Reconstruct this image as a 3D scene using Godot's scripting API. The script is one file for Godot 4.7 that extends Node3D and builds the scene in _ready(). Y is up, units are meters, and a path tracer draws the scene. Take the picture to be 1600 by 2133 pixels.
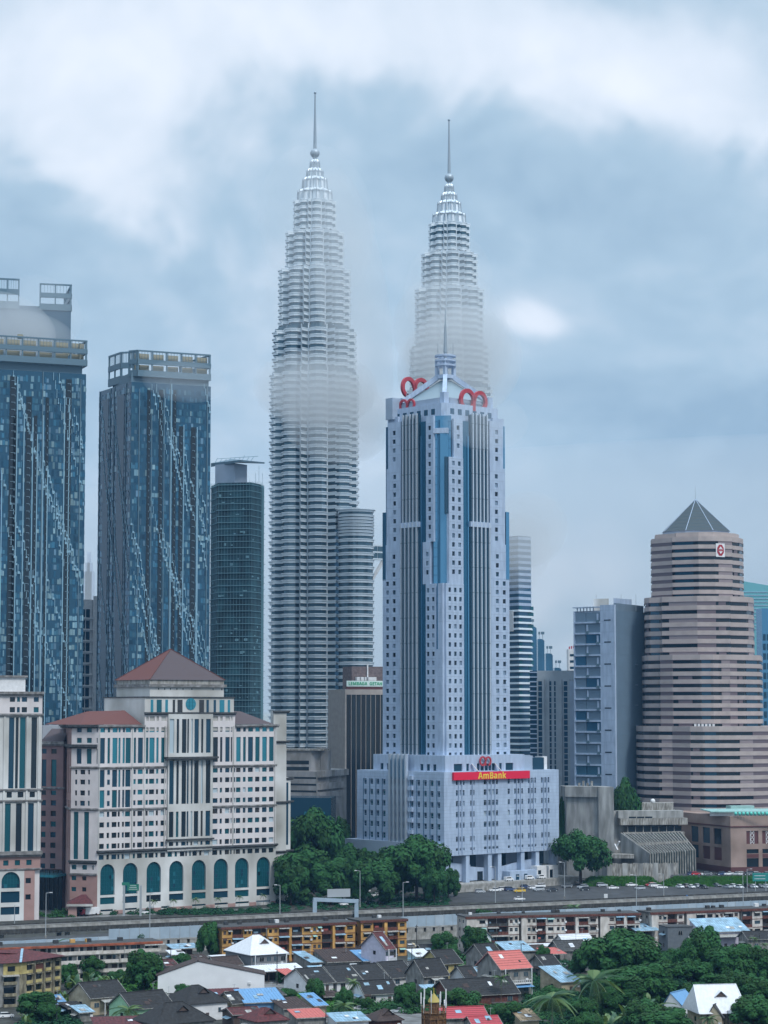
extends Node3D

# ------------------------------------------------------------------ helpers
const UP:=Vector3.UP
var rng:=RandomNumberGenerator.new()
var M:={}
var taken:={}
var counts:={}
var unit_box:=BoxMesh.new()

class MB:
	var v:=PackedVector3Array()
	var n:=PackedVector3Array()
	var c:=PackedColorArray()
	var tint:=Color.WHITE
	var tinted:=false

	func tri(a: Vector3,b: Vector3,d: Vector3) -> void:
		var m:=(b - a).cross(d - a).normalized()
		v.append(a); v.append(d); v.append(b)
		n.append(m); n.append(m); n.append(m)
		if tinted:
			c.append(tint); c.append(tint); c.append(tint)

	func quad(a: Vector3,b: Vector3,d: Vector3,e: Vector3) -> void:
		tri(a,b,d)
		tri(a,d,e)

	func hex(p: Array) -> void:
		quad(p[0],p[1],p[5],p[4]); quad(p[1],p[2],p[6],p[5]); quad(p[2],p[3],p[7],p[6]); quad(p[3],p[0],p[4],p[7])
		quad(p[4],p[5],p[6],p[7]); quad(p[3],p[2],p[1],p[0])

	func box(at: Vector3,s: Vector3,b:=Basis.IDENTITY) -> void:
		var p:=[]
		for y in [-0.5,0.5]:
			for k in [Vector2(-0.5,0.5),Vector2(0.5,0.5),Vector2(0.5,-0.5),Vector2(-0.5,-0.5)]:
				p.append(at+b*Vector3(k.x*s.x,y*s.y,k.y*s.z))
		hex(p)

	func bar(a: Vector3,b: Vector3,w: float,h:=0.0) -> void:
		var f:=(b - a)
		var l:=f.length()
		if l < 0.0001:
			return
		f /= l
		var side:=f.cross(Vector3.UP if absf(f.y) < 0.95 else Vector3.RIGHT).normalized()
		var u:=side.cross(f)
		box((a+b)/2.0,Vector3(w,h if h > 0.0 else w,l),Basis(side,u,-f))

	func wall(a: Vector2,b: Vector2,y0: float,y1: float) -> void:
		quad(Vector3(a.x,y0,a.y),Vector3(b.x,y0,b.y),Vector3(b.x,y1,b.y),Vector3(a.x,y1,a.y))

	func cap(poly: PackedVector2Array,y: float,up:=true) -> void:
		var ix:=Geometry2D.triangulate_polygon(poly)
		for i in range(0,ix.size(),3):
			var a:=Vector3(poly[ix[i]].x,y,poly[ix[i]].y)
			var b:=Vector3(poly[ix[i+1]].x,y,poly[ix[i+1]].y)
			var d:=Vector3(poly[ix[i+2]].x,y,poly[ix[i+2]].y)
			if ((b - a).cross(d - a).y > 0.0) == up:
				tri(a,b,d)
			else:
				tri(a,d,b)

	func prism(poly: PackedVector2Array,y0: float,y1: float,bottom:=true) -> void:
		for i in poly.size():
			wall(poly[i],poly[(i+1) % poly.size()],y0,y1)
		cap(poly,y1)
		if bottom:
			cap(poly,y0,false)

	func cyl(a: Vector3,b: Vector3,r0: float,r1: float,k:=8,caps:=true) -> void:
		var f:=(b - a).normalized()
		var s:=f.cross(Vector3.UP if absf(f.y) < 0.95 else Vector3.RIGHT).normalized()
		var u:=s.cross(f)
		for i in k:
			var t0:=TAU*i/k
			var t1:=TAU*(i+1)/k
			var d0:=s*cos(t0)+u*sin(t0)
			var d1:=s*cos(t1)+u*sin(t1)
			var at:=v.size()
			quad(a+d1*r0,a+d0*r0,b+d0*r1,b+d1*r1)
			for j in range(at,v.size()):
				var m:=v[j] - a
				m -= f*m.dot(f)
				if m.length() > 0.0001:
					n[j]=m.normalized()
			if caps:
				tri(a,a+d0*r0,a+d1*r0)
				tri(b,b+d1*r1,b+d0*r1)

	func ball(at: Vector3,r: Vector3,k:=12,rings:=6) -> void:
		for j in rings:
			for i in k:
				var q:=[]
				for e in [[i,j],[i+1,j],[i+1,j+1],[i,j+1]]:
					var th: float=TAU*e[0]/k
					var ph: float=PI*(float(e[1])/rings - 0.5)
					q.append(Vector3(cos(ph)*cos(th),sin(ph),cos(ph)*sin(th)))
				var s0:=v.size()
				if j > 0:
					tri(at+q[1]*r,at+q[0]*r,at+q[3]*r)
				if j < rings - 1:
					tri(at+q[1]*r,at+q[3]*r,at+q[2]*r)
				for x in range(s0,v.size()):
					n[x]=((v[x] - at)/r).normalized()

func commit(mb: MB,off:=Vector3.ZERO) -> ArrayMesh:
	var m:=ArrayMesh.new()
	var a:=[]
	a.resize(Mesh.ARRAY_MAX)
	var vv:=mb.v
	if off != Vector3.ZERO:
		vv=Transform3D(Basis.IDENTITY,-off)*mb.v
	a[Mesh.ARRAY_VERTEX]=vv
	a[Mesh.ARRAY_NORMAL]=mb.n
	if mb.tinted:
		a[Mesh.ARRAY_COLOR]=mb.c
	m.add_surface_from_arrays(Mesh.PRIMITIVE_TRIANGLES,a)
	return m

func numbered(called: String) -> String:
	var k: int=taken.get(called,0)
	taken[called]=k+1
	return called if k == 0 else "%s_%03d" % [called,k]

func part_name(parent: Node,called: String) -> String:
	var d: Dictionary=counts.get_or_add(parent,{})
	var k: int=d.get(called,0)
	d[called]=k+1
	return called if k == 0 else "%s_%03d" % [called,k]

func thing(called: String,label: String,category: String,at:=Vector3.ZERO,group:="") -> Node3D:
	var o:=Node3D.new()
	o.name=numbered(called)
	add_child(o)
	o.position=at
	o.set_meta("label",label)
	o.set_meta("category",category)
	if group:
		o.set_meta("group",group)
	return o

func dup(root: Node3D,at: Vector3,turn:=0.0,label:="",scl:=Vector3.ONE) -> Node3D:
	var r: Node3D=root.duplicate()
	r.name=numbered(str(root.name).rstrip("0123456789").rstrip("_"))
	add_child(r)
	r.transform=Transform3D(Basis(UP,turn).scaled_local(scl),at)
	if label:
		r.set_meta("label",label)
	return r

func off_of(parent: Node) -> Vector3:
	var s:=Vector3.ZERO
	var q:=parent
	while q != self:
		s += q.position
		q=q.get_parent()
	return s

func obj(called: String,mb: MB,mat: Material,parent: Node,kind:="") -> MeshInstance3D:
	var o:=MeshInstance3D.new()
	o.mesh=commit(mb,off_of(parent) if parent != self else Vector3.ZERO)
	o.material_override=mat
	o.name=part_name(parent,called) if parent != self else numbered(called)
	if kind:
		o.set_meta("kind",kind)
	parent.add_child(o)
	return o

func piece(called: String,mesh: Mesh,mat: Material,parent: Node,t: Transform3D) -> MeshInstance3D:
	var o:=MeshInstance3D.new()
	o.mesh=mesh
	o.material_override=mat
	o.name=part_name(parent,called)
	parent.add_child(o)
	o.transform=t
	return o

func w3(p: Vector2,y: float) -> Vector3:
	return Vector3(p.x,y,p.y)

func out_of(a: Vector2,b: Vector2) -> Vector2:
	var u:=(b - a).normalized()
	return Vector2(-u.y,u.x)

# a box on a wall: u along it,y up,d0..d1 outwards from it
func wbox(mb: MB,a: Vector2,b: Vector2,u0: float,u1: float,y0: float,y1: float,d0: float,d1: float) -> void:
	var u:=(b - a).normalized()
	var n:=out_of(a,b)
	mb.box(w3(a+u*(u0+u1)/2.0+n*(d0+d1)/2.0,(y0+y1)/2.0),Vector3(u1 - u0,y1 - y0,d1 - d0),Basis(Vector3(u.x,0,u.y),UP,Vector3(n.x,0,n.y)))

# the same as a MeshInstance3D of its own that shares the unit box
func wpiece(called: String,parent: Node,mat: Material,a: Vector2,b: Vector2,u0: float,u1: float,y0: float,y1: float,d0: float,d1: float) -> MeshInstance3D:
	var u:=(b - a).normalized()
	var n:=out_of(a,b)
	var t:=Transform3D(Basis(Vector3(u.x,0,u.y)*(u1 - u0),UP*(y1 - y0),Vector3(n.x,0,n.y)*(d1 - d0)),w3(a+u*(u0+u1)/2.0+n*(d0+d1)/2.0,(y0+y1)/2.0) - off_of(parent))
	return piece(called,unit_box,mat,parent,t)

# a wall with holes: cols are spans along it in metres,rows are spans of height; returns the holes
func punched(mb: MB,a: Vector2,b: Vector2,y0: float,y1: float,cols: Array,rows: Array,dep: float) -> Array:
	var u:=(b - a).normalized()
	var l:=(b - a).length()
	var n:=out_of(a,b)
	var holes:=[]
	var y:=y0
	for r in rows:
		if r.x > y:
			mb.wall(a,b,y,r.x)
		var x:=0.0
		for k in cols:
			if k.x > x:
				mb.wall(a+u*x,a+u*k.x,r.x,r.y)
			var p: Vector2=a+u*k.x
			var q: Vector2=a+u*k.y
			var pi: Vector2=p - n*dep
			var qi: Vector2=q - n*dep
			mb.quad(w3(p,r.x),w3(pi,r.x),w3(pi,r.y),w3(p,r.y))
			mb.quad(w3(qi,r.x),w3(q,r.x),w3(q,r.y),w3(qi,r.y))
			mb.quad(w3(p,r.x),w3(q,r.x),w3(qi,r.x),w3(pi,r.x))
			mb.quad(w3(pi,r.y),w3(qi,r.y),w3(q,r.y),w3(p,r.y))
			holes.append([k.x,k.y,r.x,r.y])
			x=k.y
		if x < l - 0.001:
			mb.wall(a+u*x,b,r.x,r.y)
		y=r.y
	if y < y1:
		mb.wall(a,b,y,y1)
	return holes

func spans(from: float,step: float,count: int,size: float) -> Array:
	var r:=[]
	for i in count:
		r.append(Vector2(from+i*step,from+i*step+size))
	return r

func panes(holes: Array,parent: Node,mats: Array,a: Vector2,b: Vector2,dep: float,called:="window_pane") -> void:
	for h in holes:
		wpiece(called,parent,mats[rng.randi() % mats.size()],a,b,h[0],h[1],h[2],h[3],-dep - 0.06,-dep+0.02)

func panes_joined(mb: MB,holes: Array,a: Vector2,b: Vector2,dep: float,tones: Array) -> void:
	var u:=(b - a).normalized()
	var n:=out_of(a,b)
	mb.tinted=true
	for h in holes:
		mb.tint=tones[rng.randi() % tones.size()]
		var p: Vector2=a+u*float(h[0]) - n*(dep - 0.02)
		var q: Vector2=a+u*float(h[1]) - n*(dep - 0.02)
		mb.wall(p,q,h[2],h[3])

func ring_poly(poly: PackedVector2Array,d: float) -> PackedVector2Array:
	var r:=PackedVector2Array()
	var k:=poly.size()
	for i in k:
		var n0:=out_of(poly[(i+k - 1) % k],poly[i])
		var n1:=out_of(poly[i],poly[(i+1) % k])
		var m:=n0+n1
		var s:=m.length_squared()
		r.append(poly[i]+m*(2.0*d/s if s > 0.3 else d))
	return r

func poly_of(pts: Array) -> PackedVector2Array:
	return PackedVector2Array(pts)

func noise_tex(freq: float,lo: Color,hi: Color,seed_: int,oct:=4,kind:=FastNoiseLite.TYPE_SIMPLEX_SMOOTH,size:=256,stretch:=1.0) -> Texture2D:
	var f:=FastNoiseLite.new()
	f.noise_type=kind
	f.frequency=freq
	f.fractal_octaves=oct
	f.seed=seed_
	var t:=NoiseTexture2D.new()
	t.width=size
	t.height=size
	t.seamless=true
	t.seamless_blend_skirt=0.3
	t.noise=f
	var g:=Gradient.new()
	g.set_color(0,lo)
	g.set_color(1,hi)
	t.color_ramp=g
	return t

func lin(r: float,g: float,b: float) -> Color:
	return Color(r,g,b).linear_to_srgb()

func mat(c: Color,rough:=0.85,metal:=0.0,tex: Texture2D=null,scale:=Vector3.ONE*0.05) -> StandardMaterial3D:
	var m:=StandardMaterial3D.new()
	m.albedo_color=c.linear_to_srgb()
	m.roughness=rough
	m.metallic=metal
	if tex:
		m.albedo_texture=tex
		m.uv1_triplanar=true
		m.uv1_world_triplanar=true
		m.uv1_scale=scale
	return m

func vmat(rough:=0.85,metal:=0.0) -> StandardMaterial3D:
	var m:=StandardMaterial3D.new()
	m.vertex_color_use_as_albedo=true
	m.roughness=rough
	m.metallic=metal
	return m

func text_part(called: String,words: String,size: float,depth: float,mt: Material,parent: Node,t: Transform3D,bold:=true) -> MeshInstance3D:
	var tm:=TextMesh.new()
	var f:=SystemFont.new()
	f.font_names=PackedStringArray(["Droid Sans"])
	f.font_weight=700 if bold else 400
	tm.font=f
	tm.text=words
	tm.font_size=64
	tm.pixel_size=size/64.0
	tm.depth=depth
	return piece(called,tm,mt,parent,t)

# ------------------------------------------------------------------ scene
func _ready() -> void:
	rng.seed=20240611
	var cam:=Camera3D.new()
	cam.name="camera"
	cam.position=Vector3(0,82,0)
	cam.rotation_degrees=Vector3(5.047,0,0)
	cam.fov=25.34
	cam.near=1.0
	cam.far=20000.0
	add_child(cam)
	cam.current=true
	var we:=WorldEnvironment.new()
	we.name="world_environment"
	var env:=Environment.new()
	env.background_mode=Environment.BG_SKY
	env.sky=Sky.new()
	env.sky.sky_material=make_sky()
	env.background_energy_multiplier=1.0
	env.tonemap_mode=Environment.TONE_MAPPER_LINEAR
	env.tonemap_exposure=1.5
	env.sdfgi_enabled=true
	env.ssao_enabled=true
	env.ssil_enabled=true
	env.fog_enabled=true
	env.fog_density=0.00004
	env.fog_light_color=Color(0.55,0.78,1.0)
	env.volumetric_fog_enabled=true
	env.volumetric_fog_density=0.0
	we.environment=env
	add_child(we)
	var sun:=DirectionalLight3D.new()
	sun.name="sun"
	sun.light_energy=0.5
	sun.light_color=Color(1.0,0.985,0.965)
	sun.light_angular_distance=14.0
	sun.shadow_enabled=true
	sun.rotation_degrees=Vector3(-52,38,0)
	add_child(sun)
	make_materials()
	make_ground()
	make_expressway()
	make_skyline()
	make_lowrise()
	make_houses()
	make_plants()
	make_vehicles()
	make_street()
	make_clouds()

# the overcast sky: air and clouds by direction
const CLOUDS:=[[-8.45,15.98,3.99,2.29,0.85],[-8.94,14.23,2.05,1.33,0.45],[-6.88,13.04,1.57,1.33,0.55],[-5.68,11.86,0.85,0.72,0.35],[-4.83,16.33,2.78,1.45,0.60],[-2.90,17.03,2.66,0.97,0.60],[0.97,17.03,3.14,1.33,0.75],[4.23,16.45,2.42,1.33,0.60],[7.73,15.98,3.14,1.69,0.75],[9.30,14.58,1.45,0.85,0.50],[6.40,15.52,1.33,1.09,0.40],[-3.38,11.62,1.93,1.93,0.22],[-2.90,7.06,3.99,3.99,0.22],[-3.38,2.83,3.62,3.14,0.25],[-0.12,11.14,1.33,1.57,0.18],[4.11,10.18,0.75,0.51,0.75],[2.66,9.47,1.81,1.33,0.20],[4.35,3.07,2.90,1.81,0.42],[0.24,8.26,2.42,1.93,0.20],[6.40,7.06,4.59,1.81,-0.33],[8.45,6.09,2.42,1.45,-0.15],[-8.58,11.62,2.78,1.45,-0.16],[4.23,12.10,3.62,1.57,-0.10],[9.54,5.25,1.81,1.81,-0.10]]
var nz:=FastNoiseLite.new()
var nz2:=FastNoiseLite.new()

func sky_color(a: float,e: float) -> Vector3:
	var ra:=deg_to_rad(a)
	var re:=deg_to_rad(e)
	var d:=Vector3(sin(ra)*cos(re),sin(re)*1.25,-cos(ra)*cos(re))*60.0
	var warp:=Vector3(nz2.get_noise_3dv(d*0.8),nz2.get_noise_3dv(d*0.8+Vector3(90,0,0)),0.0)
	var n:=nz.get_noise_3dv(d+warp*7.0)
	var n2:=nz.get_noise_3dv(d*2.3+Vector3(40,9,0)+warp*8.0)
	var near:=clampf(1.0 - maxf(absf(a) - 11.0,absf(e - 8.0) - 16.0)/12.0,0.0,1.0)
	near=near*near*(3.0 - 2.0*near)
	var aw:=a+warp.x*1.1+n*0.75+n2*0.28
	var ew:=e+warp.y*1.1+n2*0.7+n*0.35
	var b:=0.0
	if near > 0.0:
		for k in CLOUDS:
			var q: float=pow((aw - k[0])/k[2],2.0)+pow((ew - k[1])/k[3],2.0)
			b += k[4]*exp(-q)
	var far:=0.34+n*0.55+n2*0.2
	var n3:=nz.get_noise_3dv(d*5.1+Vector3(7,80,3)+warp*10.0)
	b += n*0.26+n2*0.24+n3*0.12
	b=lerpf(far,lerpf(b,smoothstep(0.12,0.72,b)*0.9,0.55 if b > 0.0 else 0.0)+(n2+n3)*0.13,near)
	b=clampf(b,-0.45,1.15)
	var blue:=Vector3(0.295,0.405,0.51)
	var white:=Vector3(0.555,0.61,0.69)
	var dark:=Vector3(0.155,0.255,0.37)
	var col:=blue.lerp(white,clampf(b,0.0,1.15)) if b > 0.0 else blue.lerp(dark,-b)
	return col*lerpf(1.0,2.8,smoothstep(22.0,75.0,e))

func make_sky() -> PanoramaSkyMaterial:
	nz.noise_type=FastNoiseLite.TYPE_SIMPLEX_SMOOTH
	nz.frequency=0.11
	nz.fractal_octaves=6
	nz.fractal_gain=0.52
	nz.seed=5
	nz2.noise_type=FastNoiseLite.TYPE_SIMPLEX_SMOOTH
	nz2.frequency=0.07
	nz2.fractal_octaves=3
	nz2.seed=9
	var big:=sky_part(512,256,0,0,512,256)
	big.resize(4096,2048,Image.INTERPOLATE_CUBIC)
	var fine:=sky_part(4096,2048,-208,560,416,480)
	big.blit_rect(fine,Rect2i(208,0,208,480),Vector2i(0,560))
	big.blit_rect(fine,Rect2i(0,0,208,480),Vector2i(3888,560))
	var p:=PanoramaSkyMaterial.new()
	p.panorama=ImageTexture.create_from_image(big)
	return p

func sky_part(w: int,h: int,x0: int,y0: int,cw: int,ch: int) -> Image:
	var f:=PackedFloat32Array()
	f.resize(cw*ch*3)
	var at:=0
	for y in ch:
		var e:=90.0 - 180.0*(y0+y+0.5)/h
		for x in cw:
			var a:=wrapf(360.0*(x0+x+0.5)/w,-180.0,180.0)
			var c:=sky_color(a,maxf(e,-1.0)) if e > -12.0 else Vector3(0.3,0.36,0.4)
			f[at]=c.x
			f[at+1]=c.y
			f[at+2]=c.z
			at += 3
	return Image.create_from_data(cw,ch,false,Image.FORMAT_RGBF,f.to_byte_array())

func make_materials() -> void:
	var clad:=noise_tex(0.03,Color(0.8,0.81,0.83),Color(1,1,1),61,5)
	var soft:=noise_tex(0.02,Color(0.86,0.86,0.86),Color(1,1,1),3)
	var stain:=noise_tex(0.012,Color(0.62,0.61,0.58),Color(1,1,1),4,5)
	var grime:=noise_tex(0.03,Color(0.42,0.4,0.37),Color(1,1,1),6,5)
	var fine:=noise_tex(0.15,Color(0.75,0.75,0.75),Color(1,1,1),8,3)
	var streak:=Vector3(0.35,0.03,0.35)

	M.panel=mat(Color(0.46,0.565,0.71),0.55,0.05,clad,Vector3(0.07,0.012,0.07))
	M.panel_dim=mat(Color(0.35,0.43,0.54),0.6,0.05,soft,Vector3.ONE*0.02)
	M.silver=mat(Color(0.62,0.68,0.74),0.3,0.6)
	M.steel=mat(Color(0.72,0.79,0.84),0.42,0.3)
	M.twin_glass=mat(Color(0.075,0.14,0.18),0.2,0.5)
	M.steel_dim=mat(Color(0.33,0.39,0.44),0.4,0.45)
	M.mast=mat(Color(0.30,0.36,0.41),0.45,0.3)
	M.glass=mat(Color(0.045,0.12,0.19),0.12,0.55)
	M.glass_blue=mat(Color(0.10,0.27,0.42),0.12,0.7)
	M.glass_deep=mat(Color(0.015,0.06,0.10),0.12,0.3)
	M.glass_teal=mat(Color(0.012,0.105,0.135),0.12,0.35)
	M.glass_teal_light=mat(Color(0.04,0.25,0.32),0.1,0.5)
	M.glass_strip=mat(Color(0.025,0.125,0.21),0.14,0.55)
	M.tower_deep=mat(Color(0.012,0.055,0.095),0.25,0.3)
	M.ledge=mat(Color(0.13,0.22,0.28),0.6)
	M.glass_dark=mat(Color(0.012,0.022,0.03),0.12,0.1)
	M.glass_brown=mat(Color(0.035,0.035,0.035),0.15,0.1)
	M.blind=mat(Color(0.38,0.47,0.52),0.6)
	M.glass_v=vmat(0.14,0.4)
	M.matte_v=vmat(0.8,0.0)
	M.tower_dark=mat(Color(0.025,0.085,0.14),0.25,0.35)
	M.tower_frame=mat(Color(0.10,0.17,0.22),0.5,0.2)
	M.pale_strip=mat(Color(0.22,0.38,0.48),0.5,0.0)
	M.louvre=mat(Color(0.42,0.40,0.30),0.7,0.0,fine,Vector3.ONE*0.2)
	M.net=mat(Color(0.035,0.125,0.16),0.9,0.0,noise_tex(0.02,Color(0.35,0.35,0.38),Color(1,1,1),31,4),Vector3(0.02,0.012,0.02))
	M.scaffold=mat(Color(0.16,0.31,0.37),0.7,0.2)
	M.pink=mat(Color(0.45,0.385,0.365),0.7,0.0,soft,Vector3.ONE*0.03)
	M.pink_low=mat(Color(0.47,0.35,0.31),0.75,0.0,stain,Vector3.ONE*0.015)
	M.maroon=mat(Color(0.10,0.035,0.035),0.6)
	M.roof_green=mat(Color(0.32,0.56,0.53),0.5,0.0,soft,Vector3.ONE*0.05)
	M.cream=mat(Color(0.74,0.75,0.75),0.8,0.0,stain,Vector3(0.02,0.008,0.02))
	M.cream_pink=mat(Color(0.69,0.65,0.65),0.8,0.0,soft,Vector3(0.03,0.02,0.03))
	M.terracotta=mat(Color(0.40,0.25,0.225),0.8,0.0,soft,Vector3.ONE*0.03)
	M.brown_pink=mat(Color(0.27,0.17,0.17),0.8,0.0,soft,Vector3.ONE*0.03)
	M.cornice=mat(Color(0.40,0.40,0.41),0.8,0.0,grime,Vector3.ONE*0.05)
	M.cornice_dark=mat(Color(0.10,0.11,0.12),0.8,0.0,grime,Vector3.ONE*0.08)
	M.roof_red=mat(Color(0.15,0.05,0.04),0.8,0.0,fine,Vector3.ONE*0.12)
	M.roof_dull=mat(Color(0.10,0.075,0.08),0.85,0.0,fine,Vector3.ONE*0.12)
	M.parapet=mat(Color(0.44,0.44,0.43),0.9,0.0,stain,Vector3(0.2,0.1,0.2))
	M.concrete=mat(Color(0.50,0.51,0.505),0.9,0.0,noise_tex(0.016,Color(0.52,0.52,0.51),Color(1,1,1),12,5),Vector3(0.06,0.012,0.06))
	M.concrete_light=mat(Color(0.52,0.52,0.50),0.9,0.0,grime,Vector3(0.1,0.02,0.1))
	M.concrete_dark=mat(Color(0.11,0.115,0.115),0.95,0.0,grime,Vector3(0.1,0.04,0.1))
	M.beige=mat(Color(0.40,0.36,0.33),0.8,0.0,soft,Vector3.ONE*0.05)
	M.garage=mat(Color(0.36,0.36,0.37),0.85,0.0,stain,Vector3(0.05,0.02,0.05))
	M.grey_tower=mat(Color(0.36,0.41,0.45),0.8,0.0,soft,Vector3.ONE*0.02)
	M.white=mat(Color(0.74,0.75,0.76),0.75,0.0,soft,Vector3.ONE*0.1)
	M.white_flat=mat(Color(0.75,0.76,0.78),0.7,0.0,noise_tex(0.01,Color(0.93,0.93,0.93),Color(1,1,1),77),Vector3.ONE*0.05)
	M.red_sign=mat(Color(0.66,0.006,0.045),0.8)
	M.red_logo=mat(Color(0.38,0.04,0.055),0.5)
	M.yellow=mat(Color(0.75,0.52,0.05),0.5)
	M.green_letter=mat(Color(0.03,0.36,0.18),0.6)
	M.green_sign=mat(Color(0.012,0.16,0.11),0.6)

	M.earth=mat(Color(0.06,0.065,0.055),0.95,0.0,grime,Vector3.ONE*0.03)
	M.asphalt=mat(Color(0.06,0.064,0.07),0.9,0.0,stain,Vector3.ONE*0.04)
	M.lane=mat(Color(0.22,0.225,0.23),0.9,0.0,stain,Vector3.ONE*0.06)
	M.paint=mat(Color(0.6,0.6,0.58),0.8)
	M.grass=mat(Color(0.035,0.12,0.028),0.95,0.0,grime,Vector3.ONE*0.1)
	M.barrier=mat(Color(0.36,0.46,0.55),0.5,0.05,soft,Vector3.ONE*0.05)
	M.barrier_pale=mat(Color(0.43,0.52,0.60),0.5,0.05,soft,Vector3.ONE*0.05)

	M.ochre=mat(Color(0.74,0.42,0.13),0.85,0.0,stain,Vector3(0.1,0.04,0.1))
	M.flat_white=mat(Color(0.74,0.715,0.69),0.85,0.0,noise_tex(0.02,Color(0.7,0.68,0.65),Color(1,1,1),21,5),Vector3(0.1,0.03,0.1))
	M.brick_red=mat(Color(0.22,0.075,0.055),0.85,0.0,grime,Vector3.ONE*0.15)
	M.orange_trim=mat(Color(0.42,0.11,0.05),0.8,0.0,stain,Vector3.ONE*0.1)
	M.roof_black=mat(Color(0.034,0.036,0.04),0.9,0.0,grime,Vector3.ONE*0.12)
	M.roof_grey=mat(Color(0.09,0.095,0.1),0.9,0.0,grime,Vector3.ONE*0.12)
	M.roof_brown=mat(Color(0.085,0.055,0.05),0.9,0.0,grime,Vector3.ONE*0.12)
	M.roof_maroon=mat(Color(0.16,0.03,0.035),0.8,0.0,grime,Vector3.ONE*0.12)
	M.roof_coral=mat(Color(0.52,0.13,0.11),0.7,0.0,soft,Vector3.ONE*0.15)
	M.roof_crimson=mat(Color(0.42,0.045,0.06),0.7,0.0,soft,Vector3.ONE*0.15)
	M.roof_blue=mat(Color(0.13,0.30,0.52),0.55,0.0,soft,Vector3.ONE*0.15)
	M.roof_sky=mat(Color(0.33,0.53,0.70),0.55,0.0,stain,Vector3.ONE*0.1)
	M.roof_white=mat(Color(0.68,0.70,0.73),0.6,0.0,soft,Vector3.ONE*0.15)
	M.roof_tan=mat(Color(0.36,0.27,0.17),0.8,0.0,stain,Vector3.ONE*0.15)
	M.plaster_cream=mat(Color(0.60,0.52,0.38),0.85,0.0,stain,Vector3.ONE*0.12)
	M.plaster_yellow=mat(Color(0.62,0.52,0.22),0.85,0.0,stain,Vector3.ONE*0.12)
	M.plaster_stained=mat(Color(0.46,0.42,0.30),0.9,0.0,noise_tex(0.02,Color(0.28,0.27,0.25),Color(1,1,1),23,5),Vector3(0.14,0.05,0.14))
	M.plaster_green=mat(Color(0.38,0.66,0.42),0.85,0.0,soft,Vector3.ONE*0.12)
	M.plaster_grey=mat(Color(0.36,0.36,0.345),0.9,0.0,noise_tex(0.018,Color(0.45,0.45,0.44),Color(1,1,1),25,5),Vector3(0.12,0.05,0.12))
	M.plaster_teal=mat(Color(0.50,0.66,0.66),0.85,0.0,soft,Vector3.ONE*0.12)
	M.plaster_lilac=mat(Color(0.60,0.58,0.70),0.85,0.0,soft,Vector3.ONE*0.12)
	M.plaster_slate=mat(Color(0.13,0.15,0.17),0.85,0.0,soft,Vector3.ONE*0.12)
	M.plaster_villa=mat(Color(0.17,0.18,0.20),0.85,0.0,soft,Vector3.ONE*0.12)
	M.rust=mat(Color(0.30,0.17,0.07),0.9,0.0,noise_tex(0.03,Color(0.35,0.25,0.18),Color(1,1,1),27,5),Vector3(0.3,0.1,0.3))
	M.wood=mat(Color(0.07,0.05,0.045),0.8)
	M.window=mat(Color(0.014,0.018,0.022),0.2,0.1)
	M.window_blue=mat(Color(0.06,0.10,0.13),0.2,0.2)
	M.awning=mat(Color(0.55,0.56,0.55),0.7,0.0,grime,Vector3.ONE*0.2)
	M.pole=mat(Color(0.35,0.38,0.40),0.6,0.2)
	M.pole_dark=mat(Color(0.035,0.038,0.042),0.8)
	M.tyre=mat(Color(0.02,0.02,0.02),0.9)
	M.trunk=mat(Color(0.10,0.075,0.055),0.95,0.0,grime,Vector3.ONE*0.5)
	M.trunk_pale=mat(Color(0.22,0.20,0.17),0.95,0.0,grime,Vector3.ONE*0.5)

# ------------------------------------------------------------------ skyline
func make_skyline() -> void:
	twin_towers()
	bank_tower()
	bank_podium()
	dark_towers()
	netted_tower()
	arch_building()
	left_arch_building()
	black_tower()
	grey_lowblock()
	hotel_tower()
	far_blocks()
	grey_stripe_block()
	pale_tower()
	pink_tower()
	concrete_hall()
	pink_lowblock()

func star_poly(r: float) -> PackedVector2Array:
	var out:=PackedVector2Array()
	var turn:=deg_to_rad(14.9+90.0)
	var inner:=r*cos(PI/4)/cos(PI/8)
	var lobe:=r*0.215
	for k in 8:
		var a:=turn - TAU*k/8.0
		out.append(Vector2(cos(a),sin(a))*r)
		var b:=a - TAU/16.0
		var c:=Vector2(cos(b),sin(b))*inner
		for j in 6:
			var g:=b+deg_to_rad(98.0) - deg_to_rad(196.0)*j/5.0
			out.append(c+Vector2(cos(g),sin(g))*lobe)
	return out

func circle_poly(r: float,k: int) -> PackedVector2Array:
	var out:=PackedVector2Array()
	for i in k:
		var a:=-TAU*i/k
		out.append(Vector2(cos(a),sin(a))*r)
	return out

func shrunk(p: PackedVector2Array,s: float) -> PackedVector2Array:
	var r:=PackedVector2Array()
	for q in p:
		r.append(q*s)
	return r

func frustum(mb: MB,p: PackedVector2Array,y0: float,s0: float,y1: float,s1: float) -> void:
	for i in p.size():
		var a:=p[i]
		var b:=p[(i+1) % p.size()]
		mb.quad(w3(a*s0,y0),w3(b*s0,y0),w3(b*s1,y1),w3(a*s1,y1))

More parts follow.
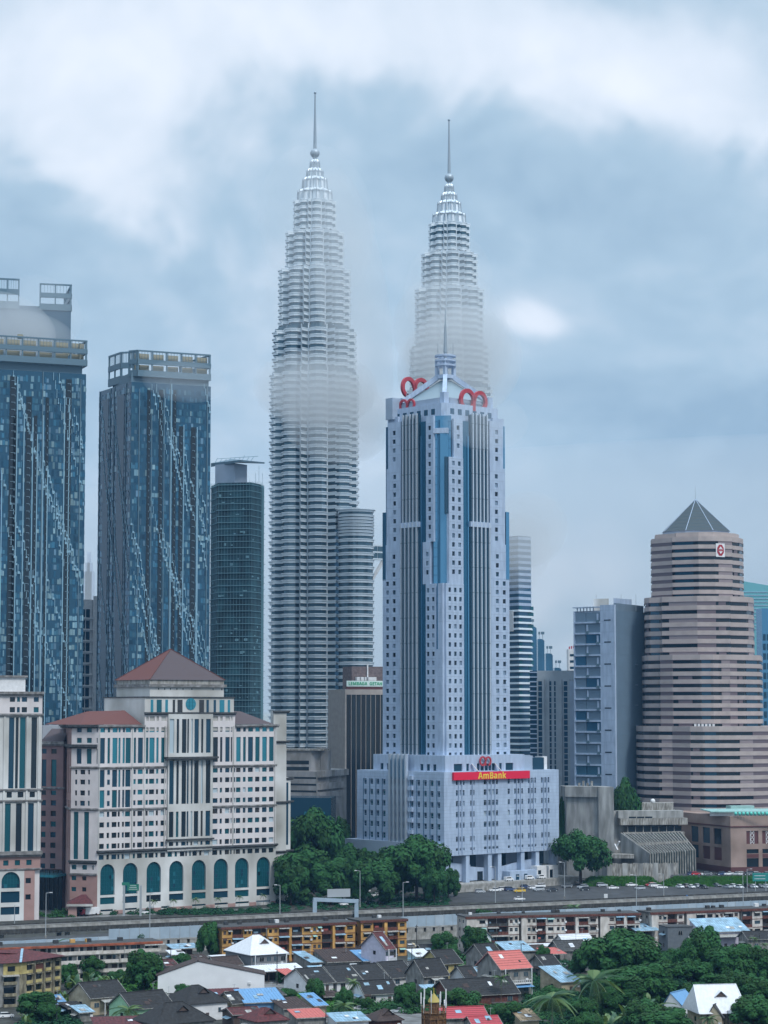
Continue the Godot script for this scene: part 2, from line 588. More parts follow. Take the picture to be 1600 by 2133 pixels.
func ledge(p: PackedVector2Array,h: float,over: float) -> ArrayMesh:
	var mb:=MB.new()
	var o:=shrunk(p,over)
	var q:=shrunk(p,1.004)
	var k:=p.size()
	for i in k:
		var j:=(i+1) % k
		mb.quad(w3(q[i],0.0),w3(q[j],0.0),w3(q[j],h),w3(q[i],h))
		mb.quad(w3(o[i],h*0.82),w3(o[j],h*0.82),w3(o[j],h*1.02),w3(o[i],h*1.02))
		mb.quad(w3(q[i],h*0.7),w3(q[j],h*0.7),w3(o[j],h*0.82),w3(o[i],h*0.82))
		mb.quad(w3(o[i],h*1.02),w3(o[j],h*1.02),w3(q[j]*0.97,h*1.1),w3(q[i]*0.97,h*1.1))
	return commit(mb)

func spired_tower(at: Vector3,label: String) -> Node3D:
	var t:=thing("twin_tower",label,"skyscraper",at,"pair of spired twin towers")
	var base:=star_poly(1.0)

	var tiers:=[[0.0,286.0,27.2],[286.0,312.0,25.6],[312.0,347.0,22.2],[347.0,370.5,18.0],[370.5,388.8,13.3]]
	for k in tiers.size():
		var y0: float=tiers[k][0]
		var y1: float=tiers[k][1]
		var p:=shrunk(base,tiers[k][2])
		var mb:=MB.new()
		for i in p.size():
			mb.wall(p[i]*0.965,p[(i+1) % p.size()]*0.965,y0,y1)
		mb.cap(shrunk(p,0.965),y1)
		obj("glass_core",shift(mb,at),M.twin_glass,t)
		var m:=ledge(p,1.85,1.035)
		var y:=y0
		while y < y1 - 2.0:
			piece("floor_band",m,M.steel,t,Transform3D(Basis.IDENTITY,Vector3(0,y+2.2,0)))
			y += 4.0
		for j in 8:
			for e in [1,6]:
				var cm:=MB.new()
				var q:=p[j*7+e]*1.005
				cm.cyl(w3(q,y0),w3(q,y1+1.2),0.45,0.45,6)
				obj("fold_column",shift(cm,at),M.steel,t)

	for e in [[388.8,10.6,396.3,9.9],[397.6,7.7,403.8,7.0],[404.8,5.2,409.2,4.7],[410.0,3.2,414.6,2.7]]:
		var mb:=MB.new()
		frustum(mb,base,e[0] - 1.5,e[1],e[2],e[3])
		frustum(mb,base,e[2],e[3]*1.1,e[2]+0.7,e[3]*1.1)
		frustum(mb,base,e[2]+0.7,e[3]*1.1,e[2]+2.4,e[3]*0.74)
		mb.cap(shrunk(base,e[3]*0.74),e[2]+2.4)
		obj("crown_drum",shift(mb,at),M.steel,t)
		for j in 16:
			var rb:=MB.new()
			var a:=TAU*j/16.0+0.26
			var d:=Vector2(cos(a),sin(a))
			rb.bar(w3(d*e[1]*1.03,e[0] - 1.0),w3(d*e[3]*1.06,e[2]+1.2),0.5)
			obj("crown_rib",shift(rb,at),M.steel_dim,t)
	var pin:=MB.new()
	pin.cyl(Vector3(0,413,0),Vector3(0,420,0),1.7,1.1,12)
	obj("spire_neck",shift(pin,at),M.mast,t)
	var bl:=MB.new()
	bl.ball(Vector3(0,421.0,0),Vector3(2.95,2.95,2.95),16,10)
	obj("spire_ball",shift(bl,at),M.mast,t)
	var sp:=MB.new()
	sp.cyl(Vector3(0,422,0),Vector3(0,458.6,0),1.1,0.42,10)
	obj("spire",shift(sp,at),M.mast,t)
	var tip:=MB.new()
	tip.ball(Vector3(0,458.6,0),Vector3(0.85,0.85,0.85),10,6)
	obj("spire_tip",shift(tip,at),M.mast,t)
	return t

func twin_towers() -> void:
	spired_tower(Vector3(-41.98,0,-1360),"spired twin tower nearer the dark glass towers, shown full height with a round annex")
	spired_tower(Vector3(41.41,0,-1424),"spired twin tower rising out of cloud behind the pale bank tower")

	var at:=Vector3(-16.58,0,-1338)
	var t:=thing("round_annex_tower","shorter round drum tower with ringed top against the nearer twin tower","skyscraper",at)
	var p:=circle_poly(10.6,40)
	var mb:=MB.new()
	for i in 40:
		mb.wall(p[i]*0.95,p[(i+1) % 40]*0.95,0,200.0)
	mb.cap(shrunk(p,0.95),200.0)
	obj("glass_core",shift(mb,at),M.twin_glass,t)
	var m:=ledge(p,1.7,1.05)
	var y:=0.0
	while y < 184.0:
		piece("floor_band",m,M.steel,t,Transform3D(Basis.IDENTITY,Vector3(0,y+2.0,0)))
		y += 4.0
	var ring:=ledge(p,1.15,1.04)
	for k in 7:
		piece("crown_ring",ring,M.steel,t,Transform3D(Basis.IDENTITY,Vector3(0,185.5+k*1.9,0)))
	piece("roof_ring",ledge(p,1.6,1.1),M.steel,t,Transform3D(Basis.IDENTITY,Vector3(0,199.6,0)))

	var lm:=MB.new()
	lm.box(Vector3(-8.5,95,-9),Vector3(10,190,12))
	obj("link_wall",shift(lm,at),M.glass,t)
	y=0.0
	while y < 188.0:
		var bb:=MB.new()
		bb.box(Vector3(-8.5,y+3.2,-9),Vector3(11,1.4,13))
		obj("link_band",shift(bb,at),M.steel_dim,t)
		y += 4.0

	var a:=Vector2(-41.98,-1360)
	var b:=Vector2(41.41,-1424)
	var u:=(b - a).normalized()
	var s:=thing("skybridge","two storey glazed bridge with slanting legs between the twin towers","bridge",w3((a+b)/2,0))
	var p0:=a+u*24.0
	var p1:=b - u*24.0
	var L:=(p1 - p0).length()
	var gb:=MB.new()
	wbox(gb,p0,p1,0,L,176.2,183.6,-3.0,0.0)
	obj("glazed_deck",gb,M.twin_glass,s)
	for e in [175.4,179.6,183.6]:
		wpiece("deck_band",s,M.steel,p0,p1,0,L,e,e+0.9,-3.2,0.25)
	for k in 13:
		wpiece("mullion",s,M.steel_dim,p0,p1,L*k/12.0 - 0.2,L*k/12.0+0.2,176.3,183.6,-0.1,0.2)
	for q in [p0,p1]:
		var lb:=MB.new()
		lb.bar(w3((p0+p1)/2.0,175.4),w3(q,136.0),1.7)
		obj("bridge_leg",lb,M.white,s)

func shift(mb: MB,d: Vector3) -> MB:
	mb.v=Transform3D(Basis.IDENTITY,d)*mb.v
	return mb

const BANK_TURN:=42.0
var bank_o:=Vector2(27.82,-1060)
var bank_r:=Vector2(cos(deg_to_rad(BANK_TURN)),-sin(deg_to_rad(BANK_TURN)))
var bank_l:=Vector2(-sin(deg_to_rad(BANK_TURN)),-cos(deg_to_rad(BANK_TURN)))

func bp(x: float,z: float) -> Vector2:
	return bank_o+bank_r*x+bank_l*z

# a closed ring of the red mark: arc of a flat band from angle a0 to a1
func arc_band(mb: MB,c: Vector3,ux: Vector3,n: Vector3,r: float,w: float,a0: float,a1: float,th: float,sq:=1.0) -> void:
	var k:=int(ceil(absf(a1 - a0)/15.0))
	for i in k:
		var p:=[]
		for e in [a0+(a1 - a0)*i/k,a0+(a1 - a0)*(i+1)/k]:
			var d: Vector3=ux*cos(deg_to_rad(e))*sq+UP*sin(deg_to_rad(e))
			p.append(c+d*(r - w/2.0))
			p.append(c+d*(r+w/2.0))
		var f:=n*th
		mb.quad(p[0]+f,p[1]+f,p[3]+f,p[2]+f)
		mb.quad(p[1],p[0],p[2],p[3])
		mb.quad(p[1]+f,p[1],p[3],p[3]+f)
		mb.quad(p[0],p[0]+f,p[2]+f,p[2])

func red_mark(parent: Node3D,c: Vector3,ux: Vector3,r: float,n: Vector3,flip:=false) -> void:
	var s:=-1.0 if flip else 1.0
	var w:=r*0.42
	var mb:=MB.new()
	arc_band(mb,c - ux*r*0.98*s,ux,n,r,w,0,360,r*0.3,0.92)
	mb.box(c - ux*r*0.10*s - UP*r*0.55+n*r*0.15,Vector3(w,r*1.1,r*0.32),Basis(ux,UP,n))
	obj("logo_loop",mb,M.red_logo,parent)
	var m2:=MB.new()
	if flip:
		arc_band(m2,c+ux*r*0.86*s,ux,n,r*0.93,w,0,270,r*0.3,0.9)
	else:
		arc_band(m2,c+ux*r*0.86*s,ux,n,r*0.93,w,180,-90,r*0.3,0.9)
	obj("logo_hook",m2,M.red_logo,parent)

# a fluted band: silver fins before dark glass
func fins(t: Node3D,a: Vector2,b: Vector2,u0: float,u1: float,y0: float,y1: float,count: int,proud: float) -> void:
	wpiece("recessed_glass",t,M.glass_deep,a,b,u0,u1,y0,y1,-1.0,proud - 0.9)
	for k in count:
		var u:=u0+(u1 - u0)*(k+0.5)/count
		wpiece("vertical_fin",t,M.silver,a,b,u - 0.33,u+0.33,y0,y1+0.8,proud - 0.9,proud)
		var bd:=MB.new()
		var y:=y0+12.0
		while y < y1:
			wbox(bd,a,b,u - 0.36,u+0.36,y,y+0.35,proud - 0.9,proud+0.06)
			y += 12.0
		obj("fin_joints",bd,M.steel_dim,t,"stuff")

func bank_tower() -> void:
	var t:=thing("bank_tower","pale blue grey office tower with silver fins, red rooftop logos and ringed mast","skyscraper",w3(bp(30,30),0))
	var H:=[60.0,143.0,161.0,179.0,213.0,229.0]
	var s0:=8.0
	var tones:=[Color(0.02,0.035,0.05),Color(0.03,0.05,0.065),Color(0.012,0.022,0.03),Color(0.14,0.20,0.26),Color(0.05,0.09,0.12),Color(0.24,0.32,0.40),Color(0.03,0.07,0.10)]
	var wins:=MB.new()

	var e:=51.0
	var core:=poly_of([bp(s0+3.5,s0+0.8),bp(e - 1.5,s0+0.8),bp(e - 0.8,s0+3),bp(e - 0.8,e - 1),bp(s0+0.8,e - 1.0),bp(s0+0.8,s0+3.5)])
	var cm:=MB.new()
	cm.prism(core,40.0,220.9)
	obj("glass_shaft",cm,M.glass_blue,t)
	for face in 2:
		var a: Vector2
		var b: Vector2
		if face == 0:
			a=bp(s0,s0); b=bp(e,s0)
		else:
			a=bp(s0,e); b=bp(s0,s0)
		var L:=(b - a).length()
		var at:=func(u0: float,u1: float) -> Array: return [u0,u1] if face == 0 else [L - u1,L - u0]

		var f: Array=at.call(16.2,29.8)
		fins(t,a,b,f[0],f[1],55.0,172.0,5,1.9)
		fins(t,a,b,f[0]+0.8,f[1] - 0.8,172.0,224.5,5,1.2)
		var fh:=MB.new()
		wbox(fh,a,b,f[0] - 0.3,f[1]+0.3,170.5,173.0,0.2,1.7)
		obj("fin_ledge",fh,M.panel,t)

		var g: Array=at.call(11.6,16.2)
		wpiece("dark_glass_strip",t,M.glass_strip,a,b,g[0],g[1],55.0,221.0,-0.6,0.1)
		g=at.call(15.0,16.0)
		wpiece("pale_glass_edge",t,M.glass_blue,a,b,g[0],g[1],58.0,214.0,0.1,0.5)

		var outer:=[[29.8,L - 0.6,40.0,146.0,0.9],[29.8,L - 2.0,146.0,163.0,0.7],[29.8,L - 3.0,163.0,200.0,0.6],[29.8,L - 4.0,200.0,222.5,0.5]]
		for q in outer:
			clad(t,wins,tones,a,b,at.call(q[0],q[1]),q[2],q[3],q[4],[[33.2,35.2],[38.0,40.0]] if q[3] < 150.0 or q[3] == 200.0 else [[33.6,35.6]],face,L)
		g=at.call(L - 2.6,L - 0.4)
		wpiece("corner_glass",t,M.glass_blue,a,b,g[0],g[1],146.0,179.0,-0.5,0.85)

		if face == 0:
			clad(t,wins,tones,a,b,[0.0,11.6],55.0,143.0,1.2,[[1.6,3.2],[5.2,6.8],[8.6,10.2]],0,L)
			clad(t,wins,tones,a,b,[2.2,11.6],143.0,203.0,1.0,[[4.2,6.0],[8.2,10.0]],0,L)
			clad(t,wins,tones,a,b,[5.6,11.6],203.0,221.5,0.8,[[7.6,9.4]],0,L)
			wpiece("corner_notch_glass",t,M.glass_deep,a,b,0.2,2.2,176.0,203.0,0.0,0.5)
		else:
			clad(t,wins,tones,a,b,[L - 11.6,L - 4.6],55.0,143.0,1.2,[[5.6,7.3],[9.2,10.9]],1,L)
			clad(t,wins,tones,a,b,[L - 3.2,L],55.0,143.0,1.2,[],1,L)
			wpiece("notch_infill",t,M.panel,a,b,L - 4.6,L - 3.2,55.0,112.0,0.7,1.15)
			wpiece("corner_notch_glass",t,M.glass_blue,a,b,L - 4.6,L - 3.2,55.0,143.0,0.0,0.7)
			clad(t,wins,tones,a,b,[L - 13.6,L - 8.6],143.0,163.0,1.2,[[9.6,11.4]],1,L)
			clad(t,wins,tones,a,b,[L - 11.6,L - 6.4],163.0,223.0,0.9,[[8.2,10.0]],1,L)
	wins.tinted=true
	obj("small_windows",wins,M.glass_v,t,"stuff")

	var ca:=bp(s0+0.2,s0+7.4)
	var cb:=bp(s0+4.8,s0+0.2)
	wpiece("corner_pane",t,M.glass_blue,ca,cb,0.0,(cb - ca).length(),143.0,223.0,-0.8,0.5)
	var yj:=147.0
	var jm:=MB.new()
	while yj < 222.0:
		wbox(jm,ca,cb,0.0,(cb - ca).length(),yj,yj+0.18,0.5,0.56)
		yj += 4.3
	obj("corner_pane_joints",jm,M.glass_deep,t,"stuff")
	var lg:=MB.new()
	wbox(lg,ca,cb,0.2,(cb - ca).length() - 1.0,214.5,217.0,0.4,1.6)
	obj("corner_ledge",lg,M.panel,t)

	var up:=MB.new()
	up.prism(poly_of([bp(s0+5,s0+3),bp(e - 4,s0+3),bp(e - 4,e - 4),bp(s0+3,e - 4),bp(s0+3,s0+5)]),221.0,229.5)
	obj("upper_storey",up,M.panel,t)
	for q in [[bp(s0+5,s0+3),bp(e - 4,s0+3)],[bp(s0+3,e - 4),bp(s0+3,s0+5)]]:
		var l: float=(q[1] - q[0]).length()
		for k in 6:
			var u:=2.0+k*(l - 4.0)/6.0
			wpiece("upper_window",t,M.glass,q[0],q[1],u,u+2.6,224.2,227.0,-0.2,0.04)
	var up2:=MB.new()
	up2.prism(poly_of([bp(s0+9,s0+5),bp(e - 7,s0+5),bp(e - 7,e - 7),bp(s0+5,e - 7),bp(s0+5,s0+9)]),229.5,232.5)
	obj("parapet",up2,M.panel_dim,t)

	var sh:=MB.new()
	sh.prism(poly_of([bp(e - 9,s0+1.5),bp(e - 1.5,s0+1.5),bp(e - 1.5,e - 2),bp(e - 9,e - 2)]),221.0,224.5)
	obj("right_shoulder",sh,M.panel,t)
	sh=MB.new()
	sh.prism(poly_of([bp(s0+1.5,e - 9),bp(e - 2,e - 9),bp(e - 2,e - 1.5),bp(s0+1.5,e - 1.5)]),221.0,225.5)
	obj("left_shoulder",sh,M.panel,t)

	var c:=bp(29.5,29.5)
	var rf:=MB.new()
	var rc:=[bp(s0+7,s0+7),bp(e - 7,s0+7),bp(e - 7,e - 7),bp(s0+7,e - 7)]
	var rd:=[c+(rc[0] - c)*0.12,c+(rc[1] - c)*0.12,c+(rc[2] - c)*0.12,c+(rc[3] - c)*0.12]
	for k in 4:
		rf.quad(w3(rc[k],232.4),w3(rc[(k+1) % 4],232.4),w3(rd[(k+1) % 4],243.6),w3(rd[k],243.6))
	rf.cap(poly_of(rd),243.6)
	obj("hipped_roof",rf,mat(Color(0.25,0.33,0.37),0.35,0.3),t)

	var tops:=[]
	for k in 4:
		var q: Vector2=c+(rc[k] - c).normalized()*4.0
		tops.append(q)
		var bm:=MB.new()
		var foot: Vector2=c+(rc[k] - c)*1.02
		bm.bar(w3(foot,233.2),w3(q,245.2),2.0,2.4)
		bm.box(w3(foot,231.0),Vector3(3.0,8.0,3.0),Basis(UP,deg_to_rad(BANK_TURN)))
		obj("roof_beam",bm,M.panel,t)
		var pm:=MB.new()
		pm.box(w3(q,249.6),Vector3(1.6,9.0,1.6),Basis(UP,deg_to_rad(BANK_TURN)))
		obj("lantern_post",pm,M.panel,t)
	var hb:=MB.new()
	for k in 4:
		hb.bar(w3(tops[k],245.4),w3(tops[(k+1) % 4],245.4),1.4,1.8)
	obj("lantern_base",hb,M.panel,t)
	for k in 3:
		var rg:=MB.new()
		var y:=250.2+k*2.35
		for i in 28:
			var p:=[]
			for j in [i,i+1]:
				var an: float=-TAU*j/28.0
				var d:=Vector2(cos(an),sin(an))
				for rr in [[4.2,0.0],[5.2,0.3],[5.2,1.1],[4.2,1.35]]:
					p.append(w3(c+d*rr[0],y+rr[1]))
			for s in 4:
				rg.quad(p[s],p[4+s],p[4+(s+1) % 4],p[(s+1) % 4])
		obj("lantern_ring",rg,M.panel,t)
	var ms:=MB.new()
	ms.cyl(w3(c,245.0),w3(c,257.5),0.9,0.85,10)
	ms.cyl(w3(c,257.5),w3(c,271.0),1.0,0.5,10)
	ms.cyl(w3(c,271.0),w3(c,279.0),0.3,0.16,8)
	obj("mast",ms,M.mast,t)
	for d in [Vector2(-3.7,0.6),Vector2(3.7,0.6)]:
		var am:=MB.new()
		am.cyl(w3(c+d,257.0),w3(c+d,262.0),0.16,0.1,6)
		obj("antenna",am,M.mast,t)

	var nr:=Vector3(bank_l.x,0,bank_l.y)*-1.0
	var nl:=Vector3(bank_r.x,0,bank_r.y)*-1.0
	var ur:=Vector3(bank_r.x,0,bank_r.y)
	var ul:=Vector3(bank_l.x,0,bank_l.y)*-1.0
	red_mark(t,w3(bp(s0+23.5,s0+4.4),232.0),ur,4.6,nr)
	red_mark(t,w3(bp(s0+5.0,e - 12.5),230.8),ul,2.8,nl)
	red_mark(t,w3(bp(27,e - 2.5),241.8),-ur,4.6,-nr)
	for q in [[bp(s0+18,s0+4.5),bp(s0+30,s0+4.5),226.8,231.0],[bp(s0+4.6,e - 18),bp(s0+4.6,e - 7),226.0,229.0],[bp(33,e - 2.8),bp(21,e - 2.8),225.5,238.5]]:
		var fm:=MB.new()
		for k in 6:
			var w: Vector2=q[0]+(q[1] - q[0])*k/5.0
			fm.bar(w3(w,q[2]),w3(w,q[3]),0.28)
		fm.bar(w3(q[0],q[3]),w3(q[1],q[3]),0.28)
		fm.bar(w3(q[0],(q[2]+q[3])/2),w3(q[1],(q[2]+q[3])/2),0.28)
		obj("logo_scaffold",fm,M.steel_dim,t)
	var bx:=MB.new()
	bx.box(w3(bp(s0+3,e - 4.5),229.5),Vector3(6.5,10.5,5),Basis(UP,deg_to_rad(BANK_TURN)))
	obj("plant_box",bx,M.panel_dim,t)

# a white clad bay with punched windows; spans of the windows are distances from the near corner
func clad(t: Node3D,wins: MB,tones: Array,a: Vector2,b: Vector2,uu: Array,y0: float,y1: float,proud: float,cols: Array,face: int,L: float) -> void:
	var u:=(b - a).normalized()
	var n:=out_of(a,b)
	var p:=a+u*float(uu[0])+n*proud
	var q:=a+u*float(uu[1])+n*proud
	var cc:=[]
	for k in cols:
		var lo: float=(k[0] if face == 0 else L - k[1]) - uu[0]
		var hi: float=(k[1] if face == 0 else L - k[0]) - uu[0]
		if lo > 0.3 and hi < (q - p).length() - 0.3:
			cc.append(Vector2(lo,hi))
	cc.sort_custom(func(x,y): return x.x < y.x)
	var rows:=[]
	var y:=57.2
	while y < y1 - 2.6:
		if y > y0+0.8:
			rows.append(Vector2(y,y+2.1))
		y += 4.3
	var mb:=MB.new()
	var holes: Array
	if cc.size():
		holes=punched(mb,p,q,y0,y1,cc,rows,0.5)
	else:
		mb.wall(p,q,y0,y1)
	mb.wall(p - n*(proud+0.6),p,y0,y1)
	mb.wall(q,q - n*(proud+0.6),y0,y1)
	mb.quad(w3(p,y1),w3(q,y1),w3(q - n*(proud+0.6),y1),w3(p - n*(proud+0.6),y1))
	obj("clad_bay",mb,M.panel,t)
	panes_joined(wins,holes,p,q,0.5,tones)
	var jm:=MB.new()
	for r in rows:
		wbox(jm,p,q,0.0,(q - p).length(),r.y+1.02,r.y+1.16,0.0,0.02)
	obj("panel_joints",jm,M.panel_dim,t,"stuff")

func bank_podium() -> void:
	var t:=thing("bank_podium","broad pale blue grey podium block below the bank tower, with a red sign","building",w3(bp(30,25),0))
	var y0:=16.2
	var y1:=54.8
	var body:=MB.new()
	var XR:=76.5
	var ZL:=61.0

	var gcols:=[]
	for px in [[7.51,8.84],[9.52,10.76],[11.84,13.08],[16.73,17.66],[18.38,19.57],[25.64,27.47],[28.30,30.07],[30.80,32.61],[33.28,35.13],[41.58,43.00],[45.94,47.07],[47.81,49.34],[50.61,51.91],[55.21,56.36],[57.05,58.49],[59.35,60.79],[64.26,65.42],[66.28,67.65],[68.61,69.97]]:
		gcols.append(Vector2(px[0],px[1]))
	var rows:=[]
	for y in [48.7,43.8,38.8,33.8,28.8,22.4]:
		rows.append(Vector2(y,y+2.5))
	rows.append(Vector2(18.4,19.7))
	rows.sort_custom(func(p,q): return p.x < q.x)
	var a:=bp(0,0)
	var b:=bp(XR,0)
	var holes:=punched(body,a,b,y0,y1,gcols,rows,0.7)

	var l0:=bp(0,ZL)
	var lcols:=[]
	for px in [[4.95,6.97],[9.46,11.53],[13.94,16.00],[18.40,20.44],[25.53,27.06],[28.24,29.92],[31.10,32.60],[33.78,35.45],[38.28,39.94],[42.59,44.57],[47.20,49.16],[51.65,53.73],[56.33,58.27]]:
		lcols.append(Vector2(px[0],px[1]))
	var lrows:=[]
	for y in [48.2,43.3,38.3,33.3,28.3,23.0]:
		lrows.append(Vector2(y,y+2.6))
	lrows.sort_custom(func(p,q): return p.x < q.x)
	var lholes:=punched(body,l0,a,y0,y1,lcols,lrows,0.7)
	body.wall(b,bp(XR,ZL),y0,y1)
	body.wall(bp(XR,ZL),l0,y0,y1)
	body.cap(poly_of([l0,a,b,bp(XR,ZL)]),y1)
	body.cap(poly_of([l0,a,b,bp(XR,ZL)]),y0,false)
	obj("podium_wall",body,M.panel,t)
	var wm:=[M.glass_dark,M.glass_dark,M.glass_dark,M.glass_deep,M.window_blue,M.blind]
	panes(holes,t,wm,a,b,0.7)
	panes(lholes,t,[M.glass,M.glass_deep,M.glass_teal],l0,a,0.7)

	for k in gcols.size() - 1:
		if gcols[k+1].x - gcols[k].y < 2.2:
			var u: float=(gcols[k+1].x+gcols[k].y)/2.0
			wpiece("window_fin",t,M.panel,a,b,u - 0.22,u+0.22,17.0,51.2,0.0,0.55)
	for c in lcols:
		wpiece("recess_channel",t,M.glass_blue,l0,a,c.x - 0.25,c.x - 0.02,21.8,51.0,0.0,0.25)

	var jm:=MB.new()
	var y:=y0+1.6
	while y < y1:
		wbox(jm,a,b,0.0,XR,y,y+0.12,0.0,0.015)
		wbox(jm,l0,a,0.0,ZL,y,y+0.12,0.0,0.015)
		y += 1.62
	obj("cladding_joints",jm,M.panel_dim,t,"stuff")

	var up:=MB.new()
	var ua:=bp(2.5,2.0)
	var ub:=bp(55.0,2.0)
	var ul:=bp(2.5,52.0)
	var uc:=[]
	for px in [[5.66,11.11],[13.73,15.48],[20.62,22.51],[23.01,25.23],[25.80,28.02],[28.40,30.24],[30.53,32.66],[35.45,37.15],[39.72,44.89]]:
		uc.append(Vector2(px[0],px[1]))
	var uh:=punched(up,ua,ub,y1,62.4,uc,[Vector2(y1+0.2,y1+3.6)],0.6)
	var ulc:=[]
	for k in [5.0,9.6,14.2,33.0,37.4,41.8]:
		ulc.append(Vector2(k,k+2.2))
	var ulh:=punched(up,ul,ua,y1,62.4,ulc,[Vector2(y1+0.4,y1+3.4)],0.6)
	up.wall(ub,bp(55,52),y1,62.4)
	up.wall(bp(55,52),ul,y1,62.4)
	up.cap(poly_of([ul,ua,ub,bp(55,52)]),62.4)
	obj("upper_wall",up,M.panel,t)
	panes(uh,t,[M.glass_deep],ua,ub,0.6,"upper_pane")
	panes(ulh,t,[M.glass_deep],ul,ua,0.6,"upper_pane")

	for k in 5:
		var u: float=24.52+k*2.8
		wpiece("vertical_fin",t,M.silver,l0,a,u,u+0.9,21.0,62.9,0.2,1.9)
		if k < 4:
			wpiece("fin_glass",t,M.glass_blue,l0,a,u+0.9,u+2.8,51.0,62.2,0.1,0.5)
	for r in lrows:
		wpiece("balcony",t,M.panel,l0,a,37.28,40.27,r.y+0.1,r.y+1.9,0.0,1.3)

	var u0: float=4.92
	var u1: float=55.21
	wpiece("sign_board",t,M.red_sign,a,b,u0,u1,51.0,54.6,0.3,1.4)
	var bas:=Basis(Vector3(bank_r.x,0,bank_r.y),UP,Vector3(-bank_l.x,0,-bank_l.y))
	var mid: Vector2=bp(29.75,-1.45)
	text_part("sign_lettering","AmBank",4.1,0.25,M.yellow,t,Transform3D(bas.scaled_local(Vector3(1.12,1,1)),w3(mid,52.72) - t.position))
	red_mark(t,w3(bp(27.85,1.2),59.5),Vector3(bank_r.x,0,bank_r.y),1.95,Vector3(-bank_l.x,0,-bank_l.y))
	for px in [20.61,35.80]:
		var br:=MB.new()
		br.bar(w3(bp(px - 1.2,1.6),58.4),w3(bp(px+1.0,-0.8),54.7),1.5,0.3)
		obj("sign_bracket",br,M.white,t)

	var bs:=Basis(UP,deg_to_rad(BANK_TURN))
	for q in [[60.0,7.0,6.5,8.0,M.panel_dim,"water_tank"],[67.0,7.0,8.0,7.0,M.tower_deep,"cooling_unit"],[72.6,8.0,3.2,7.5,M.white,"plant_cabinet"]]:
		var pm:=MB.new()
		pm.box(w3(bp(q[0],q[1]),y1+q[3]/2.0 - 0.6),Vector3(q[2],q[3] - 1.2,5.0),bs)
		obj(q[5],pm,q[4],t)

	var pl:=MB.new()
	pl.prism(poly_of([bp(-2.5,67),bp(-2.5,4.5),bp(-1.6,2.4),bp(2,1.4),bp(6,1.4),bp(6,67)]),14.6,21.8)
	obj("plinth",pl,M.panel_dim,t)
	var pe:=MB.new()
	pe.cyl(w3(bp(-0.6,3.4),14.5),w3(bp(-0.6,3.4),21.9),2.6,2.6,16)
	obj("plinth_drum",pe,M.panel,t)

	var bw:=MB.new()
	bw.prism(poly_of([bp(3,60),bp(3,9),bp(74,9),bp(74,60)]),3.4,16.4)
	obj("undercroft_wall",bw,M.panel_dim,t)
	for x in [1.2,15.5,30.0,36.5,52.0,62.0,74.0]:
		var co:=MB.new()
		co.box(w3(bp(x,2.0),9.8),Vector3(2.4,12.8,3.0),bs)
		obj("column",co,M.panel,t)
	for x in [6.0,21.0,41.0,56.0,67.0]:
		wpiece("dark_opening",t,M.glass_deep,bp(0,9),bp(76,9),x,x+8.0,9.4,15.8,-0.2,0.08)
	var rp:=MB.new()
	for q in [[3.0,20.0,13.2,11.4],[20.0,36.0,10.5,9.0],[38.0,50.0,9.2,11.0],[50.0,62.0,11.0,12.6]]:
		rp.hex([w3(bp(q[0],3.4),4.0),w3(bp(q[1],3.4),4.0),w3(bp(q[1],4.6),4.0),w3(bp(q[0],4.6),4.0),w3(bp(q[0],3.4),q[2]),w3(bp(q[1],3.4),q[3]),w3(bp(q[1],4.6),q[3]),w3(bp(q[0],4.6),q[2])])
	obj("ramp_wall",rp,M.panel,t)
	var sv:=MB.new()
	sv.box(w3(bp(51,-1.2),5.6),Vector3(24,4.2,5),bs)
	obj("service_block",sv,M.panel,t)
	for x in [60.5,68.5]:
		var cb:=MB.new()
		cb.box(w3(bp(x,-1.5),6.4),Vector3(6.4,5.8,4.6),bs)
		obj("white_bay",cb,M.white,t)
		wpiece("bay_door",t,M.glass_dark,bp(0,-3.82),bp(76,-3.82),x - 2.6,x - 0.6,3.6,7.4,0.0,0.06)
	for x in [43.0,48.5]:
		wpiece("service_door",t,M.tower_deep,bp(0,-3.72),bp(76,-3.72),x,x+2.2,3.6,6.2,0.0,0.06)
	wpiece("undercroft_door",t,M.glass_dark,bp(0,3.4),bp(76,3.4),24.5,28.0,3.6,8.0,0.0,0.1)

	var tr:=MB.new()
	tr.prism(poly_of([bp(-14,70),bp(-14,-7.5),bp(84,-7.5),bp(84,70)]),0.0,3.5)
	var tt:=obj("terrace",tr,M.parapet,self)
	tt.set_meta("kind","structure")
	tt.set_meta("label","raised concrete terrace below the pale podium block")

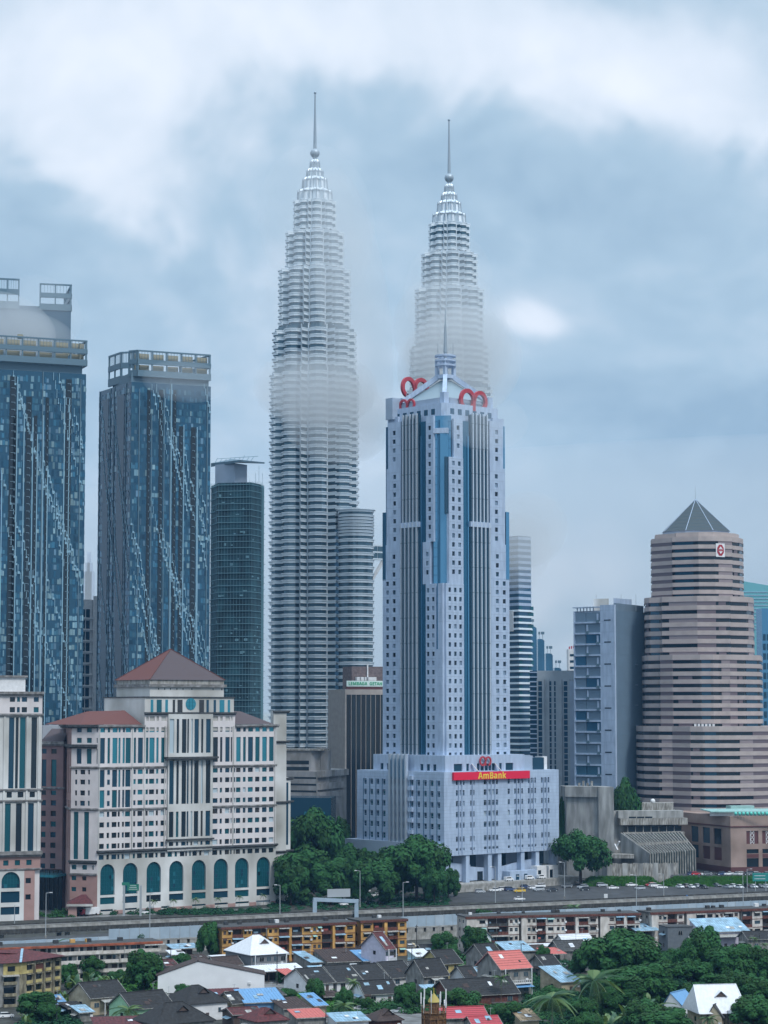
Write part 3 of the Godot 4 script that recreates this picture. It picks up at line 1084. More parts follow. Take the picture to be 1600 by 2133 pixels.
# a dark glass tower: tones of glass in an irregular grid,dark balcony slots and pale stepped lines
func dark_facade(t: Node3D,a: Vector2,b: Vector2,y0: float,y1: float,slots: Array,seams: Array,lines: Array,busy: float) -> void:
	var L:=(b - a).length()
	var gm:=MB.new()
	gm.tinted=true
	var tones:=[Color(0.025,0.10,0.17),Color(0.04,0.14,0.22),Color(0.018,0.075,0.13),Color(0.06,0.16,0.23),Color(0.03,0.09,0.145)]
	var pale:=[Color(0.16,0.28,0.34),Color(0.22,0.34,0.38),Color(0.12,0.22,0.30)]
	var y:=y0
	while y < y1 - 1.0:
		var u:=0.15
		var dense:=busy*(0.45+0.8*absf(sin(y*0.11+a.x)))
		var low:=clampf((150.0 - y)/120.0,0.0,1.0)
		while u < L - 0.8:
			var w:=rng.randf_range(0.7,1.7)
			if rng.randf() < 0.78:
				gm.tint=tones[rng.randi() % 5]
				if rng.randf() < dense*(0.34+0.42*low):
					gm.tint=pale[rng.randi() % 3]
				var g:=1.0+0.55*nz2.get_noise_3d(u*1.6+a.x,y*0.5,3.0)+0.3*nz2.get_noise_3d(u*5.0,y*1.4,a.x)
				gm.tint=Color(gm.tint.r*g,gm.tint.g*g,gm.tint.b*g)
				var h:=rng.randf_range(1.9,3.3)
				var d:=rng.randf_range(0.06,0.22)
				wbox(gm,a,b,u,minf(u+w*0.9,L - 0.1),y+0.1,y+h,0.0,d)
			u += w
		y += 3.5
	obj("glass_panels",gm,M.glass_v,t,"stuff")
	for s in slots:
		wpiece("balcony_slot",t,M.glass_dark,a,b,s[0],s[1],s[2],s[3],0.0,0.3)
		var bm:=MB.new()
		var yy: float=s[2]+1.5
		while yy < s[3] - 2.0:
			wbox(bm,a,b,s[0]+0.7,s[1] - 0.5,yy,yy+0.22,0.3,0.6)
			wbox(bm,a,b,s[1] - 0.7,s[1] - 0.5,yy - 0.6,yy+0.22,0.3,0.6)
			yy += 3.5
		obj("balcony_ledges",bm,M.ledge,t,"stuff")
	for s in seams:
		wpiece("vertical_strip",t,M.pale_strip if s[3] else M.tower_frame,a,b,s[0],s[0]+0.4,s[1],s[2],0.0,0.42)
	for l in lines:
		var lm:=MB.new()
		var u: float=l[0]
		y=l[1]
		for k in int(l[2]):
			if u > L - 0.9 or u < 0.2 or y < y0+4.0:
				break
			var h:=rng.randf_range(1.6,4.6)
			wbox(lm,a,b,u,u+0.21,y - h,y,0.2,0.5)
			if rng.randf() < 0.55:
				var q:=rng.randf_range(0.6,1.1)
				wbox(lm,a,b,u - 0.1,u - 0.1+q,y - h - q*0.6,y - h+q*0.5,0.2,0.52)
			y -= h
			u += l[3]*rng.randf_range(0.7,1.3)
		obj("stepped_line",lm,M.pale_strip,t)

# the open crown: bands on posts with louvred screens behind
func crown(t: Node3D,pts: Array,y0: float,y1: float,screens: bool,mid:=0.5) -> void:
	var h:=y1 - y0
	for i in pts.size() - 1:
		var a: Vector2=pts[i]
		var b: Vector2=pts[i+1]
		var L:=(b - a).length()
		wpiece("crown_band",t,M.tower_frame,a,b,0,L,y0,y0+h*0.24,-0.5,0.5)
		wpiece("crown_band",t,M.tower_frame,a,b,0,L,y0+h*(mid - 0.03),y0+h*(mid+0.15),-0.5,0.5)
		wpiece("crown_band",t,M.tower_frame,a,b,0,L,y1 - h*0.055,y1,-0.4,0.4)
		var n:=int(maxf(2.0,round(L/7.5)))
		for k in n+1:
			var u:=L*k/n
			wpiece("crown_post",t,M.tower_frame,a,b,clampf(u - 0.35,0.0,L - 0.7),clampf(u+0.35,0.7,L),y0,y1,-0.35,0.3)
			if k < n and screens:
				for e in [[0.26,mid - 0.03],[mid+0.17,0.90]]:
					wpiece("louvre_screen",t,M.louvre,a,b,u+0.7,u+L/n - 0.7,y0+h*e[0],y0+h*e[1],-3.2,-2.9)
		var rm:=MB.new()
		for k in n*5:
			var u:=L*(k+0.5)/(n*5)
			wbox(rm,a,b,u - 0.07,u+0.07,y0+h*(mid+0.14),y1,-0.1,0.08)
		obj("railing_bars",rm,M.tower_frame,t,"stuff")

func dark_towers() -> void:

	var a:=Vector2(-197.52,-1084.00)
	var b:=Vector2(-145.86,-1105.00)
	var u:=(b - a).normalized()
	var n:=out_of(a,b)
	var t:=thing("dark_glass_tower","broad dark blue glass tower left of the others, cut by the frame edge","skyscraper",w3((a+b)/2 - n*20,0),"dark glass towers with stepped pale lines")
	var ytop: float=247.32
	var cm:=MB.new()
	cm.prism(poly_of([a,b,b - n*40,a - n*40]),0,ytop)
	obj("tower_core",cm,M.tower_dark,t)
	dark_facade(t,a,b,4.0,ytop - 1.0,[[18.1,21.2,20.0,244.2],[26.1,28.9,20.0,234.7],[30.1,31.7,20.0,225.6],[20.0,21.6,20.0,225.3],[35.8,37.4,20.0,234.8],[45.7,48.6,20.0,244.3]],
		[[25.1,10.0,231.4,true],[34.6,10.0,226.0,true],[34.1,10.0,247.2,false],[21.6,10.0,244.1,true],[45.0,10.0,239.5,true],[14.6,10.0,197.1,true],[29.4,10.0,224.6,true],[31.7,10.0,216.5,true],[47.4,10.0,234.9,true],[36.9,10.0,201.5,true],[52.9,10.0,244.7,false]],
		[[19.5,247.0,9,1.0],[22.1,240.6,26,1.0],[23.3,235.5,22,1.0],[39.3,247.2,16,1.0],[42.2,246.9,14,1.0],[47.4,230.2,30,1.0],[49.8,230.3,26,1.0],[31.7,214.2,14,1.0],[32.2,207.2,16,1.0],[37.2,199.2,34,1.0],[37.4,189.4,30,1.0],[14.4,198.3,18,1.0],[17.2,172.9,30,1.0],[37.4,150.2,30,1.0],[27.5,154.6,26,1.0]],1.0)

	var r0:=b
	var r1:=b - n*40
	dark_facade(t,r0,r1,4.0,ytop - 1.0,[],[],[],0.4)
	var nk:=MB.new()
	nk.prism(poly_of([a+u*2 - n*2,b - u*1.5 - n*2,b - u*1.5 - n*38,a - n*38]),ytop,ytop+4.5)
	obj("crown_neck",nk,M.tower_frame,t)
	crown(t,[a - n*-0.5,b+n*0.5,b - n*40],ytop+4.0,263.92,true)
	for px in [62.0]:
		var pm:=MB.new()
		pm.box(w3(a+u*24.21 - n*6,264.95),Vector3(2.4,1.8,3))
		obj("roof_hoist",pm,M.louvre,t)

	a=Vector2(-126.41,-1130.00)
	b=Vector2(-87.97,-1147.00)
	u=(b - a).normalized()
	n=out_of(a,b)
	var l0:=Vector2(-146.99,-1166.00)
	t=thing("dark_glass_tower","two faced dark blue glass tower with stepped open crown, behind the red pyramid roof","skyscraper",w3((a+b)/2 - n*18,0),"dark glass towers with stepped pale lines")
	ytop=247.25
	cm=MB.new()
	cm.prism(poly_of([l0,a,b,b+(l0 - a)]),0,ytop)
	obj("tower_core",cm,M.tower_dark,t)
	dark_facade(t,a,b,4.0,ytop - 1.0,[[8.3,10.0,20.0,243.7],[14.5,16.6,20.0,244.0],[21.9,23.6,20.0,244.5],[25.2,27.2,20.0,226.1],[31.5,34.1,20.0,225.9]],
		[[10.5,10.0,232.1,false],[17.1,10.0,244.2,false],[20.9,10.0,247.3,true],[20.4,10.0,249.7,false],[27.5,10.0,226.9,true],[34.6,10.0,226.1,true],[35.1,10.0,204.1,true],[4.0,10.0,243.9,false],[40.0,10.0,248.4,false]],
		[[10.5,246.7,12,0.8],[13.0,246.9,10,0.8],[17.6,239.8,9,0.8],[17.8,230.6,10,0.8],[21.4,225.4,14,0.8],[21.4,219.1,12,0.8],[27.5,218.4,16,0.8],[27.5,207.2,18,0.8],[35.1,200.5,20,0.8],[35.1,191.9,22,0.8],[38.2,248.3,14,0.8],[39.0,245.9,14,0.8],[10.5,189.8,14,0.8],[15.8,176.2,16,0.8],[16.8,171.9,16,0.8],[20.1,167.2,18,0.8],[20.6,157.6,14,0.8],[26.7,152.9,18,0.8],[26.7,144.2,18,0.8],[34.3,137.4,18,0.8],[33.8,128.9,22,0.8],[10.8,126.2,20,0.8],[11.5,119.0,22,0.8],[2.0,152.3,20,0.8],[1.5,146.3,20,0.8],[2.7,138.0,20,0.8],[0.2,178.6,20,0.8],[0.7,171.4,20,0.8]],0.5)
	for q in [[6.0,13.0],[24.0,33.0]]:
		wpiece("dark_recess",t,M.tower_deep,l0,a,q[0],q[1],10.0,ytop - 5.0,0.0,0.25)
	dark_facade(t,l0,a,4.0,ytop - 1.0,[],
		[[1.0,10.0,ytop,false],[15.0,10.0,ytop,false],[20.0,10.0,ytop,false],[35.0,10.0,ytop,false]],
		[[4.0,ytop - 8.0,40,0.9],[6.0,ytop - 30.0,40,0.9],[20.0,ytop - 10.0,40,0.9],[22.0,ytop - 25.0,40,0.9],[1.0,ytop - 80.0,40,0.9],[15.0,ytop - 70.0,30,0.9],[15.0,ytop - 110.0,30,0.9],[3.0,ytop - 140.0,40,0.9]],0.4)
	nk=MB.new()
	nk.prism(poly_of([l0+u*4 - n*-2+(a - l0)*0.15,a+(l0 - a)*0.04+u*0.6,b - u*0.8 - n*1.0,b+(l0 - a)*0.9]),ytop,ytop+5.0)
	obj("crown_neck",nk,M.tower_frame,t)
	var yc: float=263.63
	crown(t,[a+(l0 - a)*0.1+u*0.3,a+u*3.0,b - u*0.4],ytop+3.0,yc,true)
	crown(t,[b - u*0.4,b+(l0 - a)*0.9 - u*0.4],ytop+3.0,yc,false)
	crown(t,[l0+(a - l0)*0.12+u*3.0,l0+(a - l0)*0.5+u*3.0,a+(l0 - a)*0.36+u*9.0],ytop+2.0,265.40,false)

	a=Vector2(-230.18,-1255.00)
	b=Vector2(-176.32,-1268.00)
	n=out_of(a,b)
	t=thing("dark_glass_tower","dark glass tower behind, its top showing dimly through cloud","skyscraper",w3((a+b)/2 - n*20,0),"dark glass towers with stepped pale lines")
	ytop=309.59
	cm=MB.new()
	cm.prism(poly_of([a,b,b - n*40,a - n*40]),0,ytop)
	obj("tower_core",cm,M.tower_dark,t)
	u=(b - a).normalized()
	crown(t,[a,a+u*26.50],ytop - 2.0,324.69,false)
	crown(t,[a+u*37.70,b,b - n*40],ytop - 2.0,322.73,false)

func netted_tower() -> void:
	var p:=poly_of([Vector2(-95.89,-1258.00),Vector2(-90.61,-1240.00),Vector2(-72.67,-1236.00),Vector2(-67.87,-1248.00),Vector2(-67.73,-1270.00),Vector2(-94.80,-1290.00)])
	var t:=thing("netted_tower","unfinished tower wrapped in dark green netting and scaffolding under a wide roof slab","skyscraper",w3(p[1],0))
	var ytop: float=207.47
	var cm:=MB.new()
	cm.prism(p,0,ytop)
	obj("net_wrap",cm,M.net,t)
	var y:=6.0
	var k:=0
	while y < ytop:
		var sm:=MB.new()
		sm.prism(ring_poly(p,0.5 if k % 2 == 0 else 0.3),y,y+0.32)
		obj("floor_slab",sm,M.scaffold,t)
		y += 3.45
		k += 1
	var pm:=MB.new()
	var gm:=MB.new()
	for i in 4:
		var a:=p[i]
		var b:=p[i+1]
		var L:=(b - a).length()
		var u:=0.4
		while u < L:
			wbox(pm,a,b,u - 0.05,u+0.05,0.0,ytop+rng.randf_range(0,1.5),0.55,0.65)
			u += 1.75
		for j in int(L*3.2):
			var w:=rng.randf_range(0.5,2.2)
			var uu:=rng.randf_range(0.2,L - w)
			var yy:=6.0+3.45*(rng.randi() % int((ytop - 8.0)/3.45))+rng.randf_range(0.3,1.6)
			wbox(gm,a,b,uu,uu+w,yy,yy+rng.randf_range(0.4,1.5),0.3,0.5)
	obj("scaffold_poles",pm,M.scaffold,t,"stuff")
	obj("torn_net_patches",gm,M.scaffold,t,"stuff")
	var rm:=MB.new()
	y=8.0
	while y < ytop:
		rm.bar(w3(p[3],y),w3(p[3]+Vector2(1.8+rng.randf(),0.6),y),0.35,0.2)
		rm.bar(w3(p[3]+Vector2(1.6,0.5),y - 0.5),w3(p[3]+Vector2(1.6,0.5),y+2.2),0.12)
		y += 3.45
	obj("platform_ends",rm,M.scaffold,t,"stuff")

	var co:=MB.new()
	co.prism(poly_of([Vector2(-93.62,-1256.00),Vector2(-82.15,-1246.00),Vector2(-75.95,-1256.00),Vector2(-77.75,-1268.00),Vector2(-93.70,-1275.00)]),ytop,219.14)
	obj("lift_core",co,M.panel_dim,t)
	var cr:=MB.new()
	cr.hex([w3(Vector2(-96.46,-1262.00),218.62),w3(Vector2(-77.99,-1238.00),218.88),w3(Vector2(-66.51,-1262.00),220.46),w3(Vector2(-86.54,-1288.00),223.86),
		w3(Vector2(-96.46,-1262.00),220.76),w3(Vector2(-77.99,-1238.00),219.94),w3(Vector2(-66.51,-1262.00),221.26),w3(Vector2(-86.54,-1288.00),226.06)])
	obj("roof_slab",cr,M.tower_frame,t)
	var mm:=MB.new()
	for i in 9:
		var q:=w3(Vector2(-94.34,-1262.00),220.76).lerp(w3(Vector2(-73.49,-1250.00),220.74),i/8.0)
		mm.bar(q,q+Vector3(1.6,rng.randf_range(2.0,3.6),0),0.2)
		mm.bar(q+Vector3(1.6,2.4,0),q+Vector3(4.0,2.6,0),0.2)
	obj("roof_debris_poles",mm,M.scaffold,t,"stuff")
	for i in 3:
		var an:=MB.new()
		var q:=w3(Vector2(-71.21,-1256.00),ytop)+Vector3(i*1.9,0,0)
		an.bar(q,q+Vector3(0,7.0+4.0*(i % 2),0),0.14)
		obj("scaffold_mast",an,M.scaffold,t)

# arches in a wall strip from y0 to y1: each arch is [u0,u1],springing at ys
func arches(t: Node3D,mb: MB,a: Vector2,b: Vector2,y0: float,ys: float,y1: float,list: Array,dep: float) -> void:
	var u:=(b - a).normalized()
	var n:=out_of(a,b)
	var x:=0.0
	for k in list:
		mb.wall(a+u*x,a+u*k.x,y0,y1)
		var c: float=(k.x+k.y)/2.0
		var r: float=(k.y - k.x)/2.0
		var pts:=[]
		for i in 13:
			var g:=PI - PI*i/12.0
			pts.append(Vector2(c+r*cos(g),ys+r*1.05*sin(g)))
		var gm:=MB.new()
		for i in 12:
			var p: Vector2=pts[i]
			var q: Vector2=pts[i+1]
			mb.quad(w3(a+u*p.x,p.y),w3(a+u*q.x,q.y),w3(a+u*q.x,y1),w3(a+u*p.x,y1))
			mb.quad(w3(a+u*p.x - n*dep,p.y),w3(a+u*q.x - n*dep,q.y),w3(a+u*q.x,q.y),w3(a+u*p.x,p.y))
			gm.quad(w3(a+u*p.x - n*dep,y0),w3(a+u*q.x - n*dep,y0),w3(a+u*q.x - n*dep,q.y),w3(a+u*p.x - n*dep,p.y))
		for e in [k.x,k.y]:
			var p0: Vector2=a+u*e
			var p1: Vector2=p0 - n*dep
			if e == k.x:
				mb.quad(w3(p0,y0),w3(p1,y0),w3(p1,ys),w3(p0,ys))
			else:
				mb.quad(w3(p1,y0),w3(p0,y0),w3(p0,ys),w3(p1,ys))
		var w:=obj("arched_window",gm,M.glass_teal,t)
		var fm:=MB.new()
		for i in range(1,6):
			var uu: float=k.x+(k.y - k.x)*i/6.0
			var top: float=ys+r*1.05*sqrt(maxf(0.0,1.0 - pow((uu - c)/r,2.0)))
			wbox(fm,a,b,uu - 0.05,uu+0.05,y0,top,-dep,-dep+0.12)
		var yy:=y0+1.6
		while yy < ys+r*0.8:
			var half: float=r if yy < ys else r*sqrt(maxf(0.0,1.0 - pow((yy - ys)/(r*1.05),2.0)))
			wbox(fm,a,b,c - half,c+half,yy - 0.04,yy+0.04,-dep,-dep+0.1)
			yy += 1.6
		obj("window_frame",fm,M.glass_teal_light,w)
		for i in 4:
			var gx: int=rng.randi() % 6
			var gy:=y0+1.6*(rng.randi() % int(maxf(1.0,(ys - y0)/1.6)))
			var o:=wpiece("window_pane",w,[M.glass,M.glass_teal_light,M.glass_deep][rng.randi() % 3],a,b,k.x+(k.y - k.x)*gx/6.0+0.08,k.x+(k.y - k.x)*(gx+1)/6.0 - 0.08,gy+0.06,gy+1.54,-dep - 0.02,-dep+0.05)
		x=k.y
	mb.wall(a+u*x,b,y0,y1)

func cornice(t: Node3D,a: Vector2,b: Vector2,u0: float,u1: float,y: float,h: float,d: float,m: Material,called:="cornice") -> void:
	wpiece(called,t,m,a,b,u0,u1,y,y+h,-0.1,d)
	wpiece(called,t,m,a,b,u0+0.15,u1 - 0.15,y - h*0.6,y - 0.005,-0.1,d*0.55)

func strip(t: Node3D,a: Vector2,b: Vector2,y0: float,y1: float,cols: Array,rows: Array,m: Material,glass: Array,dep:=0.45) -> void:
	var mb:=MB.new()
	var h:=punched(mb,a,b,y0,y1,cols,rows,dep)
	obj("wall",mb,m,t)
	panes(h,t,glass,a,b,dep)

func hip_roof(poly: Array,y0: float,apex0: Vector3,apex1: Vector3) -> MB:
	var mb:=MB.new()
	var p:=[]
	for q in poly:
		p.append(w3(q,y0))
	mb.quad(p[0],p[1],apex1,apex0)
	mb.quad(p[2],p[3],apex0,apex1)
	mb.tri(p[1],p[2],apex1)
	mb.tri(p[3],p[0],apex0)
	mb.quad(p[3],p[2],p[1],p[0])
	return mb

func arch_building() -> void:
	var a:=Vector2(-117.08,-940.00)
	var b:=Vector2(-46.72,-992.00)
	var u:=(b - a).normalized()
	var n:=out_of(a,b)
	var L:=(b - a).length()
	var t:=thing("arcaded_building","cream office building with eight tall arched windows and a red pyramid roof","building",w3((a+b)/2 - n*16,0))
	var teal:=[M.glass_teal,M.glass_teal,M.glass_dark,M.glass_deep,M.glass_teal_light]
	var dark:=[M.glass_dark,M.glass_dark,M.glass_deep,M.glass_brown,M.glass_teal,M.glass_dark,M.glass_deep,M.blind]
	var tall:=[M.glass_teal,M.glass_teal_light,M.glass_deep]
	var pc:=Vector2(-128.85,-944.00)
	var ps:=Vector2(-138.57,-985.00)
	var back:=-n*30.0

	var cm:=MB.new()
	cm.prism(poly_of([ps - n*0.0,pc+Vector2(1.5,-1.2),a+Vector2(0.5,-1.6),b - u*1.0 - n*1.4,b+back,ps+back*0.6]),0.0,76.76)
	obj("body",cm,M.cream_pink,t)

	var hb: float=7.82
	var base:=0.0

	strip(t,a,b,base,2.55,[Vector2(1.57,7.43),Vector2(12.88,18.82),Vector2(30.37,33.64),Vector2(45.41,52.07),Vector2(56.63,63.15),Vector2(67.03,73.88),Vector2(77.57,84.75)],[Vector2(1.2,1.97)],M.cream,[M.glass_dark,M.glass_deep,M.glass_teal,M.barrier],0.8)
	for s in [Vector2(0.00,1.57),Vector2(7.88,12.88),Vector2(19.28,30.37),Vector2(33.64,45.41),Vector2(52.07,56.63),Vector2(63.15,67.03),Vector2(73.88,77.57),Vector2(84.75,87.49)]:
		wpiece("red_plinth",t,M.terracotta,a,b,s.x+0.1,s.y - 0.1,0.0,1.5,0.0,0.12)
	strip(t,a,b,2.55,hb,[Vector2(1.35,8.11),Vector2(11.97,18.93),Vector2(23.19,30.14),Vector2(34.11,41.03),Vector2(45.17,52.07),Vector2(56.03,63.15),Vector2(66.67,73.63),Vector2(77.69,84.62)],[Vector2(4.11,6.84)],M.cream,[M.glass_dark,M.glass_teal,M.glass_deep])
	var am:=MB.new()
	arches(t,am,a,b,hb,16.80,21.69,[Vector2(1.35,8.11),Vector2(11.97,18.93),Vector2(23.19,30.14),Vector2(34.11,41.03),Vector2(45.17,52.07),Vector2(56.03,63.15),Vector2(66.67,73.63),Vector2(77.69,84.62)],0.9)
	obj("arcade_wall",am,M.cream,t)
	strip(t,a,b,21.69,24.63,[Vector2(0.52,2.83),Vector2(4.09,5.26),Vector2(6.41,8.74),Vector2(9.24,10.19),Vector2(11.24,12.26),Vector2(12.65,15.09),Vector2(16.53,17.58),Vector2(18.54,20.89),Vector2(22.34,23.51),Vector2(24.00,26.47),Vector2(27.35,28.44),Vector2(29.72,32.14),Vector2(33.24,35.42),Vector2(36.63,37.86),Vector2(39.27,41.48),Vector2(41.86,42.71),Vector2(43.82,44.65),Vector2(45.41,47.59),Vector2(48.73,49.81),Vector2(51.19,53.51),Vector2(55.19,57.71),Vector2(58.80,59.95),Vector2(61.45,63.63),Vector2(64.19,64.94),Vector2(65.91,66.54),Vector2(66.96,69.23),Vector2(70.45,71.84),Vector2(72.99,75.52),Vector2(76.70,78.95),Vector2(80.28,82.66),Vector2(83.85,86.24)],[Vector2(22.18,24.14)],M.cream,dark)
	cornice(t,a,b,-0.6,L+0.6,25.22,0.75,1.1,M.cornice_dark)

	var rows:=[Vector2(26.59,28.64),Vector2(30.90,33.05),Vector2(35.31,37.37),Vector2(39.53,41.59)]
	strip(t,a,a+u*32.70,24.63,42.08,[Vector2(0.52,2.83),Vector2(4.09,5.26),Vector2(6.41,8.74),Vector2(9.24,10.19),Vector2(11.24,12.26),Vector2(12.65,15.09),Vector2(16.53,17.58),Vector2(18.54,20.89),Vector2(22.34,23.51),Vector2(24.00,26.47),Vector2(27.35,28.44),Vector2(29.72,32.14)],rows,M.cream_pink,dark)
	var ur:=a+u*54.47
	strip(t,ur,b,24.63,42.08,[Vector2(0.72,3.24),Vector2(4.33,5.48),Vector2(6.98,9.16),Vector2(9.72,10.47),Vector2(11.44,12.08),Vector2(12.49,14.76),Vector2(15.98,17.37),Vector2(18.53,21.05),Vector2(22.24,24.48),Vector2(25.82,28.19),Vector2(29.39,31.77)],rows,M.cream_pink,dark)
	cornice(t,a,b,-0.2,32.70,42.28,0.6,0.5,M.cornice)
	cornice(t,a,b,54.47,L+0.3,42.28,0.6,0.5,M.cornice)

	var rows2:=[Vector2(44.04,46.01),Vector2(48.37,50.34),Vector2(52.70,54.76),Vector2(56.83,58.70)]
	var tallrows:=[Vector2(43.26,50.43),Vector2(51.71,58.70)]
	strip(t,a,a+u*16.07,42.08,59.19,[Vector2(0.52,2.83),Vector2(6.41,8.74),Vector2(9.35,10.26),Vector2(11.24,12.19),Vector2(12.65,15.09)],tallrows,M.cream_pink,tall)
	for r in rows2:
		wpiece("small_pane",t,M.glass_deep,a,b,4.09,5.26,r.x,r.y,0.02,0.08)
	var ul:=a+u*16.07
	strip(t,ul,a+u*32.70,42.08,59.19,[Vector2(0.46,1.51),Vector2(2.47,4.82),Vector2(6.27,7.44),Vector2(7.93,10.40),Vector2(11.28,12.37),Vector2(13.65,16.07)],rows2,M.cream_pink,teal)
	strip(t,ur,b,42.08,59.19,[Vector2(0.72,3.24),Vector2(4.33,5.48),Vector2(6.98,9.16),Vector2(9.72,10.47),Vector2(11.44,12.08),Vector2(12.49,14.76),Vector2(15.98,17.37),Vector2(18.53,21.05),Vector2(22.24,24.48),Vector2(25.82,28.19),Vector2(29.39,31.77)],rows2,M.cream_pink,dark+teal)
	cornice(t,a,b,-0.2,32.70,59.39,0.6,0.5,M.cornice)
	cornice(t,a,b,54.47,L+0.3,59.39,0.6,0.5,M.cornice)

	var toprows:=[Vector2(61.36,71.82),Vector2(74.09,76.07)]
	var yl: float=76.56
	strip(t,a,a+u*21.58,59.19,yl,[Vector2(0.52,2.83),Vector2(4.09,5.26),Vector2(6.41,8.74),Vector2(9.24,10.19),Vector2(11.24,12.26),Vector2(12.65,15.09),Vector2(16.53,17.58),Vector2(18.54,20.89)],toprows,M.cream_pink,tall)
	var um:=a+u*21.58
	var yc: float=81.70
	strip(t,um,a+u*32.70,59.19,yc,[Vector2(0.76,1.94),Vector2(2.42,4.90),Vector2(5.78,6.87),Vector2(8.14,10.57)],[Vector2(61.36,71.82),Vector2(74.09,76.07),Vector2(78.74,80.62)],M.cream_pink,tall)
	var u4:=a+u*66.30
	strip(t,ur,u4,59.19,yc,[Vector2(0.72,3.24),Vector2(4.33,5.48),Vector2(6.98,9.16),Vector2(9.72,10.47)],[Vector2(61.36,71.82),Vector2(74.09,76.07),Vector2(78.74,80.62)],M.cream_pink,tall+dark)
	strip(t,u4,b,59.19,yl,[Vector2(0.66,2.92),Vector2(4.15,5.54),Vector2(6.69,9.22),Vector2(10.40,12.65),Vector2(13.98,16.36),Vector2(17.55,19.94)],toprows,M.cream_pink,tall)

	var c0:=a+u*32.59+n*0.9
	var c1:=a+u*54.59+n*0.9
	var mc:=[Vector2(0.65,2.83),Vector2(4.05,5.27),Vector2(6.68,8.89),Vector2(9.27,10.12),Vector2(11.23,12.06),Vector2(12.82,15.01),Vector2(16.15,17.22),Vector2(18.60,20.92)]
	strip(t,c0,c1,24.63,26.39,[],[],M.cream,dark)
	strip(t,c0,c1,26.39,yc,mc,[Vector2(26.68,28.35),Vector2(30.31,40.90),Vector2(44.04,62.15),Vector2(65.31,79.53)],M.cream,tall+dark)
	for e in [c0,c1]:
		var fl:=MB.new()
		if e == c0:
			fl.wall(e - n*1.2,e,24.63,yc)
		else:
			fl.wall(e,e - n*1.2,24.63,yc)
		obj("bay_side",fl,M.cream,t)
	wpiece("bay_canopy",t,M.cornice_dark,c0,c1,-1.6,(c1 - c0).length()+1.6,62.94,63.73,-0.5,2.4)
	wpiece("bay_canopy",t,M.cornice,c0,c1,-1.0,(c1 - c0).length()+1.0,62.35,62.90,-0.5,1.4)
	wpiece("bay_ledge",t,M.cornice_dark,c0,c1,-0.6,(c1 - c0).length()+0.6,28.94,29.53,-0.5,0.8)

	for px in [0.22,15.84,21.69,31.42,54.83,65.45,86.87]:
		wpiece("pilaster",t,M.cream,a,b,px - 0.22,px+0.22,26.00,yl,0.0,0.35)

	cornice(t,a,b,-0.8,21.58,yl - 0.2,0.8,1.0,M.cornice)
	cornice(t,a,b,66.30,L+1.2,yl - 0.2,0.8,1.0,M.cornice)
	cornice(t,a,b,21.35,66.54,yc,0.7,1.0,M.cornice_dark)

	var q0:=um+u*0.2 - n*0.4
	var q1:=u4 - u*0.4 - n*0.4
	var ya: float=88.43
	var at:=MB.new()
	at.prism(poly_of([q0,q1,q1 - n*34,q0 - n*34]),yl - 2.0,ya)
	obj("attic",at,M.cream,t)
	var aw:=[Vector2(2.88,4.15),Vector2(5.78,8.21),Vector2(9.96,11.24),Vector2(13.58,14.75),Vector2(15.93,18.40),Vector2(26.68,29.06),Vector2(30.26,31.45),Vector2(33.85,35.05),Vector2(36.86,39.27),Vector2(40.96,42.17)]
	for k in aw:
		wpiece("attic_window",t,tall[rng.randi() % 3] if k.x < 10.0 or k.x > 28.0 else M.glass_brown,q0,q1,k.x,k.y,82.30,87.64,-0.2,0.06)
	var oc: Vector2=a+u*44.22 - n*0.4
	var oy: float=85.84
	var om:=MB.new()
	var cy:=CylinderMesh.new()
	cy.top_radius=2.5; cy.bottom_radius=2.5; cy.height=0.3; cy.radial_segments=28
	piece("round_window",cy,M.glass_teal_light,t,Transform3D(Basis(Vector3(u.x,0,u.y),Vector3(n.x,0,n.y),-UP),w3(oc+n*0.05,oy) - t.position))
	for e in [-0.8,0.8]:
		om.box(w3(oc+n*0.22,oy)+Vector3(u.x,0,u.y)*e,Vector3(0.1,4.4,0.1),Basis(Vector3(u.x,0,u.y),UP,Vector3(n.x,0,n.y)))
		om.box(w3(oc+n*0.22,oy+e),Vector3(4.4,0.1,0.1),Basis(Vector3(u.x,0,u.y),UP,Vector3(n.x,0,n.y)))
	obj("round_window_frame",om,M.glass_teal,t)
	wpiece("attic_cornice",t,M.cornice_dark,q0,q1,-0.3,(q1 - q0).length()+0.3,ya,ya+0.5,-34.5,0.4)
	var d0:=a+u*25.73 - n*3.0
	var d1:=a+u*62.42 - n*3.0
	var yd: float=94.18
	var db:=-n*28.0
	var dm:=MB.new()
	dm.prism(poly_of([d0,d1,d1+db,d0+db]),ya+0.4,yd)
	obj("upper_drum",dm,M.cream,t)
	for k in [4.0,7.0,9.8,13.0,16.0,20.4,31.0,35.4]:
		wpiece("vent",t,M.glass_dark,d0,d1,k,k+0.45,yd - 2.4,yd - 1.6,-0.1,0.04)
	wpiece("drum_cornice",t,M.cornice,d0,d1,-0.9,(d1 - d0).length()+0.9,yd - 1.2,yd,-28.9,0.9)
	wpiece("roof_kerb",t,M.concrete_light,d0,d1,0.0,(d1 - d0).length(),yd,95.97,-28.0,0.0)
	var apex: Vector2=(d0+d1)/2.0+db/2.0
	var yr: float=95.97+0.02
	var ya2: float=109.38
	var e0:=[d0 - u*0.5+n*0.5,d1+u*0.5+n*0.5,d1+db+u*0.5 - n*0.5,d0+db - u*0.5 - n*0.5]
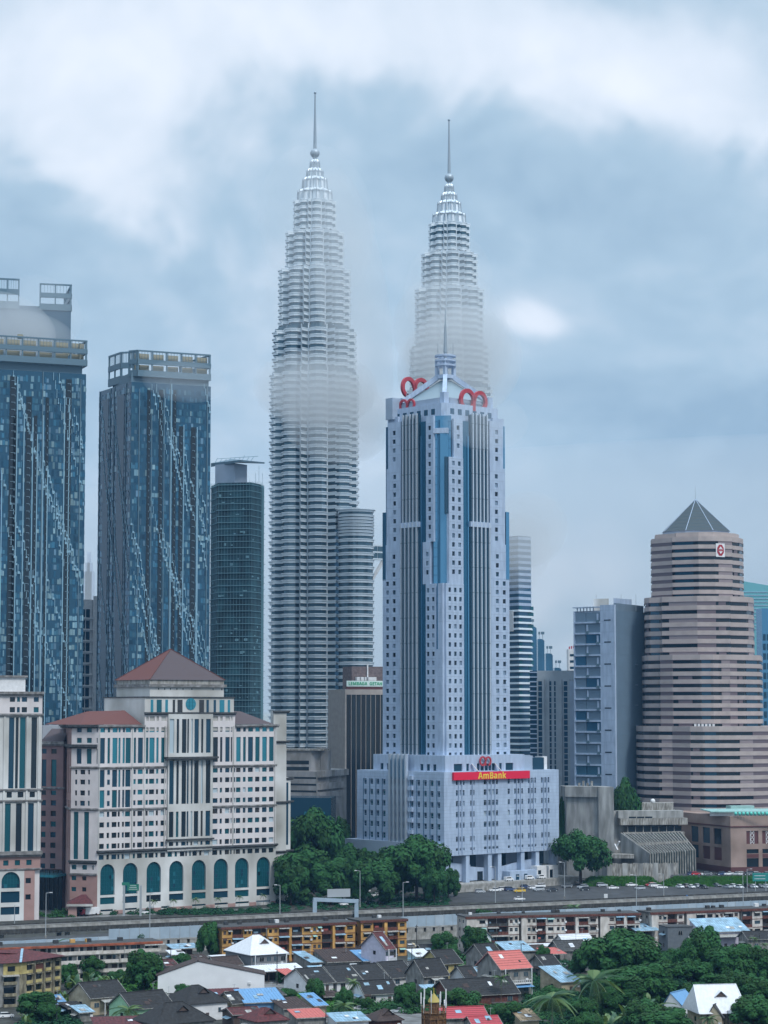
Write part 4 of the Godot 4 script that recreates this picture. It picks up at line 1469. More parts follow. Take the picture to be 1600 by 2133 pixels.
	for k in 4:
		var rm:=MB.new()
		rm.tri(w3(e0[k],yr),w3(e0[(k+1) % 4],yr),w3(apex,ya2))
		obj("roof_slope",rm,[M.roof_dull,M.roof_dull,M.roof_red,M.roof_red][k],t)
		var hm:=MB.new()
		hm.bar(w3(e0[k],yr+0.1),w3(apex,ya2+0.1),0.35)
		obj("roof_hip",hm,M.roof_red,t)

	var wl:=[pc+Vector2(3,-2),a+u*21.12 - n*1.0,a+u*21.12+back*0.8,pc+back*0.8]
	var wm:=hip_roof(wl,yl+0.7,w3((wl[0]+wl[3])/2+u*12,yl+6.2),w3((wl[1]+wl[2])/2 - u*2,yl+6.6))
	obj("left_wing_roof",wm,M.roof_red,t)
	wl=[u4 - n*1.0,b - u*0.5 - n*1.0,b+back*0.8,u4+back*0.8]
	wm=hip_roof(wl,yl+0.7,w3((wl[0]+wl[3])/2+u*1,yl+6.6),w3((wl[1]+wl[2])/2 - u*10,yl+6.2))
	obj("right_wing_roof",wm,M.roof_dull,t)

	var L2:=(a - pc).length()
	var pg:=[M.glass_teal,M.glass_deep,M.glass_dark]
	strip(t,pc,a,0.0,16.08,[Vector2(0.66,2.84),Vector2(5.46,7.42)],[Vector2(9.27,11.02),Vector2(13.74,15.49)],M.terracotta,[M.glass_teal,M.glass_dark])
	strip(t,pc,a,16.08,20.95,[Vector2(0.66,2.84),Vector2(5.46,7.64),Vector2(10.03,10.69)],[Vector2(18.12,20.07)],M.cream_pink,[M.glass_teal])
	strip(t,pc,a,20.95,42.43,[Vector2(1.31,3.50),Vector2(6.01,8.29)],[Vector2(22.31,41.64)],M.cream_pink,[M.glass_teal])
	strip(t,pc,a,42.43,59.48,[Vector2(1.75,2.73),Vector2(4.15,6.33),Vector2(7.64,8.51)],[Vector2(44.09,46.15),Vector2(48.30,50.36),Vector2(52.81,54.77),Vector2(56.93,58.79)],M.cream_pink,pg)
	strip(t,pc,a,59.48,yl,[Vector2(2.30,4.59),Vector2(6.88,9.16),Vector2(11.34,11.88)],[Vector2(61.24,67.43),Vector2(69.79,71.86),Vector2(74.12,76.09)],M.cream_pink,[M.glass_teal,M.glass_deep])
	for e in [[1797,0.9,0.9],[1822,0.6,0.5],[1687,0.6,0.6],[1600,0.6,0.5]]:
		cornice(t,pc,a,-0.5,L2 - 0.2,Y0(e[0]),e[1],e[2],M.cornice_dark if e[1] > 0.7 else M.cornice)
	cornice(t,pc,a,-1.2,L2 - 0.6,Y0(1556),1.0,1.4,M.cornice_dark)
	cornice(t,pc,a,-1.5,L2 - 0.2,yl - 0.2,0.9,1.5,M.cornice_dark)

	var ls:=(pc - ps).length()
	strip(t,ps,pc,0.0,yl,[Vector2(6,9),Vector2(13,16),Vector2(21,24),Vector2(30,33),Vector2(38,40.5)],[Vector2(26,46),Vector2(49,66),Vector2(69,74)],M.terracotta,[M.glass_dark])
	cornice(t,ps,pc,-0.5,ls+1.0,Y0(1556),1.0,1.4,M.cornice_dark)
	cornice(t,ps,pc,-0.5,ls+1.0,yl - 0.2,0.9,1.5,M.cornice_dark)
	cornice(t,ps,pc,-0.2,ls+0.6,Y0(1687),0.6,0.6,M.cornice)

	var pr:=[Vector2(-128.30,-930.00),Vector2(-117.56,-930.00),Vector2(-119.15,-941.00),Vector2(-129.44,-944.00)]
	var pm:=MB.new()
	pm.prism(poly_of([Vector2(-127.65,-931.00),Vector2(-124.14,-931.00),Vector2(-125.60,-942.00),Vector2(-129.16,-942.00)]),0.0,4.25)
	obj("porch_wall",pm,M.terracotta,t)
	var pk:=MB.new()
	pk.prism(poly_of(pr),4.25,5.21)
	obj("porch_fascia",pk,M.cream,t)
	var mid: Vector2=(pr[0]+pr[2])/2
	obj("porch_roof",hip_roof(pr,5.25,w3(mid+Vector2(0.5,-2),8.45),w3(mid+Vector2(2.5,-2),8.45)),M.roof_maroon,t)

	var sw:=[[Vector2(-48.39,-1002.00),Vector2(-42.88,-1006.00),82.95],[Vector2(-43.77,-1012.00),Vector2(-41.31,-1014.00),53.60]]
	for e in sw:
		var sm:=MB.new()
		sm.prism(poly_of([e[0],e[1],e[1]+Vector2(-4,-18),e[0]+Vector2(-2,-18)]),0.0,e[2])
		obj("rear_wing",sm,M.cream,t)
		for y in [e[2] - 0.5,69.31,42.97,21.53]:
			if y <= e[2]:
				cornice(t,e[0],e[1],-0.3,(e[1] - e[0]).length()+1.4,y,0.6,0.8,M.cornice_dark)
	wpiece("slot_window",t,M.glass_deep,sw[1][0],sw[1][1],0.8,1.9,24.19,51.49,-0.2,0.05)

func Y0(py: float) -> float:
	return lerpf(79.14,10.63,(py - 1500.0)/350.0)

func left_arch_building() -> void:
	var a:=Vector2(-166.72,-905.00)
	var b:=Vector2(-137.21,-918.00)
	var n:=out_of(a,b)
	var L:=(b - a).length()
	var t:=thing("left_arcaded_building","cream and terracotta block with a single arch, across the passage from the long arcade","building",w3((a+b)/2 - n*12,0))
	var cm:=MB.new()
	cm.prism(poly_of([a - n*1.0,b - n*1.0 ,b - n*26,a - n*26]),0.0,89.57)
	obj("body",cm,M.cream_pink,t)
	var g:=[M.glass_teal,M.glass_deep,M.glass_dark]
	strip(t,a,b,81.14,89.57,[Vector2(3.84,6.14),Vector2(9.62,11.94),Vector2(18.92,21.07),Vector2(21.85,23.02),Vector2(23.80,25.96),Vector2(28.70,30.77)],[Vector2(82.29,84.40),Vector2(86.50,88.42)],M.cream_pink,g)
	strip(t,a,b,51.34,81.14,[Vector2(3.84,6.14),Vector2(9.62,11.94),Vector2(18.73,20.87),Vector2(21.46,22.63),Vector2(23.22,25.56),Vector2(27.92,30.18)],[Vector2(52.10,80.37)],M.cream,g)
	strip(t,a,b,46.96,51.34,[Vector2(3.84,6.14),Vector2(9.62,11.94),Vector2(18.14,20.29),Vector2(22.63,24.98),Vector2(27.52,29.68)],[Vector2(48.49,50.77)],M.cream,g)
	strip(t,a,b,25.89,46.96,[Vector2(3.84,6.14),Vector2(9.62,11.94),Vector2(17.56,19.90),Vector2(22.04,24.39),Vector2(26.94,29.29)],[Vector2(27.21,46.20)],M.cream,g)
	strip(t,a,b,20.01,25.89,[Vector2(3.84,6.14),Vector2(9.62,11.94),Vector2(17.17,19.31),Vector2(21.85,24.00),Vector2(26.54,28.70)],[Vector2(21.72,23.80)],M.terracotta,[M.glass_teal])
	var am:=MB.new()
	var m:=a+(b - a).normalized()*25.76
	arches(t,am,a,m,12.83,15.28,20.01,[Vector2(3.84,11.55),Vector2(16.59,24.12)],0.8)
	obj("arcade_wall",am,M.cream,t)
	strip(t,a,m,0.0,12.83,[Vector2(3.84,11.55),Vector2(16.39,24.00)],[Vector2(2.44,5.46),Vector2(7.16,11.50)],M.cream,[M.glass_deep,M.glass_dark])
	var tr:=MB.new()
	var tc:=[Vector2(0.59,2.75)]
	var hs:=punched(tr,m,b - (b - a).normalized()*2.2,0.0,20.01,tc,[Vector2(8.10,10.18),Vector2(14.53,16.61)],0.4)
	obj("terracotta_pier",tr,M.terracotta,t)
	panes(hs,t,[M.glass_dark],m,b,0.4)
	for e in [[89.57,1.0,1.3,1],[81.14,0.7,0.8,0],[51.34,0.6,0.6,0],[46.96,0.6,0.6,0],[25.89,1.4,1.5,1],[20.01,0.5,0.4,0]]:
		cornice(t,a,b,0.0,L+0.5,e[0],e[1],e[2],M.cornice)
	for px in [16.98,26.25,31.06]:
		wpiece("pilaster",t,M.cream,a,b,px - 0.4,px+0.4,26.64,81.14,0.0,0.4)
	var ph:=MB.new()
	ph.prism(poly_of([a - n*3,a+(b - a).normalized()*25.96 - n*3,a+(b - a).normalized()*25.96 - n*18,a - n*18]),89.57,96.29)
	obj("roof_house",ph,M.white,t)
	wpiece("roof_house_cornice",t,M.cornice,a,b,0.0,26.74,96.29,97.06,-19.0,-2.2)

	a=Vector2(-144.79,-966.00)
	b=Vector2(-134.73,-962.00)
	n=out_of(a,b)
	t=thing("link_block","dull pink link block set back in the passage between the two arcaded buildings","building",w3((a+b)/2 - n*8,0))
	cm=MB.new()
	cm.prism(poly_of([a - n*0.8,b - n*0.8,b - n*16,a - n*16]),0.0,69.01)
	obj("body",cm,M.brown_pink,t)
	strip(t,a,b,16.95,69.01,[Vector2(0.46,2.77),Vector2(5.08,7.61)],[Vector2(17.15,19.14),Vector2(21.33,23.53),Vector2(25.72,27.92),Vector2(30.11,32.31),Vector2(34.51,36.71),Vector2(38.91,41.11),Vector2(43.32,45.52),Vector2(47.72,49.63),Vector2(51.33,62.57),Vector2(64.99,67.00)],M.brown_pink,[M.glass_deep,M.glass_teal,M.glass_dark])
	cornice(t,a,b,-1,(b - a).length()+1,69.01,1.1,1.3,M.cornice)
	cornice(t,a,b,-1,(b - a).length()+1,50.53,0.5,0.5,M.cornice)
	var rr:=[a+n*0.5,b+n*0.5,b - n*14,a - n*14]
	obj("roof",hip_roof(rr,70.01,w3(a - n*7+Vector2(1,0),75.45),w3(b - n*7 - Vector2(1,0),75.45)),M.roof_dull,t)
	wpiece("entrance_canopy",t,M.glass_teal_light,a,b,-1.5,(b - a).length()+3.0,14.36,15.35,-1.0,12.0)
	for k in 5:
		wpiece("entrance_column",t,M.cornice_dark,a,b,0.4+k*2.1,0.8+k*2.1,0.0,16.55,0.0,0.4)
		wpiece("entrance_glass",t,M.glass_dark,a,b,0.8+k*2.1,2.5+k*2.1,0.0,16.55,-0.6,0.1)

func black_tower() -> void:
	var a:=Vector2(-20.64,-1200.00)
	var b:=Vector2(12.73,-1214.00)
	var n:=out_of(a,b)
	var u:=(b - a).normalized()
	var L:=(b - a).length()
	var t:=thing("black_glass_tower","slim black glass tower with beige mullions and a green lettered white sign","building",w3((a+b)/2 - n*10,0))
	var yt: float=94.46
	var yg: float=91.69
	var cm:=MB.new()
	cm.prism(poly_of([a,b,b - n*24,a - n*24]),0.0,yt)
	obj("body",cm,M.beige,t)
	var k:=0
	var x: float=0.81
	var step: float=2.77
	while x+step < L:
		wpiece("glass_bay",t,M.glass_dark if k % 3 else M.window,a,b,x+0.1,x+step - 0.1,4.0,yg,-0.2,0.08)
		wpiece("mullion",t,M.beige,a,b,x+step - 0.12,x+step+0.12,4.0,yg,-0.1,0.4)
		x += step
		k += 1
	wpiece("corner_pier",t,M.beige,a,b,0.0,0.81,0.0,yt,-0.1,0.55)
	wpiece("head_band",t,M.beige,a,b,0.0,L,yg,yt,-0.1,0.55)
	wpiece("dark_band",t,M.maroon,a,b,1.0,L,yt,95.97,-0.2,0.2)
	wpiece("sign_board",t,mat(Color(0.62,0.74,0.70),0.5),a,b,1.0,L,95.97,99.00,-0.2,0.4)
	text_part("sign_lettering","LEMBAGA  GETAH  MALAYSIA",2.3,0.15,M.green_letter,t,Transform3D(Basis(Vector3(u.x,0,u.y),UP,Vector3(n.x,0,n.y)).scaled_local(Vector3(1.0,1,1)),w3(a+u*17.77+n*0.5,97.48) - t.position))
	var rb:=MB.new()
	rb.prism(poly_of([a+u*5.97 - n*5,b - n*5,b - n*18,a+u*5.97 - n*18]),yt,106.61)
	obj("roof_house",rb,mat(Color(0.24,0.19,0.19),0.85,0.0,noise_tex(0.03,Color(0.6,0.6,0.6),Color.WHITE,44),Vector3.ONE*0.08),t)
	for e in [[746,752],[754.5,761],[763.5,766],[770,787]]:
		wpiece("air_conditioner",t,M.white,a,b,Bu(e[0]),Bu(e[1]),99.12,101.01,-4.0,-1.8)
	wpiece("flue",t,M.white,a,b,Bu(771),Bu(773.5),99.00,107.57,-4.8,-4.2)

func Bu(px: float) -> float:
	return lerpf(0.54,22.38,(px - 720.0)/80.0)

func grey_lowblock() -> void:
	var t:=thing("grey_car_park_block","grey concrete car park block with dark open decks below the nearer twin tower","building",Vector3(-36.22,0,-1150))
	var cm:=MB.new()
	var a:=Vector2(-52.66,-1140.00)
	var c:=Vector2(-32.69,-1128.00)
	var e:=Vector2(-19.24,-1175.00)
	var n:=out_of(a,c)
	cm.prism(poly_of([a,c,e,e+Vector2(-10,-30),a - n*40]),0.0,53.40)
	obj("body",cm,M.garage,t)
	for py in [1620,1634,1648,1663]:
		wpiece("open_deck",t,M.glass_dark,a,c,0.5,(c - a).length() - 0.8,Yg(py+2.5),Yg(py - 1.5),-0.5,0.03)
	var k:=0
	for py in [1606,1632,1650,1664,1680]:
		var w:=1.0 - 0.1*k
		var m:=MB.new()
		var e2: Vector2=c+(e - c)*w
		wbox(m,c,e2,0.0,(e2 - c).length(),Yg(py+13),Yg(py),-0.4,1.3 - 0.22*k)
		obj("sloping_parapet",m,M.garage,t)
		k += 1
	var up:=MB.new()
	up.prism(poly_of([Vector2(-52.80,-1143.00),Vector2(-36.32,-1138.00),Vector2(-27.82,-1142.00),Vector2(-26.79,-1160.00),Vector2(-51.37,-1165.00)]),53.40 - 0.5,63.31)
	obj("upper_block",up,M.garage,t)
	var ua:=Vector2(-52.80,-1143.00)
	var ub:=Vector2(-36.32,-1138.00)
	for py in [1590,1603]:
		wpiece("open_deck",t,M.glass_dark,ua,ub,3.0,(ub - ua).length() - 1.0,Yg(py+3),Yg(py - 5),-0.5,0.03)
	wpiece("roof_slab",t,M.concrete_light,ua,ub,0.0,(ub - ua).length()+6,63.43,64.26,-14.0,0.6)
	wpiece("stair_block",t,M.garage,ub,Vector2(-27.82,-1142.00),5.0,9.0,53.40,64.74,-4.0,0.6)
	var lb:=MB.new()
	lb.prism(poly_of([Vector2(-28.38,-1165.00),Vector2(-19.33,-1180.00),Vector2(-19.65,-1200.00),Vector2(-28.99,-1190.00)]),0.0,51.73)
	obj("rear_block",lb,M.concrete_light,t)
	var d:=thing("dark_glass_lowrise","low dark glass block half hidden by trees beside the arcaded building","building",Vector3(-35.15,0,-1080))
	var dm:=MB.new()
	dm.prism(poly_of([Vector2(-45.36,-1080.00),Vector2(-24.81,-1074.00),Vector2(-23.10,-1100.00),Vector2(-46.40,-1105.00)]),0.0,42.44)
	obj("glass_wall",dm,M.glass_deep,d)
	for i in 6:
		wpiece("window_pane",d,M.glass_teal_light,Vector2(-45.36,-1080.00),Vector2(-24.81,-1074.00),2.0+i*3.1,3.0+i*3.1,14.0+9.0*(i % 3),18.0+9.0*(i % 3),0.0,0.06)

func Yg(py: float) -> float:
	return lerpf(64.38,31.41,(py - 1560.0)/140.0)

func hotel_tower() -> void:
	var a:=Vector2(63.52,-1312.00)
	var k:=Vector2(76.42,-1292.00)
	var b:=Vector2(84.01,-1300.00)
	var t:=thing("banded_tower","white banded tower right behind the bank tower, its top dissolving into cloud","skyscraper",w3(k,0))
	var top: float=182.61
	var cm:=MB.new()
	cm.prism(poly_of([a,k,b,b+Vector2(-2,-25),a+Vector2(4,-25)]),0.0,top)
	obj("glass_body",cm,M.glass,t)
	var y:=6.0
	var i:=0
	var split: float=140.28
	while y < top:
		var p:=poly_of([a,k,b,b+Vector2(-2,-20),a+Vector2(4,-20)])
		var m:=MB.new()
		if y > split:
			m.prism(ring_poly(p,0.2),y,y+1.6)
		else:
			m.prism(ring_poly(p,0.9),y,y+0.45)
			m.prism(ring_poly(p,0.5),y+0.45,y+1.15)
		obj("floor_band",m,M.steel if y < split else M.panel,t)
		if y < split:
			for e in [5.0,12.0,18.0]:
				if rng.randf() < 0.6:
					wpiece("balcony_pane",t,M.glass_teal,k,b,fmod(e*1.7,20.0),fmod(e*1.7,20.0)+2.4,y+1.2,y+3.2,0.0,0.15)
		y += 3.42
		i += 1
	wpiece("white_screen",t,M.white,a,k,(k - a).length() - 11.0,(k - a).length() - 4.0,128.33,140.06,0.5,1.2)

func far_blocks() -> void:
	var tops:=[[1100,1119,1305],[1121.5,1135,1331],[1138,1152.5,1361],[1156,1170,1391]]
	var lab:=["tallest and leftmost of the stepped far blue towers","second tallest of the stepped far blue towers","third of the stepped far blue towers, shorter again","shortest and rightmost of the stepped far blue towers"]
	var xs:=[[110.2,117.2,148.3],[118.1,123.1,138.7],[124.2,129.5,127.7],[130.8,136.0,116.7]]
	for i in 4:
		var e: Array=xs[i]
		var t:=thing("far_tower",lab[i],"tower",Vector3((e[0]+e[1])/2.0,0,-1750),"stepped blue towers far off")
		var m:=MB.new()
		var pts:=PackedVector2Array([Vector2(e[0],0),Vector2(e[1],0),Vector2(e[1],e[2] - 1.6),Vector2(e[1] - 0.6,e[2] - 0.5),Vector2(e[1] - 1.8,e[2]),Vector2(e[0],e[2])])
		for j in 6:
			var p:=pts[j]
			var q:=pts[(j+1) % 6]
			m.quad(Vector3(p.x,p.y,-1768),Vector3(q.x,q.y,-1768),Vector3(q.x,q.y,-1750),Vector3(p.x,p.y,-1750))
		m.quad(Vector3(e[0],0,-1750),Vector3(e[1],0,-1750),Vector3(e[1],e[2] - 1.6,-1750),Vector3(e[0],e[2] - 1.6,-1750))
		m.quad(Vector3(e[0],e[2] - 1.6,-1750),Vector3(e[1],e[2] - 1.6,-1750),Vector3(e[1] - 1.8,e[2],-1750),Vector3(e[0],e[2],-1750))
		obj("wall",m,M.glass_blue,t)
		for s in 2:
			var r:=MB.new()
			r.box(Vector3(e[0]+1.2+s*2.6,e[2]+4.6,-1752),Vector3(1.3+s*1.2,2.0,2))
			r.box(Vector3(e[0]+1.2+s*2.6,e[2]+1.8,-1752),Vector3(0.25,3.6,0.25))
			obj("roof_sign_box",r,M.tower_frame,t)

	var s:=thing("white_far_tower","narrow white banded tower with a red roof sign, far off beside the pale tower","tower",Vector3(133.04,0,-1600))
	var wm:=MB.new()
	var x0:=129.35
	var x1:=137.74
	var yt:=126.79
	wm.prism(poly_of([Vector2(x0,-1600),Vector2(x1,-1600),Vector2(x1,-1615),Vector2(x0,-1615)]),0,yt)
	obj("wall",wm,M.white,s)
	var y:=60.0
	while y < yt - 3:
		wpiece("window_band",s,M.glass_deep,Vector2(x0,-1600),Vector2(x1,-1600),1.0,8.0,y,y+1.7,-0.2,0.05)
		y += 4.4
	for i in 5:
		var r:=MB.new()
		r.box(Vector3(x0+0.8+i*1.5,yt+1.4 - absf(i - 2)*0.3,-1600.5),Vector3(0.9,2.0,0.4))
		obj("red_letter",r,M.red_logo,s)

	s=thing("pale_far_tower","very faint thin tower far off between the two dark glass towers","tower",Vector3(-337.39,0,-2600))
	var pm:=MB.new()
	for e in [[170,193,1190],[174,188,1172],[178,184,1150]]:
		var xa:=lerpf(-343.94,-331.39,(e[0] - 170)/23.0)
		var xb:=lerpf(-343.94,-331.39,(e[1] - 170)/23.0)
		pm.prism(poly_of([Vector2(xa,-2600),Vector2(xb,-2600),Vector2(xb,-2610),Vector2(xa,-2610)]),0,lerpf(243.58,265.59,(1190 - e[2])/40.0))
	obj("wall",pm,M.panel,s)
	var a:=Vector2(-159.84,-1195.00)
	var b:=Vector2(-149.92,-1202.00)
	s=thing("white_frame_block","white gridded apartment block in the gap between the two dark glass towers","building",w3(a,0))
	var bm:=MB.new()
	var top: float=141.52
	bm.prism(poly_of([a,b,b+Vector2(0,-20),a+Vector2(0,-20)]),0,top)
	obj("body",bm,M.white,s)
	y=20.0
	while y < top - 5:
		for q in [[1.2,3.4],[3.9,6.2]]:
			wpiece("window",s,M.glass_deep,a,b,q[0],q[1],y,y+4.4,-0.3,0.04)
		wpiece("sill_band",s,M.white,a,b,0.0,8.5,y - 0.8,y - 0.2,0.0,0.5)
		y += 5.9
	wpiece("white_pier",s,M.white,a,b,8.0,10.5,0,top+2.0,0.0,0.6)

	s=thing("teal_roofed_tower","pale teal glass tower top showing right of the pink banded tower","tower",Vector3(245.67,0,-1500))
	var tm:=MB.new()
	tm.hex([Vector3(234.65,0,-1490),Vector3(264.57,0,-1490),Vector3(264.57,0,-1520),Vector3(234.65,0,-1520),
		Vector3(234.65,168.24,-1490),Vector3(264.57,163.17,-1490),Vector3(264.57,163.17,-1520),Vector3(234.65,168.24,-1520)])
	obj("glass_wall",tm,mat(Color(0.16,0.42,0.46),0.2,0.3),s)
	for i in 12:
		var q:=MB.new()
		q.box(Vector3(249.45,160.96 - i*2.2,-1489.8),Vector3(31,0.3,0.4))
		obj("floor_line",q,M.panel,s)
	s=thing("dark_blue_tower","dark blue glass tower slice right of the pink banded tower","tower",Vector3(215.34,0,-1290))
	var dm:=MB.new()
	dm.prism(poly_of([Vector2(210.74,-1290.00),Vector2(212.33,-1280.00),Vector2(225.77,-1280.00),Vector2(231.06,-1310.00),Vector2(214.00,-1310.00)]),0,140.69)
	obj("glass_wall",dm,M.glass_blue,s)
	for i in 60:
		wpiece("window",s,M.glass_deep,Vector2(212.33,-1280.00),Vector2(225.77,-1280.00),0.4+2.2*(i % 3),2.0+2.2*(i % 3),20.0+(i/3)*5.4,23.6+(i/3)*5.4,0.0,0.08)

func grey_stripe_block() -> void:
	var a:=Vector2(80.53,-1262.00)
	var b:=Vector2(107.31,-1256.00)
	var t:=thing("grey_striped_block","pale grey slab block with dark vertical window strips beside the pale glass tower","building",w3(a,0))
	var n:=out_of(a,b)
	var L:=(b - a).length()
	var m:=MB.new()
	m.prism(poly_of([a+(b - a)*0.15,b,b - n*22,a - n*22+(b - a)*0.15]),0,105.35)
	obj("wall",m,M.grey_tower,t)
	var yt: float=99.54
	var y:=0.0
	for s in [[4.73,6.95],[10.95,12.02],[13.51,14.42],[18.94,21.07]]:
		wpiece("window_strip",t,M.glass_deep,a,b,s[0],s[1],4.0,yt,-0.4,0.05)
		var bm:=MB.new()
		y=10.0
		while y < yt:
			wbox(bm,a,b,s[0],s[1],y,y+0.5,0.0,0.18)
			y += 3.1
		obj("strip_sills",bm,M.grey_tower,t,"stuff")
	for s in [[4.01,4.73],[6.95,8.29],[9.89,10.95],[16.02,17.88],[21.07,22.40]]:
		wpiece("pier",t,M.grey_tower,a,b,s[0],s[1],0.0,yt+1.0,0.0,0.9)
	var wm:=MB.new()
	wm.prism(poly_of([a - n*0.5,a+(b - a)*0.16 - n*0.5,a+(b - a)*0.16 - n*20,a - n*20]),0,105.39)
	obj("louvred_wing",wm,M.glass_deep,t)
	y=8.0
	while y < 104.86:
		wpiece("louvre_band",t,M.panel,a,b,0.0,L*0.15,y,y+0.55,-0.6,0.2)
		y += 2.6
	wpiece("side_wing",t,M.panel_dim,a,b,22.40,L,0,yt,-4.0,1.4)

func pale_tower() -> void:
	var a:=Vector2(103.04,-1231.00)
	var k:=Vector2(115.97,-1220.00)
	var c:=Vector2(123.06,-1214.00)
	var d:=Vector2(143.50,-1252.00)
	var t:=thing("pale_glass_tower","pale blue grey tower with wide glazed floors on one side and a plain flank","tower",w3(k,0))
	var top: float=136.79
	var m:=MB.new()
	m.prism(poly_of([a+Vector2(0.6,-1.0),k+Vector2(0,-1.0),c+Vector2(0,-0.8),d,d+Vector2(-6,-20),a+Vector2(4,-22)]),0,top)
	obj("body",m,M.panel_dim,t)
	var L:=(k - a).length()
	var pale_glass:=mat(Color(0.19,0.27,0.35),0.2,0.25)
	var y: float=top - 5.85
	var i:=0
	while y > 12.0:
		wpiece("floor_slab",t,M.panel,a,k,-0.2,L,y - 0.9,y,-1.2,0.7)
		wpiece("glazing",t,pale_glass if i % 5 != 4 else M.glass_blue,a,k,0.3,L*0.42,y,y+4.9,-0.9,-0.1)
		wpiece("glazing",t,pale_glass if i % 4 != 2 else M.glass_blue,a,k,L*0.44,L - 0.4,y,y+4.9,-0.9,-0.1)
		var px:=L*(0.46 if i % 2 else 0.86)
		wpiece("balcony_pier",t,M.panel,a,k,px,px+1.0,y,y+4.2,-0.4,0.3)
		wpiece("balcony_box",t,M.tower_frame,a,k,px - 0.1,px+1.9,y - 0.6,y+0.8,0.2,0.9)
		y -= 5.85
		i += 1
	wpiece("edge_pier",t,M.panel,a,k,-0.5,0.3,0,top,-1.4,0.5)

	var L2:=(c - k).length()
	wpiece("plain_strip",t,M.panel,k,c,0.0,L2,0,139.64,-0.8,0.5)
	y=top - 5.6
	while y > 12.0:
		wpiece("slot",t,M.glass_dark,k,c,L2*0.28,L2*0.74,y,y+0.6,0.45,0.55)
		y -= 11.7
	var jm:=MB.new()
	y=top
	while y > 4.0:
		wbox(jm,k,c,0.0,L2,y,y+0.14,0.5,0.53)
		y -= 5.85
	obj("strip_joints",jm,M.panel_dim,t,"stuff")

	var c2:=Vector2(123.52,-1216.00)
	var L3:=(d - c2).length()
	wpiece("flank",t,mat(Color(0.20,0.28,0.36),0.45,0.15,noise_tex(0.02,Color(0.85,0.85,0.85),Color.WHITE,51),Vector3.ONE*0.02),c2,d,0.0,L3 - 3.0,0,140.54,-1.0,0.4)
	var fm:=MB.new()
	var u:=0.6
	while u < L3 - 3.4:
		wbox(fm,c2,d,u,u+0.22,8.0,top,0.4,0.55)
		u += 1.05
	y=12.0
	while y < top:
		wbox(fm,c2,d,0.2,L3 - 3.2,y,y+0.12,0.4,0.5)
		y += 3.9
	obj("flank_ribs",fm,M.tower_dark if false else mat(Color(0.17,0.25,0.33),0.5,0.1),t,"stuff")
	for i2 in 9:
		wpiece("flank_vent",t,M.panel,c2,d,L3*0.62,L3*0.7,20.0+i2*11.0,20.6+i2*11.0,0.45,0.62)

	wpiece("terrace_roof",t,M.panel,a,k,-1.0,L*0.96,138.46,138.98,-3.0,0.5)
	for i2 in 6:
		wpiece("terrace_post",t,M.panel_dim,a,k,1.2+i2*2.1,1.6+i2*2.1,top,138.46,-0.8,-0.3)
	var lm:=MB.new()
	lm.prism(poly_of([Vector2(112.94,-1228.00),Vector2(120.99,-1226.00),Vector2(121.98,-1236.00),Vector2(113.86,-1238.00)]),top,143.43)
	obj("lift_house",lm,M.cream,t)
	var l2:=MB.new()
	l2.prism(poly_of([Vector2(123.37,-1224.00),Vector2(134.65,-1238.00),Vector2(135.44,-1250.00),Vector2(124.98,-1240.00)]),top,143.63)
	obj("plant_room",l2,M.panel,t)
	for px in [114.5,127.9,135.9]:
		var am:=MB.new()
		am.cyl(Vector3(px,top,-1228),Vector3(px,145.86,-1228),0.15,0.1,6)
		obj("antenna",am,M.mast,t)

